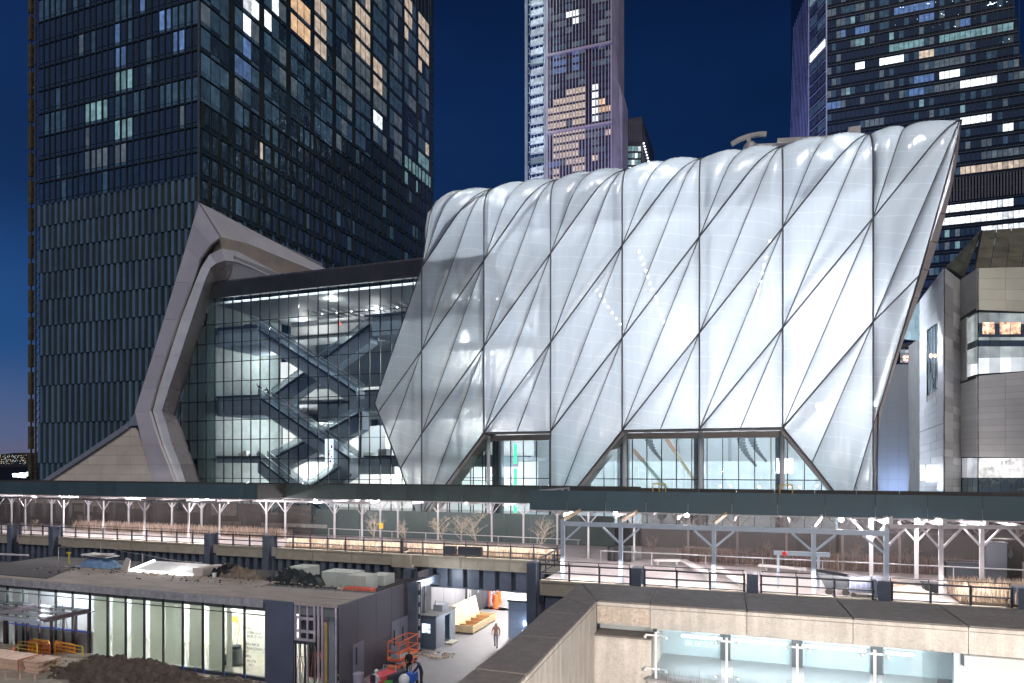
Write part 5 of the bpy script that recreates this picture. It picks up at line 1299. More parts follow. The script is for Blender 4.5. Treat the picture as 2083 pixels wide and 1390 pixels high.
# soil heaps
soil_m = M('soil_dry', (.30, .22, .16), .95, var=.3, vs=4, bump=.5, bs=12)
def heap(x, y, z, rx, ry, h_, mat, label, name='soil_heap', seed=0, n=28, fine_=.12):
    r_ = random.Random(seed); from mathutils import noise; mb = MB(); vs = []
    for j in range(n + 1):
        for i in range(n + 1):
            u, v = i / n * 2 - 1, j / n * 2 - 1; d = math.sqrt(u * u + v * v)
            q = noise.noise(Vector((u * 2 + seed, v * 2, 0))) * .3
            hh = max(0, (1 - max(d + q, 0) ** 1.6)) * h_ + noise.noise(Vector((u * 9, v * 9, seed))) * fine_ * h_ + noise.noise(Vector((u * 25, v * 25, seed))) * fine_ * .5 * h_
            vs.append((x + u * rx, y + v * ry, z + (hh if d < .98 else -.05)))
    fs = [(r * (n + 1) + c, r * (n + 1) + c + 1, (r + 1) * (n + 1) + c + 1, (r + 1) * (n + 1) + c) for r in range(n) for c in range(n)]
    mb.add(vs, fs, 0, True); return mb.build(name, mat, label=label, cat='soil')
heap(PX(1762, 41), 41, 0.03, 1.3, .9, .65, soil_m, 'small brown soil heap left of the white portal on the deck', seed=2)
heap(PX(1817, 41.2), 41.2, .03, 1.0, .8, .6, soil_m, 'small brown soil heap between the white portal posts', seed=3)
heap(PX(1845, 40.6), 40.6, .03, 1.5, .9, .42, M('sand_pale', (.5, .42, .33), .95, var=.2, vs=4, bump=.4, bs=12), 'flat pale sand heap in front of the white portal', seed=4)
# benches: long pale concrete beams
bench_m = M('bench_pale', (.62, .58, .56), .6, var=.08)
for i, (p0, p1, lab) in enumerate((((1330, 1140), (1385, 1140), 'straight pale bench beam left of the diagonal ones'), ((1390, 1140), (1440, 1168), 'first diagonal pale bench beam behind the railing'), ((1460, 1155), (1515, 1190), 'second diagonal pale bench beam, nearest the railing'),
                       ((1545, 1150), (1640, 1158), 'long straight pale bench beam right of the diagonals'), ((1600, 1132), (1655, 1136), 'short pale bench beam under the trestle'), ((1395, 1113), (1480, 1120), 'far pale bench beam before the netting'), ((1860, 1180), (1960, 1190), 'pale bench beam behind the railing in the right corner'))):
    a, b = onZ(*p0, .35), onZ(*p1, .35); t = thing('bench', lab, 'bench', (a.x, a.y, 0), group='long pale bench beams on the deck'); d = (b - a).normalized()
    mb = MB(); mb.bar(a, b, .45, .12); mb.build('seat', bench_m, t)
    for q in (.15, .85): c = a.lerp(b, q); mb = MB(); mb.bar((c.x, c.y, .03), (c.x, c.y, .3), .15); mb.build('leg', bench_m, t)

# grasses
def grass(x0, x1, y0, y1, n, h_, label, cols, seed=1, z=0.03):
    r_ = random.Random(seed); mb = MB()
    for i in range(n):
        x, y = r_.uniform(x0, x1), r_.uniform(y0, y1); hh = h_ * r_.uniform(.5, 1.15); a = r_.uniform(0, math.pi); w = .018; lx, ly = r_.uniform(-.22, .22) * hh, r_.uniform(-.22, .22) * hh
        dx, dy = math.cos(a) * w, math.sin(a) * w
        mb.add([(x - dx, y - dy, z), (x + dx, y + dy, z), (x + dx + lx * .4, y + dy + ly * .4, z + hh * .6), (x - dx + lx * .4, y - dy + ly * .4, z + hh * .6), (x + lx, y + ly, z + hh)], [(0, 1, 2, 3), (3, 2, 4)], r_.randrange(len(cols)))
    return mb.build('grass', cols, label=label, cat='grass', kind='stuff')
straw = [M('straw_pale', (.52, .44, .35), .8), M('straw_brown', (.26, .18, .13), .8), M('straw_gold', (.44, .34, .25), .8)]
for i, (a, b) in enumerate(((-36.5, -26.0), (-25.2, -13.3))):
    mb = MB(); mb.box((a, YL + .45, .0), (b, YL + 2.2, .14)); mb.build('planting_bed', M('bed_soil', (.10, .07, .05), .95, var=.3, vs=3), label=['narrow planting bed behind the railing left of the round column', 'narrow planting bed behind the railing over the street'][i], cat='planter')
grass(-36.5, -26.0, YL + .5, YL + 2.1, 5200, .62, 'dry straw grasses behind the railing left of the round column', straw, 1, .14)
grass(-25.2, -13.3, YL + .5, YL + 2.1, 6000, .68, 'dry straw grasses behind the railing over the street', straw, 2, .14)
mb = MB(); mb.box((9.2, YR + .45, 0), (24, YR + 3, .14)); mb.build('planting_bed', M('bed_soil', (.10, .07, .05), .95), label='planting bed behind the railing in the right corner', cat='planter')
grass(9.2, 22, YR + .5, YR + 3.0, 9000, .9, 'dry straw grasses in the right corner behind the railing', straw, 3, .14)
for i, (a, b, lab) in enumerate(((-67, -40.5, 'brown scrub in the bed at the back of the deck, left'), (-5, 12, 'brown scrub behind the netting on the right'))):
    grass(a, b, 51.0 if i == 0 else 48.2, 52.3 if i == 0 else 51, 6500, .95, lab, [M('scrub_pink', (.45, .32, .26), .8), M('scrub_brown', (.25, .17, .13), .8), M('scrub_pale', (.6, .5, .42), .8)], 5 + i)
# bare trees
bark = M('bark_pale', (.46, .38, .30), .8, var=.2, vs=3)
def bare_tree(px, Y, h_, label, seed, fork=.35, lean=0, spread=1.0):
    x = PX(px, Y); r_ = random.Random(seed); t = thing('bare_tree', label, 'tree', (x, Y, 0)); tr, cr = MB(), MB()
    def br(p, d, L, r, lv):
        pts = [p]; n = 4
        for i in range(n): d = (d + Vector((r_.uniform(-.25, .25), r_.uniform(-.25, .25), r_.uniform(-.05, .14)))).normalized(); pts.append(pts[-1] + d * L / n)
        (tr if lv == 0 else cr).tube(pts, r, 5, r2=r * .55)
        if lv >= 4 or r < .0035: return
        for k in range(4 if lv else 7):
            q = r_.uniform(.35 if lv else fork, 1); bp = pts[min(int(q * n), n)]
            a = r_.uniform(0, 2 * math.pi); dd = (d * .55 + Vector((math.cos(a), math.sin(a), r_.uniform(.0, .6))) * .8 * spread).normalized(); br(bp, dd, L * r_.uniform(.45, .72), r * .46, lv + 1)
    br(Vector((x, Y, 0)), Vector((lean, 0, 1)).normalized(), h_ * .62, .052, 0)
    tr.build('trunk', bark, t); cr.build('crown', bark, t)
bare_tree(825, 52.6, 2.4, 'bushy bare multi stemmed shrub tree left of the row of bare trees', 3, .05)
bare_tree(901, 53.4, 3.0, 'slim shadowed bare tree beside a white post, second in the row', 4, .4)
bare_tree(939, 52.5, 3.2, 'bright pale bare tree with level branches in the middle of the row', 8, .45)
bare_tree(968, 52.4, 3.3, 'wide crowned bare tree right of the pale one', 12, .35, 0, 1.3)
bare_tree(1096, 51.6, 3.2, 'leaning bare tree near the right end of the hoarding', 15, .3, .25, 1.2)
bare_tree(760, 52.6, 2.8, 'thin bare tree behind the left white posts of the middle cover', 17, .2)
bare_tree(1330, 49.6, 2.0, 'small bare shrub tree behind the netting left', 21, .1); bare_tree(1545, 49.6, 2.2, 'spreading bare shrub tree behind the netting under the trestle', 22, .1, 0, 1.4); bare_tree(1735, 49.5, 1.9, 'small bare shrub tree behind the netting before the white portal', 23, .1)
bare_tree(1835, 49.0, 2.1, 'bare shrub tree behind the white portal', 24, .1, .1, 1.3); bare_tree(72, 51.5, 1.6, 'little bare shrub behind the leftmost posts', 25, .1)
# yellow sign and sundries
mb = MB(); p = onY(775, 1070, 51.8); mb.box((p.x - .2, 51.8, p.z - .25), (p.x + .2, 51.84, p.z + .25)); mb.build('site_sign', M('sign_yellow', (.8, .5, .05), .5), label='small yellow site sign on a thin pole near the bare shrub', cat='sign')
for px, lab in ((1022, 'small yellow hoop stand on the cover roof above the middle posts'),):
    pass
for px, n in ((1328, 2), (1586, 1)):
    a, b = onY(px, 1001, 48.3), onY(px + 26, 1001, 48.3); mb = MB()
    for k in range(n + 1):
        x = a.x + (b.x - a.x) * k / n; mb.tube([(x, 48.3, 3.9), (x, 48.3, 5.45)], .045, 5)
    mb.tube([(a.x, 48.3, 5.45), (b.x, 48.3, 5.45)], .045, 5); mb.build('guard_hoop', M('hoop_yellow', (.6, .42, .08), .5), label='yellow guard hoop on the cover roof ' + ('above the black bins' if px < 1400 else 'below the right leg of the shell'), cat='guard rail')
mb = MB(); mb.bar(onY(1083, 1000, 42), onY(1158, 993, 46), .1); [mb.bar(onY(1118 + k * 13, 996, 45), onY(1118 + k * 13, 999, 45), .12) for k in range(4)]; mb.build('ladder', M('alu', (.5, .52, .55), .4, .5), label='aluminium ladder lying on the cover roof at the joint of the two blue covers', cat='ladder')
# lamps under the covers
tube = EMIT('tube_lamp', (1, .94, .96), 16); blb = EMIT('bulb_lamp', (1, .96, .94), 80)
WL = (1.0, .935, .955)
labs = ['bright bare lamp under the middle cover, left of the tree row', 'bright bare lamp under the middle cover beside the yellow sign', 'bright bare lamp above the pale bare tree', 'lamp under the near cover above the black bins', 'lamp under the near cover right of the bins', 'lamp under the near cover above the skip', 'starry lamp left of the white cross beam', 'starry lamp on the white cross beam at right']
for (px, py, Y), lab in zip(((641, 1018, 50.4), (770, 1015, 50.4), (947, 1018, 50.4), (1252, 1044, 41.5), (1397, 1048, 41.5), (1711, 1057, 41.5), (1866, 1055, 41.4), (1958, 1048, 41.4)), labs):
    p = onY(px, py, Y); t = thing('lamp', lab, 'lamp', tuple(p)); mb = MB(); mb.ball(p, .13, 10, 7); mb.build('bulb', blb, t); mb = MB(); mb.cyl(p + Vector((0, 0, .12)), .07, .2, 8); mb.build('holder', steel_dark, t)
    lamp(p + Vector((0, .0, -.25)), 330, WL, .12)
for i, (x, y, z, w) in enumerate([(-88, 48, 3.4, 800), (-76, 48.2, 3.4, 800), (-68, 48, 3.4, 800), (-61, 48, 3.4, 800), (-54, 48, 3.4, 800), (-47, 48, 3.4, 800), (-41.5, 48.5, 3.4, 600), (-34, 52, 3.4, 500), (-26, 52, 3.4, 500), (-18, 52, 3.4, 500), (-11, 43.5, 3.5, 700), (-5.5, 43, 3.5, 800), (0, 43, 3.5, 800), (5.5, 43, 3.5, 800), (11, 43, 3.5, 800), (17, 43, 3.5, 700), (-3, 53, 3, 260), (6, 53, 3, 260), (15, 53, 3, 260)]):
    lamp((x, y, z), w * .95, WL, .15)
for k, (x, y) in enumerate(((-64, 47.5), (-47.4, 47.5), (-56, 48), (-33.5, 51))):
    mb = MB(); mb.bar((x, y, 3.72), (x + 2.4, y, 3.72), .12); mb.build('tube_light', tube, label=['white tube light under the left cover near its left end', 'white tube light under the left cover near its right end', 'white tube light under the middle of the left cover', 'white tube light under the middle cover'][k], cat='lamp')
# light strips under the handrails
strip_m = EMIT('rail_strip', (1, .93, .88), 12)
for k, (a, b, y) in enumerate(((-61.2, -44.2, YL), (-36.8, -25.7, YL), (-25.0, -13.4, YL), (-11.9, -7.0, YR), (-5.8, -.9, YR), (.3, 5.2, YR), (6.4, 11.0, YR), (12.2, 17.0, YR))):
    pass
    area(((a + b) / 2, y + .22, .98), ((a + b) / 2, y + 1.1, 0), b - a, 30 * (b - a), (1, .92, .88), sy=.05, name='rail_light')
# ================================================================ glass pavilion under the deck
YP, ZG, ZR = 33.0, -6.0, -1.15
pv = thing('glass_pavilion', 'low unfinished glass pavilion with flat concrete roof beside the street', 'building', (-38, YP, ZG))
roof_m = M('roof_concrete', (.30, .27, .24), .75, var=.28, vs=1.1, bump=.35, bs=7, stretch=(.5, 1.6, 1)); roof_d = M('roof_felt', (.045, .045, .05), .8, var=.35, vs=.7, bump=.2, bs=5)
edge_m = M('roof_edge', (.30, .31, .34), .5, .25, var=.35, vs=2.5, bump=.3, bs=9)
Xp = [-60.7, -45.3, -38.0, -30.8, -26.3, -22.35]
for i in range(5):
    a, b = Xp[i] + .015, Xp[i + 1] - .015; yb = 38.2 if i < 3 else 36.6
    mb = MB(); mb.box((a, YP - .1, ZR - .16), (b, yb, ZR)); mb.build('roof_slab', roof_m if i else roof_m, pv)
mb = MB(); mb.prism([(-60.7, YP + .6, ZR + .01), (-46.5, YP + .6, ZR + .01), (-49.5, 38.1, ZR + .01), (-60.7, 38.1, ZR + .01)], (0, 0, .03)); mb.build('roof_felt', roof_d, pv)
for i in range(22):
    a = -60.7 + i * 1.51; mb = MB(); mb.box((a + .01, YP - .18, ZR - .5), (a + 1.5, YP - .12, ZR - .02 + rnd.uniform(-.03, .03))); mb.build('roof_edge', edge_m, pv)
mb = MB(); mb.box((-60.7, 38.2, ZG), (-22.35, 44.5, ZR - .45)); mb.build('rear_block', roof_d, pv)
pgl = GLASS('pavilion_glass', (.90, .94, .92), .09); floor_p = M('pavilion_floor', (.38, .35, .31), .6, var=.2, vs=1)
film_g = GLASS('pavilion_film', (.7, .75, .68), .05, .3, haze=.95, hazecol=(.90, .90, .84), trans=.8)
mb = MB(); mb.box((-60.5, YP + .1, ZG - .02), (-22.5, 38.1, ZG + .06)); mb.build('floor', floor_p, pv)
mb = MB(); mb.box((-60.5, YP + .05, ZR - .75), (-22.5, 38.1, ZR - .2)); mb.build('ceiling', M('pavilion_ceiling', (.12, .13, .14), .8), pv)
mb = MB(); mb.box((-60.5, 37.9, ZG), (-22.5, 38.15, ZR - .7)); mb.build('back_wall', M('pavilion_wall', (.82, .78, .72), .7, var=.06), pv)
mxs = [-27.4 - 1.585 * i for i in range(20)]
for i in range(19):
    x = mxs[i]; a = mxs[i + 1]
    piece('mullion', pv, (x, YP, (ZG + ZR) / 2 - .2), (.07, .14, ZR - ZG - .4), mullion_m)
    piece('pane', pv, ((x + a) / 2, YP, (ZG + ZR) / 2 - .15), (1.5, .03, ZR - ZG - .6), pgl)
    # pale protective sheets standing inside the glass
    if 2 <= i <= 8:
        w = [0, 0, 1.05, 1.0, 1.35, 1.05, 1.1, 1.25, 1.45][i]; off = [0, 0, .25, .28, -.1, .22, .2, .15, .04][i]
        piece('film_sheet', pv, (a + w / 2 + off, YP + .25, (ZG + ZR) / 2 - .3), (w, .02, ZR - ZG - 1.0), film_g)
    if i in (13, 14, 17): piece('film_sheet', pv, (a + .8, YP + .6, (ZG + ZR) / 2 - .3), (.7, .02, ZR - ZG - 1.0), film_g)
piece('film_sheet', pv, (mxs[2] + .22, YP + .25, (ZG + ZR) / 2 - .3), (.42, .02, ZR - ZG - 1.0), film_g)
mb = MB(); mb.box((-60.7, YP - .1, ZG - .1), (-27.4, YP + .1, ZG + .22)); mb.build('plinth', steel_dark, pv)
for z in (-1.9,): mb = MB(); mb.box((-60.7, YP - .06, z - .25), (-27.4, YP + .02, z - .2)); mb.build('transom', mullion_m, pv)
# entrance bays beneath the canopy: extra posts, purple doors frames, blue tape
fp = M('door_frame_purple', (.09, .055, .07), .5)
for i in range(8): x = -41.7 - i * 1.15; piece('door_frame', pv, (x, YP - .08, (ZG - 2.9) / 2), (.13 if i % 2 else .07, .14, -2.9 - ZG), fp)
mb = MB(); mb.box((-49.3, YP - .12, -4.33), (-41.6, YP - .09, -4.26)); mb.build('blue_tape', M('tape_blue', (.05, .15, .75), .5), pv)
for x0_, x1_ in ((-49.2, -45.3), (-45.2, -41.7)): piece('door_panel', pv, ((x0_ + x1_) / 2, YP + .3, -5.15), (x1_ - x0_ - .1, .03, 1.6), M('door_panel', (.55, .5, .56), .6))
tp_ = M('tape_blue', (.05, .15, .75), .5)
for px in (205, 243, 250, 258, 296, 334, 373, 397, 415, 456, 499):
    x = PX(px, YP - .15); piece('tape_strip', pv, (x, YP - .12, ZG + .1), (.05, .02, .5), tp_)
# canopy
cn = MB(); dkc = M('canopy_steel', (.035, .04, .042), .5, .2); 
for x in (-56, -51.2, -46.4, -41.6): mb = MB(); mb.box((x - .09, 29.7, -3.0), (x + .09, YP - .2, -2.72)); mb.build('canopy_beam', fp, pv)
for k in range(4):
    y = 29.7 + k * 1.05; mb = MB(); mb.box((-56, y, -2.98), (-41.5, y + .62, -2.92)); mb.build('canopy_slat', M('canopy_slat', (.16, .17, .18), .5, .2), pv)
mb = MB(); mb.box((-56.2, 29.55, -3.02), (-41.4, 29.68, -2.84)); mb.build('canopy_edge', M('canopy_edge', (.4, .45, .55), .35, .4), pv)
# dark end panel, stud frames, side wall
slate = M('slate_panel', (.085, .10, .15), .42, .15, var=.1, vs=.6); slate2 = M('slate_wall', (.11, .105, .13), .45, .15, var=.1, vs=.5, rndv=.05)
piece('end_panel', pv, (-26.35, YP - .1, (ZG + ZR) / 2 - .02), (2.0, .16, ZR - ZG), slate)
piece('backing_wall', pv, (-23.9, YP + 1.4, (ZG + ZR) / 2), (3.0, .1, ZR - ZG), dark_void)
stud = M('galvanised_stud', (.55, .52, .60), .35, .5, var=.25, vs=2.5); board = M('black_board', (.03, .03, .04), .6)
for px in (592, 601, 610, 626, 640, 648, 656, 684): x = PX(px, YP); piece('stud', pv, (x, YP, (ZG + ZR) / 2), (.10 if px != 610 else .07, .1, ZR - ZG - .1), stud)
xa_, xb_ = PX(602, YP), PX(640, YP)
for z in (-1.3, -2.1, -2.85, -3.35): piece('cross_stud', pv, ((xa_ + xb_) / 2, YP + .04, z), (xb_ - xa_, .08, .16), stud)
piece('header_stud', pv, ((PX(600, YP) + PX(686, YP)) / 2, YP - .03, ZR - .12), (PX(686, YP) - PX(600, YP), .08, .12), stud)
piece('sheathing_board', pv, ((xa_ + xb_) / 2, YP + .3, -2.3), (xb_ - xa_, .04, 2.2), board)
for k in range(9):
    mb = MB(); x = xa_ + .15 + (k % 3) * .42; z = -1.6 - (k // 3) * .72; mb.prism([(x, YP + .27, z), (x + .07, YP + .27, z), (x + .24, YP + .27, z + .22), (x + .17, YP + .27, z + .22)], (0, -.008, 0)); mb.build('printed_mark', M('mark_silver', (.45, .5, .58), .4), pv)
piece('door_head', pv, ((xa_ + xb_) / 2, YP, -3.48), (xb_ - xa_ + .2, .16, .16), steel_dark)
for px in (602, 621, 640): piece('door_stile', pv, (PX(px, YP), YP - .02, -4.75), (.07, .08, 2.4), mullion_m)
for q in (0, 1): piece('door_pane', pv, (xa_ + (xb_ - xa_) * (.25 + .5 * q), YP, -4.75), ((xb_ - xa_) / 2 - .1, .03, 2.35), pgl)
piece('insulation_board', pv, (PX(661, YP + .3), YP + .3, -4.1), (.32, .1, 3.6), M('insulation_tan', (.42, .30, .14), .8, var=.2))
piece('inner_door', pv, (PX(675, YP + .5), YP + .5, -3.6), (.42, .06, 4.6), M('inner_door', (.16, .20, .23), .5))
for k in range(3): mb = MB(); mb.bar((xa_ + .35 + k * .3, YP + .9, ZG), (xa_ + .55 + k * .22, YP + .9, -4.2), .04); mb.bar((xa_ + .75 + k * .3, YP + .9, ZG), (xa_ + .57 + k * .22, YP + .9, -4.2), .04); mb.build('ladder_leg', M('ladder_orange', (.75, .16, .06), .5), pv)
ys = [32.95, 34.75, 36.8, 38.7, 40.3]
for i in range(4):
    a, b = ys[i] + .012, ys[i + 1] - .012
    mb = MB(); mb.box((-22.35, a, -4.15), (-22.25, b, ZR + .0)); mb.build('wall_panel', slate2, pv)
    mb = MB(); mb.box((-22.35, a, ZG), (-22.25, b, -4.17)); mb.build('wall_panel', slate2, pv)
dr = M('metal_door', (.19, .20, .26), .4, .2, var=.06)
def door(px0, px1, Xw, z1, nm='service_door'):
    a, b = onX(px0, HY, Xw), onX(px1, HY, Xw); mb = MB(); mb.box((Xw, a.y, ZG + .05), (Xw + .06, b.y, z1)); d = mb.build(nm, dr, pv)
    mb = MB(); mb.bar((Xw + .12, a.y + .25, -4.9), (Xw + .12, a.y + .25, -3.9), .05); mb.build('handle', dark_void, d)
door(717, 739, -22.24, -3.7); door(795, 812, -22.24, -3.35); door(812.5, 828, -22.24, -3.35)
# text on the glass
lt = M('glass_letter', (.14, .12, .12), .6); lt2 = M('glass_letter_pale', (.45, .6, .6), .6)
xg = mxs[1] + .12
for z, s_, m_ in ((-2.05, 'APR 5-14', lt2), (-2.3, '  SOUNDTRACK', lt2), (-2.53, '  OF AMERICA', lt2), (-3.05, 'APR 6', lt), (-3.3, '  NORMA JEANE', lt), (-3.52, '  BAKER OF TROY', lt), (-4.0, 'APR 6-MAY 30', lt), (-4.24, 'TRISHA DONNELLY', lt), (-4.72, 'APR 6', lt), (-5.0, '   RICHTER', lt), (-5.22, '     PART', lt)):
    text(s_, (xg, YP - .04, z), .235, m_, parent=pv, name='lettering', depth=.004, wx=.68)
# things inside the pavilion
sl = thing('mast_lift', 'white and black vertical mast lift parked inside the pavilion glass', 'lift', (-30.5, 34.6, ZG))
x = PX(448, 34.6)
mb = MB(); mb.bar((x, 34.6, -5.2), (x - .05, 34.6, -2.35), .24, .24); mb.bar((x - .05, 34.6, -2.4), (x + .05, 34.5, -2.1), .16); mb.build('mast', M('lift_white', (.75, .75, .72), .5), sl)
mb = MB(); mb.obox((x, 34.5, -5.55), (.9, .7, .5)); mb.build('chassis', M('lift_grey', (.12, .13, .14), .5), sl, bevel=.05)
for k in range(5): piece('warning_stripe', sl, (x - .1, 34.42, -5.0 + k * .16), (.3, .02, .05), board, ry=.5)
for d in (-.35, .35): mb = MB(); mb.tube([(x + d, 34.2, -5.82), (x + d, 34.85, -5.82)], .17, 10); mb.build('wheel', M('tyre', (.02, .02, .02), .8), sl)
x = PX(481, 34.8); t = thing('site_vacuum', 'bulky dark grey wheeled machine beside the mast lift in the pavilion', 'machine', (x, 34.8, ZG)); mb = MB(); mb.cyl((x, 34.8, -5.85), .42, .95, 14, r2=.36); mb.build('drum', M('lift_grey', (.12, .13, .14), .5), t); mb = MB(); mb.cyl((x, 34.8, -4.9), .3, .2, 14); mb.build('lid', steel_dark, t)
def aframe(x, y, z, h_, col, label, w=.5):
    t = thing('step_ladder', label, 'ladder', (x, y, z)); mb = MB()
    for s_ in (-1, 1): mb.bar((x - w, y + s_ * .25, z), (x, y + s_ * .12, z + h_), .05)
    for k in range(1, 6): u = k / 6; mb.bar((x - w * (1 - u), y - .22, z + h_ * u), (x - w * (1 - u), y + .22, z + h_ * u), .04)
    mb.build('front_rails', col, t); mb = MB()
    for s_ in (-1, 1): mb.bar((x + w, y + s_ * .25, z), (x, y + s_ * .12, z + h_), .04)
    mb.build('rear_rails', col, t)
aframe(PX(487, 37.2), 37.2, ZG + .06, 2.4, M('ladder_tan', (.6, .45, .25), .6), 'tan step ladder against the back wall of the pavilion')
aframe(PX(124, 36.5), 36.5, ZG + .06, 2.2, M('ladder_grey', (.25, .27, .3), .5), 'grey step ladder behind the entrance glass of the pavilion')
mb = MB(); p = onY(477, 1260, 37.8); mb.box((p.x - .25, 37.8, p.z - .2), (p.x + .25, 37.88, p.z + .2)); mb.build('notice', M('notice_orange', (.85, .42, .05), .6), label='orange notice on the back wall of the pavilion', cat='notice')
tubl = EMIT('pav_tube', (.95, .97, 1), 12)
for i, (x, l) in enumerate(((-30.5, 2.6), (-35, 2.0), (-40, 2.0), (-45.5, 2.5), (-51, 2.5))):
    mb = MB(); mb.bar((x, 35.2, -2.02), (x + l, 35.2, -2.02), .09); mb.build('tube_light', tubl, label=['white tube light on the pavilion ceiling above the lettering', 'tube light in the pavilion right of its middle', 'tube light in the middle of the pavilion', 'tube light of the pavilion behind the canopy', 'leftmost tube light in the pavilion'][i], cat='lamp')
    lamp((x + l / 2, 35.6, -2.3), [1000, 1150, 1150, 900, 900][i], [(1, .93, .85), (.95, 1, .95), (.95, 1, .95), (.8, .85, 1), (.75, .78, 1)][i], .15)
lamp((-24.2, 33.6, -2.2), 40, (1, .8, .9), .1)
# ---- on the roof
ts = thing('skylight', 'bright white glowing skylight box on the pavilion roof', 'skylight', tuple(onY(330, 1150, 38.5)))
a, b, c_, d_ = onY(264, 1166, 38.0), onY(392, 1179, 38.0), onY(414, 1158, 39.5), onY(322, 1148, 40)
mb = MB(); mb.quad((a.x, a.y, ZR + .06), (b.x, b.y, ZR + .06), (c_.x, 40.2, ZR + .5), (d_.x - .6, 40.2, ZR + .5)); mb.build('opening_panel', M('skylight_white', (.72, .74, .74), .6, var=.1), ts)
mb = MB(); mb.bar((a.x, 38.0, ZR + .1), (b.x, 38.0, ZR + .1), .14, .1); mb.bar((a.x, 38.0, ZR + .1), (d_.x - .6, 40.2, ZR + .56), .10, .08); mb.build('light_edge', EMIT('skylight_strip', (1, .98, .95), 9), ts)
mb = MB(); mb.prism([(a.x - .2, 38.0, ZR), (a.x - 1.4, 38.4, ZR), (a.x - 1.1, 38.6, ZR + .9), (a.x - .1, 38.1, ZR + .85)], (0, .1, 0)); mb.build('side_board', M('board_grey', (.45, .42, .4), .7), ts)
mb = MB(); mb.prism([(b.x, 38.0, ZR), (b.x + .7, 38.2, ZR), (b.x + .7, 40.2, ZR), (b.x, 40.2, ZR)], (0, 0, .55)); mb.build('end_box', M('board_grey', (.45, .42, .4), .7), ts)
lamp((b.x - 2, 38.6, ZR + 1.2), 60, (1, .98, .92), .2)
tarp = M('tarp_blue', (.14, .25, .40), .5, var=.4, vs=3, bump=.6, bs=4)
xt = PX(205, 39.5)
heap(xt, 39.5, ZR, 2.0, .9, .62, tarp, 'crumpled blue tarpaulin over a pile on the pavilion roof', 'tarpaulin', 9, 26, .35); bpy.data.objects['tarpaulin']['category'] = 'tarpaulin'
mb = MB(); mb.obox((xt - .2, 39.6, ZR + .78), (2.6, 1.2, .08), .05, ry=.05); mb.obox((xt + .3, 39.4, ZR + .9), (1.6, 1.0, .06), -.1, ry=-.05); mb.build('loose_boards', M('board_white', (.6, .6, .58), .7), label='white boards lying on the blue tarpaulin', cat='boards')
for i, (px, w, hgt, Y, lab) in enumerate(((694, 2.5, 1.05, 40.2, 'longer white box standing behind the pavilion roof edge'), (733, 1.5, 1.0, 39.6, 'square white box right of the long one behind the roof edge'), (615, 1.6, 1.0, 41.5, 'pale draped box left of the long white box, in shadow'), (772, 1.3, .7, 41.8, 'small grey box near the round column'))):
    x = PX(px, Y); t = thing('roof_unit', lab, 'box', (x, Y, ZR - .45)); k = 2 if w > 2 else 1
    for q in range(k): mb = MB(); mb.box((x - w / 2 + q * w / k + .01, Y - .5, ZR - .45), (x - w / 2 + (q + 1) * w / k - .01, Y + 1.0, ZR - .45 + hgt)); mb.build('panel_box', M('unit_white', (.42, .47, .44), .6, var=.12), t, bevel=.02)
x = PX(731, 38.4); mb = MB(); mb.obox((x, 38.4, ZR - .2), (2.0, .7, .3), .05); mb.build('toolbox', M('box_red', (.65, .13, .09), .5), label='long red box lying in front of the white boxes', cat='box', bevel=.03)
x = PX(699, 38.3); mb = MB(); mb.obox((x, 38.3, ZR - .25), (.9, .5, .22), -.05); mb.build('toolbox', M('box_cream', (.7, .66, .55), .5), label='small cream box left of the red box', cat='box')
heap(PX(490, 38.8), 38.8, ZR - .1, 1.9, .8, .75, M('junk_brown', (.16, .13, .10), .8, var=.6, vs=3, bump=.5, bs=6), 'brown junk pile covered in part by black sheet on the roof edge', 'junk_pile', 11, 22, .6); bpy.data.objects['junk_pile']['category'] = 'pile'
heap(PX(465, 39.2), 39.2, ZR, 1.4, .8, .75, M('sheet_black', (.012, .012, .014), .5, bump=.5, bs=4, var=.2), 'black sheet heap beside the brown junk pile', 'black_sheet', 13, 22, .5)
heap(PX(600, 39.6), 39.6, ZR - .45, 2.6, 1.2, 1.1, M('sheet_dark', (.02, .028, .03), .5, bump=.5, bs=4, var=.3), 'dark green black tarpaulin heap beside the viaduct column', 'dark_tarpaulin', 14, 24, .5)
mb = MB(); mb.cyl((PX(436, 38.2), 38.2, ZR), .14, .28, 10, r2=.17); mb.build('bucket', M('bucket_white', (.7, .7, .7), .5), label='small white bucket by the viaduct column on the roof', cat='bucket')
t = thing('rope_barrier', 'thin rope barrier on poles along the back of the pavilion roof', 'barrier', (-60, 42, ZR))
pz = [(119, 41.5, .9), (205, 41.5, 1.3), (290, 40.5, .9), (412, 39.6, .7)]; pts = [Vector((PX(a, Y), Y, ZR + h_)) for a, Y, h_ in pz]
for a, b in zip(pts, pts[1:]):
    mb = MB(); mb.tube([a.lerp(b, i / 6) - Vector((0, 0, .12 * math.sin(math.pi * i / 6))) for i in range(7)], .015, 4); mb.build('rope', M('rope_grey', (.4, .4, .4), .7), t)
for p in pts[:3]: mb = MB(); mb.tube([(p.x, p.y, ZR - .4), p], .03, 5); mb.build('pole', white_st, t)
x = PX(140, 40); mb = MB(); mb.tube([(x, 40, ZR - .1), (x, 40, ZR + .75)], .05, 6); mb.box((x - .15, 39.9, ZR + .7), (x + .15, 40.1, ZR + .8)); mb.build('yellow_post', M('post_yellow', (.6, .5, .05), .5), label='short yellow post with a cap on the pavilion roof', cat='post')
mb = MB(); x = PX(0, 40); mb.tube([(x - 4, 40, ZR + .18), (x + 2.9, 40.4, ZR + .25)], .09, 8); mb.build('pipe', M('pipe_white', (.6, .6, .62), .5), label='white pipe lying on the roof at the far left', cat='pipe')

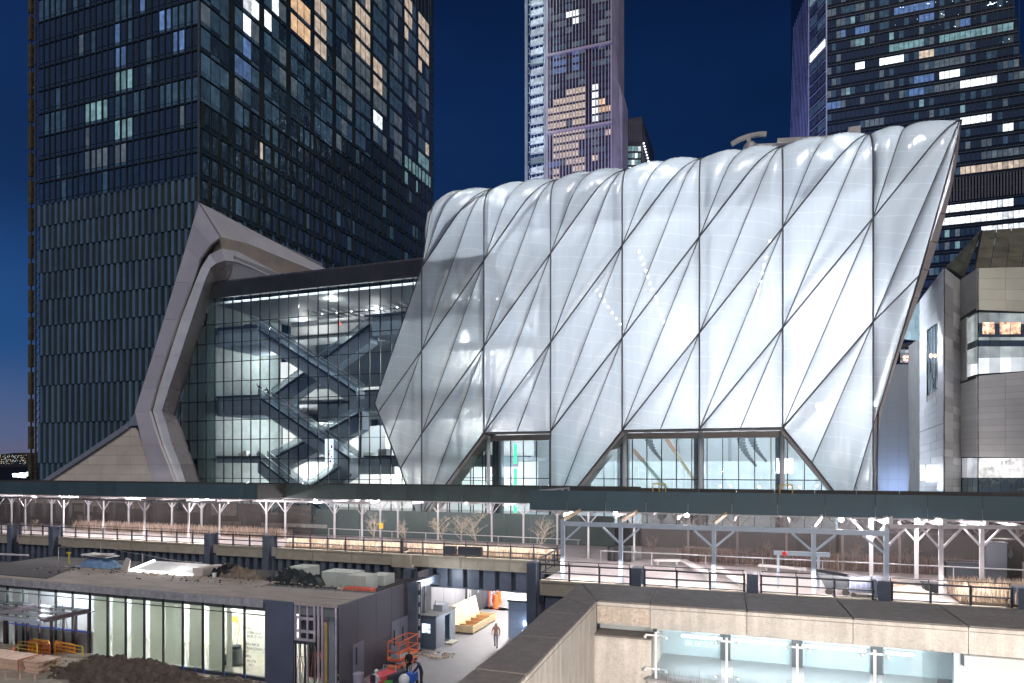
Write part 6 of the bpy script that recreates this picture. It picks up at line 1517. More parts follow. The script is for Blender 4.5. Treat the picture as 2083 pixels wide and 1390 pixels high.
# ================================================================ street things
# wall and corridor under the deck
wm_ = thing('metal_wall', 'tall brushed metal wall under the viaduct beyond the guard booth', 'wall', (-23.2, 48, ZG))
bm_ = M('brushed_metal', (.36, .35, .38), .38, .4, var=.15, vs=.5, stretch=(1, 1, .15), rndv=.06)
for i in range(4): mb = MB(); mb.box((-23.3, 44.2 + i * 2.1, ZG), (-23.2, 44.2 + i * 2.1 + 2.07, -1.0)); mb.build('panel', bm_, wm_)
w2 = thing('wrapped_wall', 'black wrapped stud wall with white scaffold lattice at the back of the street', 'wall', (-23, 53, ZG))
for i in range(3): mb = MB(); mb.box((-23.2, 52.8 + i * 1.7, ZG), (-23.1, 52.8 + i * 1.7 + 1.66, -1)); mb.build('panel', board, w2)
for i in range(8): mb = MB(); y = 53.2 + i * .58; z = -5 + (i * 1.37) % 3.5; mb.prism([(-23.08, y, z), (-23.08, y + .1, z), (-23.08, y + .55, z + .5), (-23.08, y + .45, z + .5)], (.01, 0, 0)); mb.build('printed_mark', M('mark_silver', (.45, .5, .58), .4), w2)
for y in (52.4, 52.9, 57.6, 58.4, 59.2, 60): mb = MB(); mb.bar((-22.9, y, ZG), (-22.9, y, -1), .12); mb.build('stud', white_st, w2)
for k in range(5): mb = MB(); mb.bar((-22.8, 57.6, ZG + k), (-22.8, 60, ZG + k + 1), .07); mb.build('brace', white_st, w2)
mb = MB(); mb.box((-24, 60.5, ZG), (-23.2, 76, -.3)); mb.box((-24, 76, ZG), (-10, 76.3, -.3)); mb.box((-13.5, 52, ZG), (-13.2, 76, -.3)); tag(mb.build('passage_wall', whitem), 'white walls of the brightly lit passage at the end of the street', 'wall', kind='structure')
for p, w in (((-18, 64, -1.3), 6000), ((-19, 70, -1.3), 4500), ((-18.6, 57, -1.0), 2600), ((-18.6, 53, -1.2), 900)): lamp(p, w, (1, 1, .98), .2)
gp = M('green_plastic', (.03, .40, .16), .5)
t = thing('green_fence', 'cluster of green frames and crates at the bright end of the street', 'frames', (-18.5, 66, ZG))
for i in range(14):
    x, y = -21 + rnd.uniform(0, 4), 64 + rnd.uniform(0, 6); h_ = rnd.uniform(.4, 2.2)
    mb = MB(); mb.bar((x, y, ZG), (x + rnd.uniform(-.5, .5), y, ZG + h_), .1); mb.bar((x - .4, y, ZG + h_ * .8), (x + .5, y, ZG + h_ * rnd.uniform(.5, 1)), .1); mb.build('frame', gp, t)
for i in range(3): mb = MB(); mb.obox((-20.5 + i * .9, 62, ZG + .4), (.7, .6, .6)); mb.build('crate', gp, t)
orange = M('barrel_orange', (.85, .16, .04), .5)
for k, (px, Y) in enumerate(((1008, 56.5), (1015, 58))):
    x = PX(px, Y); t = thing('traffic_barrel', ['orange traffic barrel stack nearer the crate', 'orange traffic barrel stack behind the nearer one'][k], 'barrel', (x, Y, ZG))
    for q in range(3): mb = MB(); mb.cyl((x, Y, ZG + q * .42), .26, .38, 12, r2=.2); mb.build('ring', orange, t)
    mb = MB(); mb.bar((x - .6, Y, ZG), (x - .6, Y, ZG + 4), .09); mb.build('pole', M('pole_red', (.6, .12, .08), .5), t)
# guard booth
bt = thing('guard_booth', 'small slate blue guard booth with lit window and open doorway', 'booth', (-21.5, 44, ZG)); bl = M('booth_blue', (.10, .13, .18), .45, .1, var=.08); bl2 = M('booth_grey', (.26, .28, .32), .45, .1, var=.08)
X0_, X1_, Y0_, Y1_, ZT = -22.15, -21.0, 42.5, 45.7, ZG + 2.25
mb = MB(); mb.box((X0_, Y0_, ZG + .05), (X1_, Y0_ + .08, ZG + 1.1)); mb.box((X0_, Y0_, ZG + 1.75), (X1_, Y0_ + .08, ZT)); mb.box((X0_, Y0_, ZG + 1.1), (X0_ + .1, Y0_ + .08, ZG + 1.75)); mb.box((X0_ + .75, Y0_, ZG + 1.1), (X1_, Y0_ + .08, ZG + 1.75)); mb.box((X0_, Y0_, ZG), (X0_ + .08, Y1_, ZT)); mb.box((X0_, Y1_ - .08, ZG), (X1_, Y1_, ZT)); mb.build('wall', bl, bt)
mb = MB(); mb.box((X1_ - .08, Y0_ + .08, ZG + .05), (X1_ + .02, 43.9, ZT)); mb.box((X1_ - .08, 44.95, ZG + .05), (X1_ + .02, Y1_, ZT)); mb.box((X1_ - .08, 43.9, ZG + 2.05), (X1_ + .02, 44.95, ZT)); mb.build('side_wall', bl2, bt)
mb = MB(); mb.box((X0_ - .08, Y0_ - .08, ZT), (X1_ + .1, Y1_ + .05, ZT + .1)); mb.build('roof', M('booth_roof', (.12, .12, .12), .6), bt, bevel=.02)
mb = MB(); mb.box((X0_ + .1, Y0_ + .03, ZG + 1.1), (X0_ + .75, Y0_ + .05, ZG + 1.75)); mb.build('window', WIN('booth_window', (.7, .85, 1), 1.6, contrast=.7, nsc=4), bt)
mb = MB(); mb.box((X1_ - .5, 43.95, ZG + .1), (X1_ - .45, 44.9, ZG + 2.0)); mb.build('doorway', WIN('booth_inside', (.75, .9, 1), 1.8, contrast=.8, nsc=3), bt)
mb = MB(); mb.box((X1_ + .02, 43.95, ZG), (X1_ + .6, 44.95, ZG + .15)); mb.build('step', conc, bt); mb = MB(); mb.bar((X0_ + .5, 43.8, ZT + .1), (X0_ + .5, 43.8, ZT + .9), .04); mb.box((X0_ + .3, 43.9, ZT + .1), (X0_ + 1.0, 44.9, ZT + .55)); mb.build('roof_unit', bl2, bt)
lamp((X1_ + .7, 44.4, ZG + 1.9), 25, (.7, .85, 1), .1)
# long crate with open lid
ct = thing('long_crate', 'long open pale plywood crate with its lid raised beside the street', 'crate', (-21, 50, ZG)); pw_ = M('crate_ply', (.62, .48, .28), .7, var=.15, vs=2); pw2 = M('crate_inside', (.55, .30, .14), .7)
a, b, y0, y1, h_ = -21.75, -20.25, 47.3, 52.2, .62
for nm, p, q in (('side', (a, y0, ZG + .1), (a + .05, y1, ZG + h_)), ('side', (b - .05, y0, ZG + .1), (b, y1, ZG + h_)), ('end', (a + .05, y0, ZG + .1), (b - .05, y0 + .05, ZG + h_)), ('end', (a + .05, y1 - .05, ZG + .1), (b - .05, y1, ZG + h_))): mb = MB(); mb.box(p, q); mb.build(nm, pw_, ct)
mb = MB(); mb.box((a + .05, y0 + .05, ZG + .1), (b - .05, y1 - .05, ZG + .16)); mb.build('bottom', pw2, ct)
for k in range(4): mb = MB(); mb.box((a + .05, y0 + .8 + k * 1.1, ZG + .16), (b - .05, y0 + .86 + k * 1.1, ZG + h_ - .08)); mb.build('divider', pw2, ct)
for k in range(3):
    ya, yb = y0 + k * (y1 - y0) / 3 + .02, y0 + (k + 1) * (y1 - y0) / 3 - .02; mb = MB(); mb.prism([(a - .02, ya, ZG + h_), (a - .02, yb, ZG + h_), (a - .35, yb, ZG + h_ + 1.35), (a - .35, ya, ZG + h_ + 1.35)], (-.05, 0, 0)); mb.build('lid_panel', pw_, ct)
for y in (y0 + .3, (y0 + y1) / 2, y1 - .3): mb = MB(); mb.box((a, y - .05, ZG), (b, y + .05, ZG + .1)); mb.build('skid', pw_, ct)
t = thing('pipe_rack', 'grey pipes stacked against the metal wall behind the crate lid', 'pipes', (-22.6, 48, ZG))
for i in range(4): mb = MB(); mb.tube([(-22.6, 45.9, ZG + .3 + i * .28), (-22.5, 52, ZG + .3 + i * .28)], .07, 6); mb.build('pipe', M('alu', (.5, .52, .55), .4, .5), t)
# panelled hut with N sign
ht = thing('panelled_hut', 'pale blue panelled hut with dark roof beside the viaduct column', 'hut', (-16.5, 48, ZG)); hb = M('hut_blue', (.30, .38, .50), .45, .1, var=.05)
for k in range(4): mb = MB(); mb.box((-17.4, 47.4, ZG + k * .67 + .01), (-14.6, 47.5, ZG + (k + 1) * .67 - .01)); mb.build('panel', hb, ht); mb = MB(); mb.box((-17.45, 47.41, ZG + k * .67 + .01), (-17.4, 52.5, ZG + (k + 1) * .67 - .01)); mb.build('side_panel', hb, ht)
mb = MB(); mb.box((-17.4, 47.51, ZG), (-14.6, 52.5, ZG + 2.6)); mb.box((-17.5, 47.3, ZG + 2.68), (-14.5, 52.6, ZG + 2.8)); mb.build('roof', M('hut_roof', (.05, .06, .055), .6), ht)
p = onY(1068, 1268, 47.3); text('N', p + Vector((-.15, 0, -.2)), .5, EMIT('letter_blue_white', (.6, .75, 1), 14), parent=ht, name='sign_letter'); lamp(p + Vector((0, -.5, 0)), 12, (.5, .65, 1), .1)
mb = MB(); p2_ = onY(1062, 1285, 47.35); mb.box((p2_.x, 47.36, p2_.z - .5), (p2_.x + .6, 47.39, p2_.z + .1)); mb.build('lit_panel', EMIT('hut_panel', (.9, .95, 1), 2.5), ht)
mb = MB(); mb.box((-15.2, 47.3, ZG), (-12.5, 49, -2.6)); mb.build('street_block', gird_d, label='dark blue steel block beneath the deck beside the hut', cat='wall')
for x, y, w in ((-22.0, 41.3, .75), (-22.6, 43.2, .6)):
    mb = MB(); mb.box((x - w / 2, y - .3, ZG), (x + w / 2, y - .22, -1.2)); mb.box((x - w / 2, y + .22, ZG), (x + w / 2, y + .3, -1.2)); mb.box((x - .05, y - .22, ZG), (x + .05, y + .22, -1.2))
    for z in range(8): mb.ball((x + w / 2 - .07, y - .31, ZG + .5 + z * .55), .03, 5, 3); mb.ball((x - w / 2 + .07, y - .31, ZG + .5 + z * .55), .03, 5, 3)
    mb.build('column', gird, via)
mb = MB(); mb.bar((-22.0, 41.3, -1.4), (-22.4, YL + .3, -1.6), .3, .5); mb.bar((-22.4, 43.2, -1.4), (-22.4, YL + .3, -2.0), .25, .4); mb.build('knee_beam', gird, via)
for k in range(6): mb = MB(); mb.bar((-21.6, 41.25, ZG + .3 + k * .8), (-21.6, 41.25, ZG + .75 + k * .8), .09); mb.build('lacing_plate', white_st, via)
# orange scissor lift
sc_ = thing('scissor_lift', 'orange scissor lift with railed platform against the slate wall', 'lift', (-21.2, 38, ZG)); og = M('lift_orange', (.75, .16, .05), .5)
a, b = PX(789, 37.2), PX(812, 37.2); y0, y1 = 37.2, 39.6; zb = -5.05; zt = -3.95
zA = onY(800, 1345, 37.2).z; zB = zA + 1.15
for (p, q) in (((a, y0), (b, y0)), ((b, y0), (b + .02, y1)), ((a, y0), (a + .02, y1)), ((a, y1), (b, y1))):
    for zz, w in ((zB, .05), (zA + .55, .04), (zA + .08, .12)): mb = MB(); mb.bar((*p, zz), (*q, zz), w); mb.build('guard_rail', og, sc_)
for p in ((a, y0), (b, y0), (a, y1), (b, y1), (a, 38.4), (b, 38.4)): mb = MB(); mb.bar((*p, zA), (*p, zB), .05); mb.build('post', og, sc_)
mb = MB(); mb.box((a, y0, zA - .08), (b, y1, zA)); mb.build('platform', M('platform_grey', (.3, .32, .34), .5), sc_)
for zz in (zA + .25, zA + .75): mb = MB(); mb.box((a + .25, y0 - .05, zz - .12), (b - .08, y0 - .01, zz + .18)); mb.build('control_panel', M('panel_grey', (.25, .3, .35), .4), sc_)
mb = MB()
for s_ in (a + .15, b - .15): mb.bar((s_, y0 + .2, ZG + .3), (s_, y1 - .2, zA - .1), .08); mb.bar((s_, y1 - .2, ZG + .3), (s_, y0 + .2, zA - .1), .08)
mb.build('scissor_arm', M('arm_white', (.6, .62, .6), .5), sc_)
mb = MB(); mb.box((a, y0, ZG + .12), (b, y1, ZG + .35)); mb.build('chassis', og, sc_)
for p in ((a, y0 + .3), (b, y0 + .3), (a, y1 - .3), (b, y1 - .3)): mb = MB(); mb.tube([(p[0] - .06, p[1], ZG + .16), (p[0] + .06, p[1], ZG + .16)], .16, 10); mb.build('wheel', M('tyre', (.02, .02, .02), .8), sc_)
# street lamps lighting the work
for p, w, c_ in (((-21.5, 43.8, -1.6), 160, (.95, .97, 1)), ((-18, 49, -1.4), 1100, (1, .98, .95)), ((-20.5, 50.5, -1.4), 600, (1, .98, .95)), ((-16.5, 39.5, -1.0), 200, (.95, .93, 1)), ((-24, 29, -1.5), 130, (.85, .85, 1)), ((-45, 27, 1.5), 420, (1, .93, .85)), ((-32, 27, 0), 190, (.9, .92, 1)), ((-30, 42, 1.5), 0, (1, 1, 1))):
    if w: lamp(p, w, c_, .2, 'street_light')
# cart, bins and clutter by the workers
def cart(px, py, lab, m_, w, d, h_, rz=0):
    p = onZ(px, py, ZG); t = thing('tool_cart', lab, 'cart', (p.x, p.y, ZG)); 
    mb = MB(); mb.obox((p.x, p.y, ZG + .2 + h_ / 2), (w, d, h_), rz); mb.build('tray', m_, t, bevel=.03)
    for u in (-1, 1):
        for v in (-1, 1): mb = MB(); c = Vector((p.x, p.y, 0)) + Matrix.Rotation(rz, 3, 'Z') @ Vector((u * w * .4, v * d * .4, 0)); mb.tube([(c.x - .03, c.y, ZG + .1), (c.x + .03, c.y, ZG + .1)], .1, 8); mb.build('wheel', M('tyre', (.02, .02, .02), .8), t)
    mb = MB(); mb.bar((p.x - w / 2, p.y + d * .45, ZG + h_), (p.x - w / 2, p.y + d * .45, ZG + 1.0), .04); mb.bar((p.x + w / 2, p.y + d * .45, ZG + h_), (p.x + w / 2, p.y + d * .45, ZG + 1.0), .04); mb.bar((p.x - w / 2, p.y + d * .45, ZG + 1.0), (p.x + w / 2, p.y + d * .45, ZG + 1.0), .04); mb.build('handle', M('alu', (.5, .52, .55), .4, .5), t); return t
cart(780, 1396, 'red and pink cart with sloping sides beside the worker in the white cap', M('cart_red', (.70, .10, .12), .5), .8, 1.5, .55, -.2)
cart(803, 1392, 'dark cart loaded with grey sheets beside the scissor lift', M('cart_dark', (.06, .06, .08), .5), .6, 1.5, .5, -.2)
cart(838, 1392, 'cart with bright blue bucket between the two dark dressed workers', M('cart_blue', (.03, .14, .6), .5), .5, .6, .5)
p = onZ(729, 1400, ZG); mb = MB(); mb.cyl((p.x, p.y, ZG), .27, .85, 14, r2=.32); mb.build('waste_bin', M('bin_lilac', (.35, .33, .42), .5), label='round lilac grey waste bin by the service door', cat='bin')
p = onZ(786, 1400, ZG); mb = MB(); mb.obox((p.x, p.y, ZG + .3), (.6, .4, .3)); mb.build('green_crate', M('crate_green', (.1, .5, .12), .5), label='bright green crate at the bottom edge beside the red cart', cat='crate')
p = onZ(822, 1398, ZG); mb = MB(); mb.ball((p.x, p.y, ZG + .4), .33, 10, 7, sc_=(1, 1, 1.1)); mb.build('white_sack', M('sack_white', (.7, .75, .8), .6, bump=.3), label='tied white sack at the bottom edge before the workers', cat='sack')
p = onZ(852, 1330, ZG); mb = MB(); mb.obox((p.x - 1.1, p.y + 1.5, ZG + .4), (.7, .1, .9), .3, rx=.3); mb.build('leaning_board', M('board_tan', (.3, .25, .18), .8), label='tan board leaning at the foot of the viaduct column', cat='board')
p = onZ(694, 1395, ZG); t = thing('warning_frame', 'yellow curved warning frame at the bottom edge below the slate wall', 'barrier', (p.x, p.y, ZG)); mb = MB(); mb.tube([(p.x - .7, p.y, ZG), (p.x - .6, p.y, ZG + .45), (p.x - .4, p.y, ZG + .58), (p.x + .1, p.y, ZG + .6), (p.x + .25, p.y, ZG + .4), (p.x + .3, p.y, ZG)], .06, 6); mb.build('frame', M('post_yellow', (.6, .5, .05), .5), t)

# ---- building site in front of the pavilion
dirt = M('dirt_dark', (.078, .060, .048), .95, var=.6, vs=2.4, bump=1.0, bs=9); dirt_l = M('dirt_pale', (.26, .22, .18), .95, var=.35, vs=1.2, bump=.5, bs=6)
mb = MB(); n = 46
from mathutils import noise as mn
def dz(x, y):
    q = mn.noise(Vector((x * .5, y * .5, 3))) * .22 + mn.noise(Vector((x * 2, y * 2, 7))) * .07 + mn.noise(Vector((x * 5, y * 5, 1))) * .03
    return max(0, (YP - 1.0 - y) * .1) * 1 + q * min(1, max(0, (YP - .5 - y))) 
vs = []; NX, NY = 110, 34
for j in range(NY + 1):
    for i in range(NX + 1):
        x = -62 + 35.5 * i / NX; y = 22 + 10.7 * j / NY; vs.append((x, y, ZG + .02 + max(dz(x, y), 0)))
mb.add(vs, [(r * (NX + 1) + c, r * (NX + 1) + c + 1, (r + 1) * (NX + 1) + c + 1, (r + 1) * (NX + 1) + c) for r in range(NY) for c in range(NX)], 0, True)
tag(mb.build('dirt_ground', dirt_l), kind='structure')
pc = onZ(268, 1385, ZG)
heap(pc.x, pc.y - .6, ZG, 6.5, 2.6, 1.25, dirt, 'big mound of dark turned earth in front of the pavilion glass', 'earth_mound', 31, 90, .42)
pc = onZ(470, 1400, ZG); heap(pc.x, pc.y - .6, ZG, 4.2, 1.8, .55, dirt, 'lower spread of dark earth right of the big mound', 'earth_mound', 33, 60, .5)
def barricade(px, py, w, rot, col, lab, mesh=True, h_=1.05):
    p = onZ(px, py, ZG + .1); t = thing('barricade', lab, 'barricade', (p.x, p.y, ZG + .1)); d = Vector((math.cos(rot), math.sin(rot), 0)); a = p; b = p + d * w
    fr_ = [a, a + Vector((0, 0, h_ * .9)), a + d * .12 + Vector((0, 0, h_)), b - d * .12 + Vector((0, 0, h_)), b + Vector((0, 0, h_ * .9)), b]
    mb = MB(); mb.tube(fr_, .035, 6); mb.build('frame', col, t)
    for k in (.3, .55, .78): mb = MB(); mb.tube([a + Vector((0, 0, h_ * k)), b + Vector((0, 0, h_ * k))], .025, 5); mb.build('rail', col, t)
    if mesh:
        mb = MB()
        for k in range(int(w / .1)): q = a.lerp(b, k * .1 / w); mb.bar(q + Vector((0, 0, .3)), q + Vector((0, 0, h_ * .95)), .018)
        mb.build('mesh_bars', col, t)
    return t
yel = M('barricade_yellow', (.72, .52, .04), .45); orr = M('barricade_orange', (.85, .22, .04), .45)
barricade(37, 1336, 1.9, -.05, yel, 'leftmost yellow barricade frame beside the cone', False); barricade(58, 1334, 2.0, 0, orr, 'orange mesh barricade behind the leftmost yellow frame'); barricade(66, 1332, 1.6, 0, yel, 'yellow barricade overlapping the first orange mesh', False)
barricade(111, 1336, 2.2, -.12, orr, 'orange mesh barricade right of the thin dark post'); barricade(112, 1338, 2.9, -.1, yel, 'rightmost long yellow barricade', False)
mb = MB(); a, b = onZ(5, 1340, ZG + .15), onZ(75, 1330, ZG + .2); mb.bar(a, b, .09); mb.build('fallen_rail', yel, label='yellow rail lying on the ground by the cone', cat='rail')
p = onZ(27, 1336, ZG + .1); t = thing('traffic_cone', 'red orange traffic cone at the left among the barricades', 'cone', tuple(p)); mb = MB(); mb.cyl(p, .17, .72, 14, r2=.03); mb.build('cone', M('cone_red', (.75, .12, .05), .5), t); mb = MB(); mb.box((p.x - .24, p.y - .24, p.z), (p.x + .24, p.y + .24, p.z + .05)); mb.build('base', M('cone_red', (.75, .12, .05), .5), t)
tim = M('timber_pink', (.62, .44, .34), .75, var=.12, vs=3, rndv=.15)
t = thing('timber_stack', 'strapped stack of pinkish timber boards in the lower left corner', 'timber', tuple(onZ(30, 1375, ZG)))
p = onZ(46, 1378, ZG)
for r in range(6):
    for c in range(5):
        piece('board', t, (p.x - 2.4 + rnd.uniform(-.05, .05), p.y + c * .28, ZG + .35 + r * .125), (4.6, .26, .115), tim)
        piece('board', t, (p.x + .75 + rnd.uniform(-.08, .2), p.y + c * .28 + .05, ZG + .35 + r * .125), (1.2, .26, .115), tim)
mb = MB(); mb.box((p.x - .2, p.y - .16, ZG + .28), (p.x - .12, p.y + 1.3, ZG + 1.08)); mb.build('strap', M('strap_red', (.4, .12, .06), .6), t)
for i, (px, py, w, d, rz) in enumerate(((60, 1350, 3.2, 1.2, .1), (75, 1345, 3.0, 1.2, .2), (110, 1352, 2.6, .8, .5), (128, 1344, 1.4, 1.2, .05), (148, 1350, 1.3, 1.1, -.1), (130, 1360, 1.4, 1.2, .1), (5, 1325, 2.4, 1.0, .3), (165, 1345, 1.2, .9, .2), (95, 1365, 1.6, .7, .4))):
    p = onZ(px, py, ZG + .2); mb = MB(); mb.obox((p.x, p.y, ZG + .42 + .02 * i), (w, d, .05), rz, ry=.03); mb.build('plywood_sheet', M('sheet_grey', (.30, .25, .19), .8, var=.2, vs=2, rndv=.3), label=['large grey plywood sheet behind the timber stack', 'second large sheet under the first', 'tilted dark plank sheet right of the stack', 'square board on the ground before the orange barricade', 'square board right of the previous board', 'square board nearest the earth mound', 'pale sheet at the left edge behind the cone', 'small board at the corner of the entrance', 'splintered board right of the timber stack'][i], cat='plywood', group='loose plywood sheets on the building site')
t = thing('plank_wall', 'long low plank form with stakes along the bottom left edge', 'formwork', tuple(onZ(30, 1395, ZG))); a, b = onZ(-20, 1390, ZG + .2), onZ(72, 1402, ZG + .2)
mb = MB(); mb.bar(a, b, .06, .55); mb.build('plank', M('board_tan', (.3, .25, .18), .8), t)
for q in (.3, .62, .95): c = a.lerp(b, q); mb = MB(); mb.bar(c + Vector((0, .1, -.3)), c + Vector((0, .1, .75)), .07); mb.build('stake', tim, t)
p = onZ(113, 1392, ZG); mb = MB(); mb.bar((p.x, p.y, ZG), (p.x, p.y, ZG + .55), .06); mb.build('stake', tim, label='lone wooden stake in the earth at the bottom left', cat='stake')
mb = MB(); p = onZ(84, 1335, ZG); mb.tube([(p.x, p.y, ZG), (p.x, p.y, ZG + 1.0)], .05, 6); mb.cyl((p.x, p.y, ZG + .05), .2, .08, 10); mb.build('marker_post', steel_dark, label='thin dark post on a round foot between the barricades', cat='post')
# loose stones and offcuts
r_ = random.Random(77)
def scatter(n, fx, label, mats, s0, s1):
    mb = MB()
    for i in range(n):
        x, y, z = fx(); s_ = r_.uniform(s0, s1)
        mb.obox((x, y, z + s_ * .3), (s_ * r_.uniform(.6, 2.6), s_, s_ * r_.uniform(.4, .9)), r_.uniform(0, 3), r_.randrange(len(mats)), rx=r_.uniform(-.4, .4), ry=r_.uniform(-.4, .4))
    mb.build('rubble', mats, label=label, cat='rubble', kind='stuff')
def fx1():
    x, y = r_.uniform(-52, -27), r_.uniform(28.5, 32.5); return x, y, ZG + .02 + max(dz(x, y), 0)
scatter(700, fx1, 'loose stones and offcuts scattered over the bare earth before the pavilion', [dirt_l, M('stone_bit', (.34, .31, .28), .9), M('wood_bit', (.42, .32, .22), .8)], .03, .11)
def fx2(): return r_.uniform(-52, -24), 38 - abs(r_.gauss(0, 1.1)), ZR + .01
scatter(260, fx2, 'small debris lying along the back of the pavilion roof', [M('stone_bit', (.34, .31, .28), .9), M('wood_bit', (.42, .32, .22), .8), dark_void], .03, .12)
def fx3(): return r_.uniform(-22, -19), r_.uniform(40.5, 42), ZG + .01
scatter(60, fx3, 'bits of debris at the foot of the viaduct column by the guard booth', [M('stone_bit', (.34, .31, .28), .9), M('wood_bit', (.42, .32, .22), .8)], .04, .14)
# ================================================================ granite parapet in front
ZT_ = 3.8
cop = M('granite_coping', (.150, .132, .124), .6, var=.16, vs=2.2, bump=.18, bs=26, rndv=.08)
gran = M('granite_face', (.50, .46, .42), .65, var=.10, vs=9, bump=.12, bs=40, rndv=.05); gran2 = M('granite_rough', (.46, .39, .33), .8, var=.25, vs=14, bump=.5, bs=30)
# fine speckle of the stone
for m in (cop, gran, gran2):
    nt = m.node_tree; L = nt.links; p = nt.nodes['Principled BSDF']; g = nd(nt, 'ShaderNodeNewGeometry'); v = nd(nt, 'ShaderNodeTexVoronoi'); v.inputs['Scale'].default_value = 55; L.new(g.outputs['Position'], v.inputs['Vector'])
    src = p.inputs['Base Color'].links[0].from_socket; hs = nd(nt, 'ShaderNodeSeparateColor'); L.new(v.outputs['Color'], hs.inputs[0]); r = nd(nt, 'ShaderNodeMapRange'); L.new(hs.outputs[0], r.inputs[0]); r.inputs[3].default_value = .88; r.inputs[4].default_value = 1.12
    s2 = nd(nt, 'ShaderNodeVectorMath', operation='SCALE'); L.new(src, s2.inputs[0]); L.new(r.outputs[0], s2.inputs['Scale'])
    # faint blotches and drip stains
    w_ = nd(nt, 'ShaderNodeTexNoise'); w_.inputs['Scale'].default_value = .7; w_.inputs['Detail'].default_value = 8; w_.inputs['Roughness'].default_value = .7; L.new(g.outputs['Position'], w_.inputs['Vector'])
    r2 = nd(nt, 'ShaderNodeMapRange'); L.new(w_.outputs[0], r2.inputs[0]); r2.inputs[1].default_value = .35; r2.inputs[2].default_value = .65; r2.inputs[3].default_value = .86; r2.inputs[4].default_value = 1.1
    s3 = nd(nt, 'ShaderNodeVectorMath', operation='SCALE'); L.new(s2.outputs[0], s3.inputs[0]); L.new(r2.outputs[0], s3.inputs['Scale']); # drip streaks that run down from the joints
    mp_ = nd(nt, 'ShaderNodeMapping'); mp_.inputs['Scale'].default_value = (2.2, 2.2, .22); L.new(g.outputs['Position'], mp_.inputs[0]); w3_ = nd(nt, 'ShaderNodeTexNoise'); w3_.inputs['Scale'].default_value = 2.4; w3_.inputs['Detail'].default_value = 5; L.new(mp_.outputs[0], w3_.inputs['Vector'])
    r5 = nd(nt, 'ShaderNodeMapRange'); L.new(w3_.outputs[0], r5.inputs[0]); r5.inputs[1].default_value = .42; r5.inputs[2].default_value = .62; r5.inputs[3].default_value = .84; r5.inputs[4].default_value = 1.04
    s4 = nd(nt, 'ShaderNodeVectorMath', operation='SCALE'); L.new(s3.outputs[0], s4.inputs[0]); L.new(r5.outputs[0], s4.inputs['Scale']); L.new(s4.outputs[0], p.inputs['Base Color'])
pa = thing('granite_parapet', 'heavy angled granite parapet with dark coping and pale inner face in the foreground', 'parapet', (-3.4, 14.8, 0))
O = lambda px, py: onZ(px, py, ZT_)
apex_o, apex_i = O(1182, 1186), O(1214, 1221)
def slab(P, name='coping_slab', mat=cop, t=.035):
    mb = MB(); mb.prism(P, (0, 0, -t)); mb.build(name, mat, pa, bevel=.012)
g_ = .008
# left arm, joints from far to near
jo = [apex_o, O(1146, 1215), O(1106, 1243), O(1053, 1292), O(966, 1360)]; ji = [apex_i, O(1214, 1221) .lerp(O(1186, 1251), .55), O(1186, 1251), O(1140, 1299), O(1071, 1372)]
do, di = (jo[-1] - jo[0]).normalized(), (ji[-1] - ji[1]).normalized()
jo.append(jo[-1] + do * 3.2); ji.append(ji[-1] + di * 3.2); jo.append(jo[-1] + do * 4); ji.append(ji[-1] + di * 4)
for k in range(len(jo) - 1):
    A, B, Cc, D = jo[k], jo[k + 1], ji[k + 1], ji[k]
    slab([A.lerp(B, g_), B.lerp(A, g_), Cc.lerp(D, g_), D.lerp(Cc, g_)])
Yo, Yi = apex_o.y, apex_i.y
ro = [apex_o, Vector((O(1339, 1195).x, Yo, ZT_)), Vector((O(1512, 1205).x, Yo, ZT_)), Vector((O(1700, 1217).x, Yo, ZT_)), Vector((O(1908, 1230).x, Yo, ZT_)), Vector((O(2140, 1244).x, Yo, ZT_)), Vector((26, Yo, ZT_))]
ri = [apex_i, Vector((O(1323, 1228).x, Yi, ZT_)), Vector((O(1519, 1242.6).x, Yi, ZT_)), Vector((O(1736, 1258).x, Yi, ZT_)), Vector((O(1974, 1276).x, Yi, ZT_)), Vector((O(2240, 1293).x, Yi, ZT_)), Vector((26, Yi, ZT_))]
for k in range(6):
    A, B, Cc, D = ro[k], ro[k + 1], ri[k + 1], ri[k]; e = .012
    slab([D + Vector((e, 0, 0)), Cc - Vector((e, 0, 0)), B - Vector((e, 0, 0)), A + Vector((e, 0, 0))])
# inner faces: thin top course, groove, deep face panels
def facepan(a, b, z0, z1, nrm, mat=gran, t=.06, off=0.0, name='face_panel'):
    a, b = Vector(a), Vector(b); d = (b - a).normalized(); a = a + d * .006; b = b - d * .006; n = Vector(nrm)
    P = [Vector((a.x, a.y, z0)), Vector((b.x, b.y, z0)), Vector((b.x, b.y, z1)), Vector((a.x, a.y, z1))]; P = [p + n * off for p in P]
    mb = MB(); mb.prism(P, n * t); mb.build(name, mat, pa)
for k in range(6):
    a, b = ri[k], ri[k + 1]; zb = 3.27
    facepan(a, b, 3.70, 3.762, (0, -1, 0), off=-.062, name='top_course'); facepan(a, b, 3.27 if k else 3.33, 3.682, (0, -1, 0), gran if k else gran2, off=-.065)
mb = MB(); mb.box((apex_i.x, Yi + .05, 3.28), (26, Yo - .05, 3.755)); mb.build('core', gran, pa)
nl = Vector((1, 0, 0))
for k in range(len(ji) - 1):
    facepan(ji[k], ji[k + 1], 3.70, 3.762, (1, 0, 0), off=-.062, name='top_course'); facepan(ji[k], ji[k + 1], .1, 3.682, (1, 0, 0), off=-.065)
mb = MB(); mb.prism([Vector((p.x - .1 if i >= 2 else p.x + .1, p.y, -6)) for i, p in enumerate((jo[0], jo[-1], ji[-1], ji[0]))], (0, 0, 9.74)); mb.build('core', gran, pa)
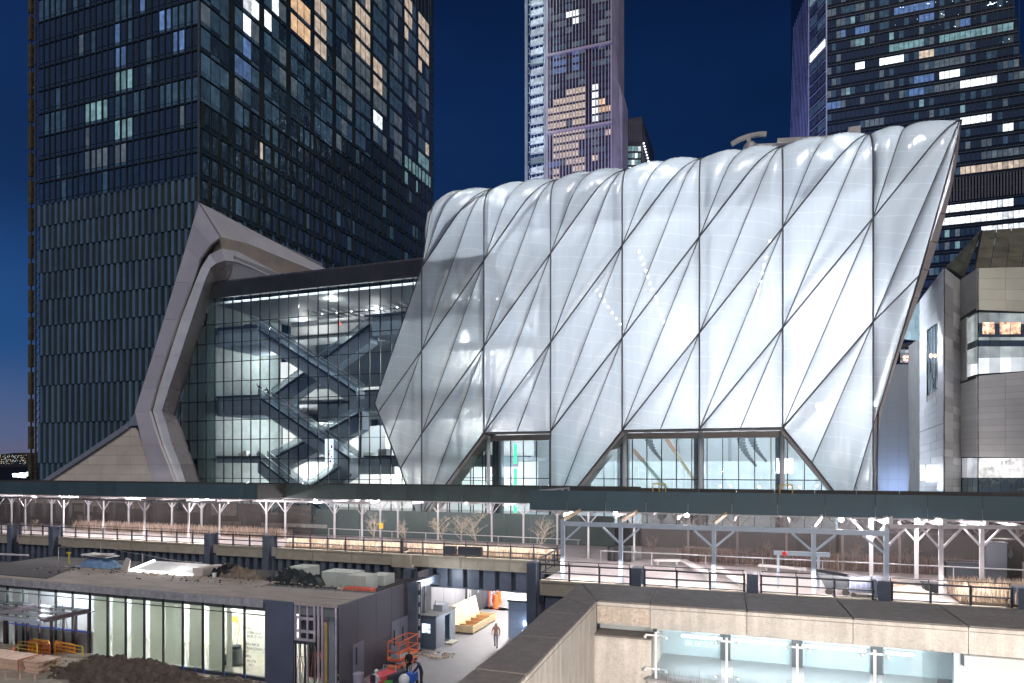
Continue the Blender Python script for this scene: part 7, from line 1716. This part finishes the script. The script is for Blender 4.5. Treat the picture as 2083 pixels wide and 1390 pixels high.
# lower pier under the corner, with the slot above it
xP = ri[1].x
facepan((apex_i.x, Yi - .0, 0), (xP - .02, Yi - .0, 0), .2, 3.08, (0, -1, 0), gran, t=.25, off=0)
mb = MB(); mb.box((apex_i.x, Yi - .3, 3.085), (xP + .05, Yi + .3, 3.12)); mb.build('ledge', cop, pa)
mb = MB(); mb.box((xP - .06, Yi - .24, .2), (xP + .06, Yi + 1.9, 3.08)); mb.build('pier_return', gran, pa)
mb = MB(); mb.box((apex_i.x, Yi + .35, 3.1), (xP, Yi + .4, 3.3)); mb.build('slot_back', M('slot_grey', (.35, .37, .38), .6), pa)
facepan((xP, Yi - .3, 0), (12.2, Yi - .3, 0), .5, 2.28, (0, -1, 0), gran, t=.1)
# lit balcony behind glass
bal = thing('lit_balcony', 'recessed balcony with blue grey back wall and white light tubes behind the glass railing', 'balcony', (4, 16, 2.3))
xe = O(1953, 1276).x - .15
mb = MB(); mb.box((xP, Yi + 1.62, 2.2), (xe + 2.2, Yi + 1.72, 3.26)); mb.build('back_wall', M('balcony_wall', (.40, .46, .49), .5, var=.1, vs=1.5, bump=.1, bs=30), bal)
mb = MB(); mb.box((xP, Yi - .5, 2.28), (xe + 6, Yi + 1.6, 2.33)); mb.build('floor', M('balcony_floor', (.25, .25, .26), .6), bal)
mb = MB(); mb.box((xP, Yi + .1, 3.262), (xe, Yi + 1.7, 3.279)); mb.build('ceiling', M('balcony_ceiling', (.6, .62, .63), .6), bal)
led = EMIT('led_tube', (.95, 1, 1), 9)
for a, b in ((1390, 1470), (1490, 1600), (1630, 1755), (1795, 1850)):
    x0_, x1_ = onY(a, 1300, Yi + .5).x, onY(b, 1300, Yi + .5).x; mb = MB(); mb.bar((x0_, Yi + .12, 3.14), (x1_, Yi + .12, 3.14), .05); mb.build('light_tube', led, bal)
    area(((x0_ + x1_) / 2, Yi + .25, 3.10), ((x0_ + x1_) / 2, Yi + .9, 2.3), x1_ - x0_, 34, (.86, .96, 1), sy=.05)
for a, b in ((1391, 1408), (1410, 1428), (1430, 1448), (1449, 1470)):
    x0_, x1_ = onY(a, 1340, Yi + 1.5).x, onY(b, 1340, Yi + 1.5).x; piece('wall_tile', bal, ((x0_ + x1_) / 2, Yi + 1.6, 2.62), (x1_ - x0_ - .02, .03, .12), M('tile_pale', (.55, .62, .64), .5))
for px in (1475, 1622, 1786): x = onY(px, 1340, Yi + 1.4).x; piece('dark_post', bal, (x, Yi + 1.5, 2.75), (.22, .1, 1.0), M('post_dark', (.04, .045, .05), .5))
gr_ = thing('glass_railing', 'pale aqua glass balustrade with white posts and round fittings, bottom right', 'railing', (2, Yi - .35, 2.3)); bg_ = GLASS('balustrade_glass', (.88, .93, .94), .08, haze=.12, hazecol=(.62, .70, .74)); wp = M('railing_white', (.75, .77, .78), .35, .3, var=.05); yg = Yi - .42
pan = [(1342, 1467), (1491, 1611), (1636, 1769), (1795, 1906)]
for a, b in pan:
    p, q = onY(a, 1300, yg), onY(b, 1300, yg); piece('glass_pane', gr_, ((p.x + q.x) / 2, yg, 2.88), (q.x - p.x, .02, .92), bg_)
for px in (1334, 1478, 1622, 1780): x = onY(px, 1300, yg).x; piece('post', gr_, (x, yg + .04, 2.62), (.045, .06, 1.35), wp)
for (a, b) in ((1478, 1622), (1622, 1780), (1334, 1478)):
    p, q = onY(a, 1300, yg), onY(b, 1300, yg)
for px in (1334, 1478, 1622, 1780):
    x = onY(px, 1300, yg).x
    for z in (3.22, 2.52):
        mb = MB(); mb.bar((x - .22, yg + .05, z), (x + .22, yg + .05, z), .035); mb.build('bracket', wp, gr_)
        for s_ in (-.22, .22): mb = MB(); mb.ball((x + s_, yg - .01, z - .03), .035, 8, 6); mb.build('fitting', wp, gr_)
x = onY(1906, 1300, yg).x; mb = MB(); mb.box((x, yg, 2.42), (x + .02, yg + 1.2, 3.3)); mb.build('side_pane', bg_, gr_); piece('post', gr_, (x + .45, yg + .6, 2.8), (.12, .12, 1.1), M('post_pale_blue', (.5, .58, .68), .4, .3))
# concrete block with a bright tube at right
cb = thing('pale_block', 'pale wall block with a long bright light tube in the bottom right corner', 'wall', (9, 15, 0)); x0_ = onY(1968, 1350, Yi - .3).x
mb = MB(); mb.box((x0_, Yi + .2, 1.5), (26, Yi + .6, 3.27)); mb.build('wall', M('block_pale', (.58, .56, .52), .6, var=.06), cb); mb = MB(); mb.box((x0_, Yi - .1, 3.05), (26, Yi + .2, 3.26)); mb.build('soffit', M('soffit_pale', (.55, .58, .58), .6), cb)
mb = MB(); mb.bar((onY(1990, 1372, Yi).x, Yi, 2.68), (26, Yi, 2.68), .14); mb.build('light_tube', led, cb); area((11, Yi - .4, 2.9), (11, Yi + .3, 2.6), 4, 30, (1, .98, .95), sy=.1)
area((5, -3, 6.5), (4, 15, 3), 3, 5200, (1, .93, .85), name='parapet_fill')  # added fill behind the camera to brighten the parapet face
# terrace floor
mb = MB(); mb.box((-3.1, -6, .0), (30, Yi - .4, .05)); tag(mb.build('terrace_floor', M('terrace_paving', (.35, .33, .31), .7, var=.2, vs=2)), kind='structure')
mb = MB(); mb.box((onY(1324, 1380, Yi - 1).x, Yi - 1.3, .4), (xe, Yi - .42, 2.05)); mb.build('planter', M('planter_grey', (.10, .11, .13), .6), label='dark planter under the glass railing', cat='planter')
tw = M('twig_red', (.12, .06, .04), .8); mb = MB(); r_ = random.Random(5)
for i in range(120):
    x = r_.uniform(onY(1350, 1380, Yi - .9).x, onY(1600, 1380, Yi - .9).x); y = Yi - r_.uniform(.5, 1.2); h_ = r_.uniform(.25, .62); p = Vector((x, y, 2.05)); pts = [p]
    for k in range(3): pts.append(pts[-1] + Vector((r_.uniform(-.04, .04), r_.uniform(-.03, .03), h_ / 3)))
    mb.tube(pts, .004, 3, r2=.0015, caps=False)
tag(mb.build('twigs', tw), 'thin bare reddish twigs standing in front of the glass railing', 'twigs', kind='stuff')

# ================================================================ people
skin = M('skin', (.45, .28, .20), .6, var=.05)
def person(loc, rz, pose, mats, label, scale=1.0, helmet=None, pack=None, prone=None):
    """one continuous body grown from a skeleton; pose moves the named joints. mats: (top, trousers, hair, shoes)"""
    J = {'pelvis': (0, 0, .95), 'waist': (0, 0, 1.10), 'chest': (0, -.01, 1.32), 'neck': (0, 0, 1.49), 'head': (0, -.015, 1.60), 'crown': (0, -.01, 1.70),
         'shl': (.17, 0, 1.42), 'ell': (.25, .02, 1.15), 'wrl': (.27, -.08, .92), 'hal': (.27, -.11, .84), 'shr': (-.17, 0, 1.42), 'elr': (-.25, .02, 1.15), 'wrr': (-.27, -.08, .92), 'har': (-.27, -.11, .84),
         'hil': (.10, 0, .90), 'knl': (.11, -.03, .50), 'anl': (.12, .02, .09), 'tol': (.13, -.15, .03), 'hir': (-.10, 0, .90), 'knr': (-.11, -.03, .50), 'anr': (-.12, .02, .09), 'tor': (-.13, -.15, .03)}
    J.update(pose)
    rad = {'pelvis': .145, 'waist': .125, 'chest': .15, 'neck': .058, 'head': .088, 'crown': .07, 'shl': .07, 'ell': .05, 'wrl': .036, 'hal': .04, 'shr': .07, 'elr': .05, 'wrr': .036, 'har': .04, 'hil': .095, 'knl': .065, 'anl': .048, 'tol': .04, 'hir': .095, 'knr': .065, 'anr': .048, 'tor': .04}
    E = [('pelvis', 'waist'), ('waist', 'chest'), ('chest', 'neck'), ('neck', 'head'), ('head', 'crown'), ('chest', 'shl'), ('shl', 'ell'), ('ell', 'wrl'), ('wrl', 'hal'), ('chest', 'shr'), ('shr', 'elr'), ('elr', 'wrr'), ('wrr', 'har'),
         ('pelvis', 'hil'), ('hil', 'knl'), ('knl', 'anl'), ('anl', 'tol'), ('pelvis', 'hir'), ('hir', 'knr'), ('knr', 'anr'), ('anr', 'tor')]
    ks = list(J); me = bpy.data.meshes.new('skeleton'); me.from_pydata([Vector(J[k]) * scale for k in ks], [(ks.index(a), ks.index(b)) for a, b in E], [])
    o = bpy.data.objects.new('person', me); C.objects.link(o); sk_ = o.modifiers.new('skin', 'SKIN'); me.skin_vertices or None
    for i, k in enumerate(ks):
        sv = me.skin_vertices[0].data[i]; sv.radius = (rad[k] * scale, rad[k] * scale * (.8 if k in ('chest', 'waist', 'pelvis') else 1)); sv.use_root = (k == 'pelvis')
    sk_.use_smooth_shade = True; sb = o.modifiers.new('smooth', 'SUBSURF'); sb.levels = 1; sb.render_levels = 1
    dg = bpy.context.evaluated_depsgraph_get(); nm = bpy.data.meshes.new_from_object(o.evaluated_get(dg)); bpy.data.objects.remove(o)
    for m in (*mats, skin): nm.materials.append(m)
    seg = {('neck', 'head'): 4, ('head', 'crown'): 2, ('wrl', 'hal'): 4, ('wrr', 'har'): 4, ('anl', 'tol'): 3, ('anr', 'tor'): 3, ('hil', 'knl'): 1, ('knl', 'anl'): 1, ('hir', 'knr'): 1, ('knr', 'anr'): 1, ('pelvis', 'hil'): 1, ('pelvis', 'hir'): 1}
    for f in nm.polygons:
        c = f.center; best = None
        for a, b in E:
            p, q = Vector(J[a]) * scale, Vector(J[b]) * scale; t = max(0, min(1, (c - p).dot(q - p) / max((q - p).length_squared, 1e-9))); d = (c - p.lerp(q, t)).length / ((rad[a] + rad[b]) / 2)
            if best is None or d < best[0]: best = (d, a, b, t)
        mi = seg.get((best[1], best[2]), 0)
        if (best[1], best[2]) in (('head', 'crown'), ('neck', 'head')):
            hd = Vector(J['head']) * scale; up = (Vector(J['crown']) - Vector(J['head'])).normalized(); back = (c - hd).y > .0
            mi = 2 if ((c - hd).dot(up) > .055 * scale or (back and (c - hd).dot(up) > -.03)) else 4
        f.material_index = mi; f.use_smooth = True
    t = bpy.data.objects.new('person', nm); C.objects.link(t); t.location = loc; t.rotation_euler = (0, 0, rz); tag(t, label, 'person')
    BASE[t.name] = Vector((0, 0, 0))
    hd = Vector(J['head']) * scale
    mb = MB(); mb.ball(hd + Vector((0, -.085 * scale, -.005)), .016, 6, 4); mb.ball(hd + Vector((.032, -.075, .02)), .009, 6, 4, mi=1); mb.ball(hd + Vector((-.032, -.075, .02)), .009, 6, 4, mi=1); mb.ball(hd + Vector((.088, 0, 0)), .02, 6, 4); mb.ball(hd + Vector((-.088, 0, 0)), .02, 6, 4); mb.obox(hd + Vector((0, -.08, -.045)), (.04, .01, .008), mi=2); mb.build('face', [skin, dark_void, M('lips', (.35, .12, .1), .6)], t)
    for w, h_ in (('wrl', 'hal'), ('wrr', 'har')):
        a, b = Vector(J[w]) * scale, Vector(J[h_]) * scale; d = (b - a).normalized(); sx = d.cross(Vector((0, 1, 0)) if abs(d.y) < .9 else Vector((1, 0, 0))).normalized(); mb = MB()
        for k in range(4): s0 = b + sx * (k - 1.5) * .02; n_ = d.cross(sx); mb.tube([s0, s0 + d * .04, s0 + d * (.065 + .008 * (1 if k in (1, 2) else 0)) + n_ * .018], .009, 5)
        mb.tube([b + sx * .03 - d * .03, b + sx * .052 + d * .005, b + sx * .05 + d * .03], .01, 5); mb.build('fingers', skin, t)
    if helmet:
        mb = MB(); c = hd + (Vector(J['crown']) - Vector(J['head'])) * scale * .55; mb.ball(c, .118, 12, 8, sc_=(.95, 1.05, .85)); mb.ball(c + Vector((0, -.06, -.02)), .1, 10, 4, sc_=(1, 1, .12)); mb.build('helmet', helmet, t)
    if pack: mb = MB(); cc = Vector(J['chest']) * scale; mb.obox(cc + Vector((0, .2, -.03)), (.30, .16, .42)); mb.build('backpack', pack, t, bevel=.04)
    return t
cl = lambda n, c: M(n, c, .8, var=.12, vs=6)
navy, dkj, jean, wht, blk, gry = cl('cloth_navy', (.025, .03, .06)), cl('cloth_black', (.015, .017, .02)), cl('cloth_jeans', (.05, .07, .12)), cl('cloth_white', (.6, .62, .66)), cl('shoe_black', (.015, .015, .015)), cl('cloth_grey', (.2, .21, .24))
hairb, orv = cl('hair_dark', (.02, .015, .012)), cl('cloth_orange', (.7, .14, .06))
walk = {'knl': (.11, -.18, .52), 'anl': (.12, -.22, .10), 'tol': (.12, -.38, .05), 'knr': (-.11, .06, .50), 'anr': (-.12, .28, .13), 'tor': (-.12, .16, .04), 'ell': (.25, .12, 1.17), 'wrl': (.25, .05, .93), 'hal': (.25, .02, .86), 'elr': (-.25, -.06, 1.17), 'wrr': (-.24, -.24, 1.0), 'har': (-.24, -.30, .95)}
p = onZ(1009, 1317, ZG); person((p.x, p.y, ZG), .2, walk, (cl('vest_muted', (.42, .25, .20)), gry, wht, blk), 'person in dull orange vest and white helmet walking up the lit street', helmet=M('helmet_white', (.75, .75, .72), .4))
look = {'ell': (.22, -.05, 1.17), 'wrl': (.08, -.26, 1.10), 'hal': (.02, -.30, 1.10), 'elr': (-.22, -.05, 1.17), 'wrr': (-.08, -.26, 1.08), 'har': (-.02, -.30, 1.08), 'head': (0, -.05, 1.60), 'crown': (0, -.06, 1.70)}
p = onZ(832, 1382, ZG); person((p.x, p.y, ZG), .1, look, (dkj, dkj, hairb, blk), 'person in black jacket facing the camera beside the scissor lift')
bend = {'waist': (0, -.03, 1.10), 'chest': (0, -.12, 1.30), 'neck': (0, -.22, 1.44), 'head': (0, -.30, 1.52), 'crown': (0, -.37, 1.60), 'shl': (.17, -.16, 1.38), 'shr': (-.17, -.16, 1.38), 'ell': (.24, -.28, 1.14), 'wrl': (.18, -.45, .98), 'hal': (.16, -.51, .93), 'elr': (-.24, -.28, 1.14), 'wrr': (-.18, -.45, .98), 'har': (-.16, -.51, .93)}
p = onZ(858, 1402, ZG); person((p.x, p.y, ZG), R(-70), bend, (navy, navy, gry, blk), 'person in navy work clothes bending over the cart, rightmost of the group', 1.03)
p = onZ(764, 1428, ZG); person((p.x, p.y, ZG), R(160), look, (wht, navy, wht, blk), 'person in white hooded top, white cap and dark backpack at the bottom edge', helmet=M('helmet_white', (.75, .75, .72), .4), pack=M('pack_dark', (.03, .03, .05), .7))
armup = {'elr': (-.34, -.05, 1.52), 'wrr': (-.32, -.06, 1.78), 'har': (-.32, -.06, 1.87), 'knl': (.16, -.05, .5), 'anl': (.20, .02, .09), 'tol': (.22, -.13, .03), 'anr': (-.2, .02, .09), 'tor': (-.22, -.13, .03), 'knr': (-.16, -.04, .5)}
p = onY(528, 803, 77.5); person((p.x, 77.5, 16.2), R(10), armup, (dkj, dkj, hairb, blk), 'dark figure raising one arm at the top of the escalator in the gallery', 1.05)
crouch = {'pelvis': (0, .1, .55), 'waist': (0, .05, .72), 'chest': (0, -.06, .92), 'neck': (0, -.14, 1.06), 'head': (0, -.2, 1.15), 'crown': (0, -.24, 1.24), 'shl': (.17, -.08, 1.0), 'shr': (-.17, -.08, 1.0), 'ell': (.22, -.3, .88), 'wrl': (.15, -.48, .86), 'hal': (.14, -.56, .87), 'elr': (-.22, -.3, .88), 'wrr': (-.15, -.48, .86), 'har': (-.14, -.56, .87), 'hil': (.10, .08, .52), 'knl': (.16, -.32, .5), 'anl': (.14, -.1, .09), 'tol': (.14, -.26, .03), 'hir': (-.10, .08, .52), 'knr': (-.13, -.2, .2), 'anr': (-.12, .22, .1), 'tor': (-.12, .3, .03)}
p = onY(545, 803, 77.5); person((p.x, 77.5, 16.2), R(-80), crouch, (dkj, dkj, hairb, blk), 'crouching dark figure beside the one raising an arm in the gallery', 1.05)
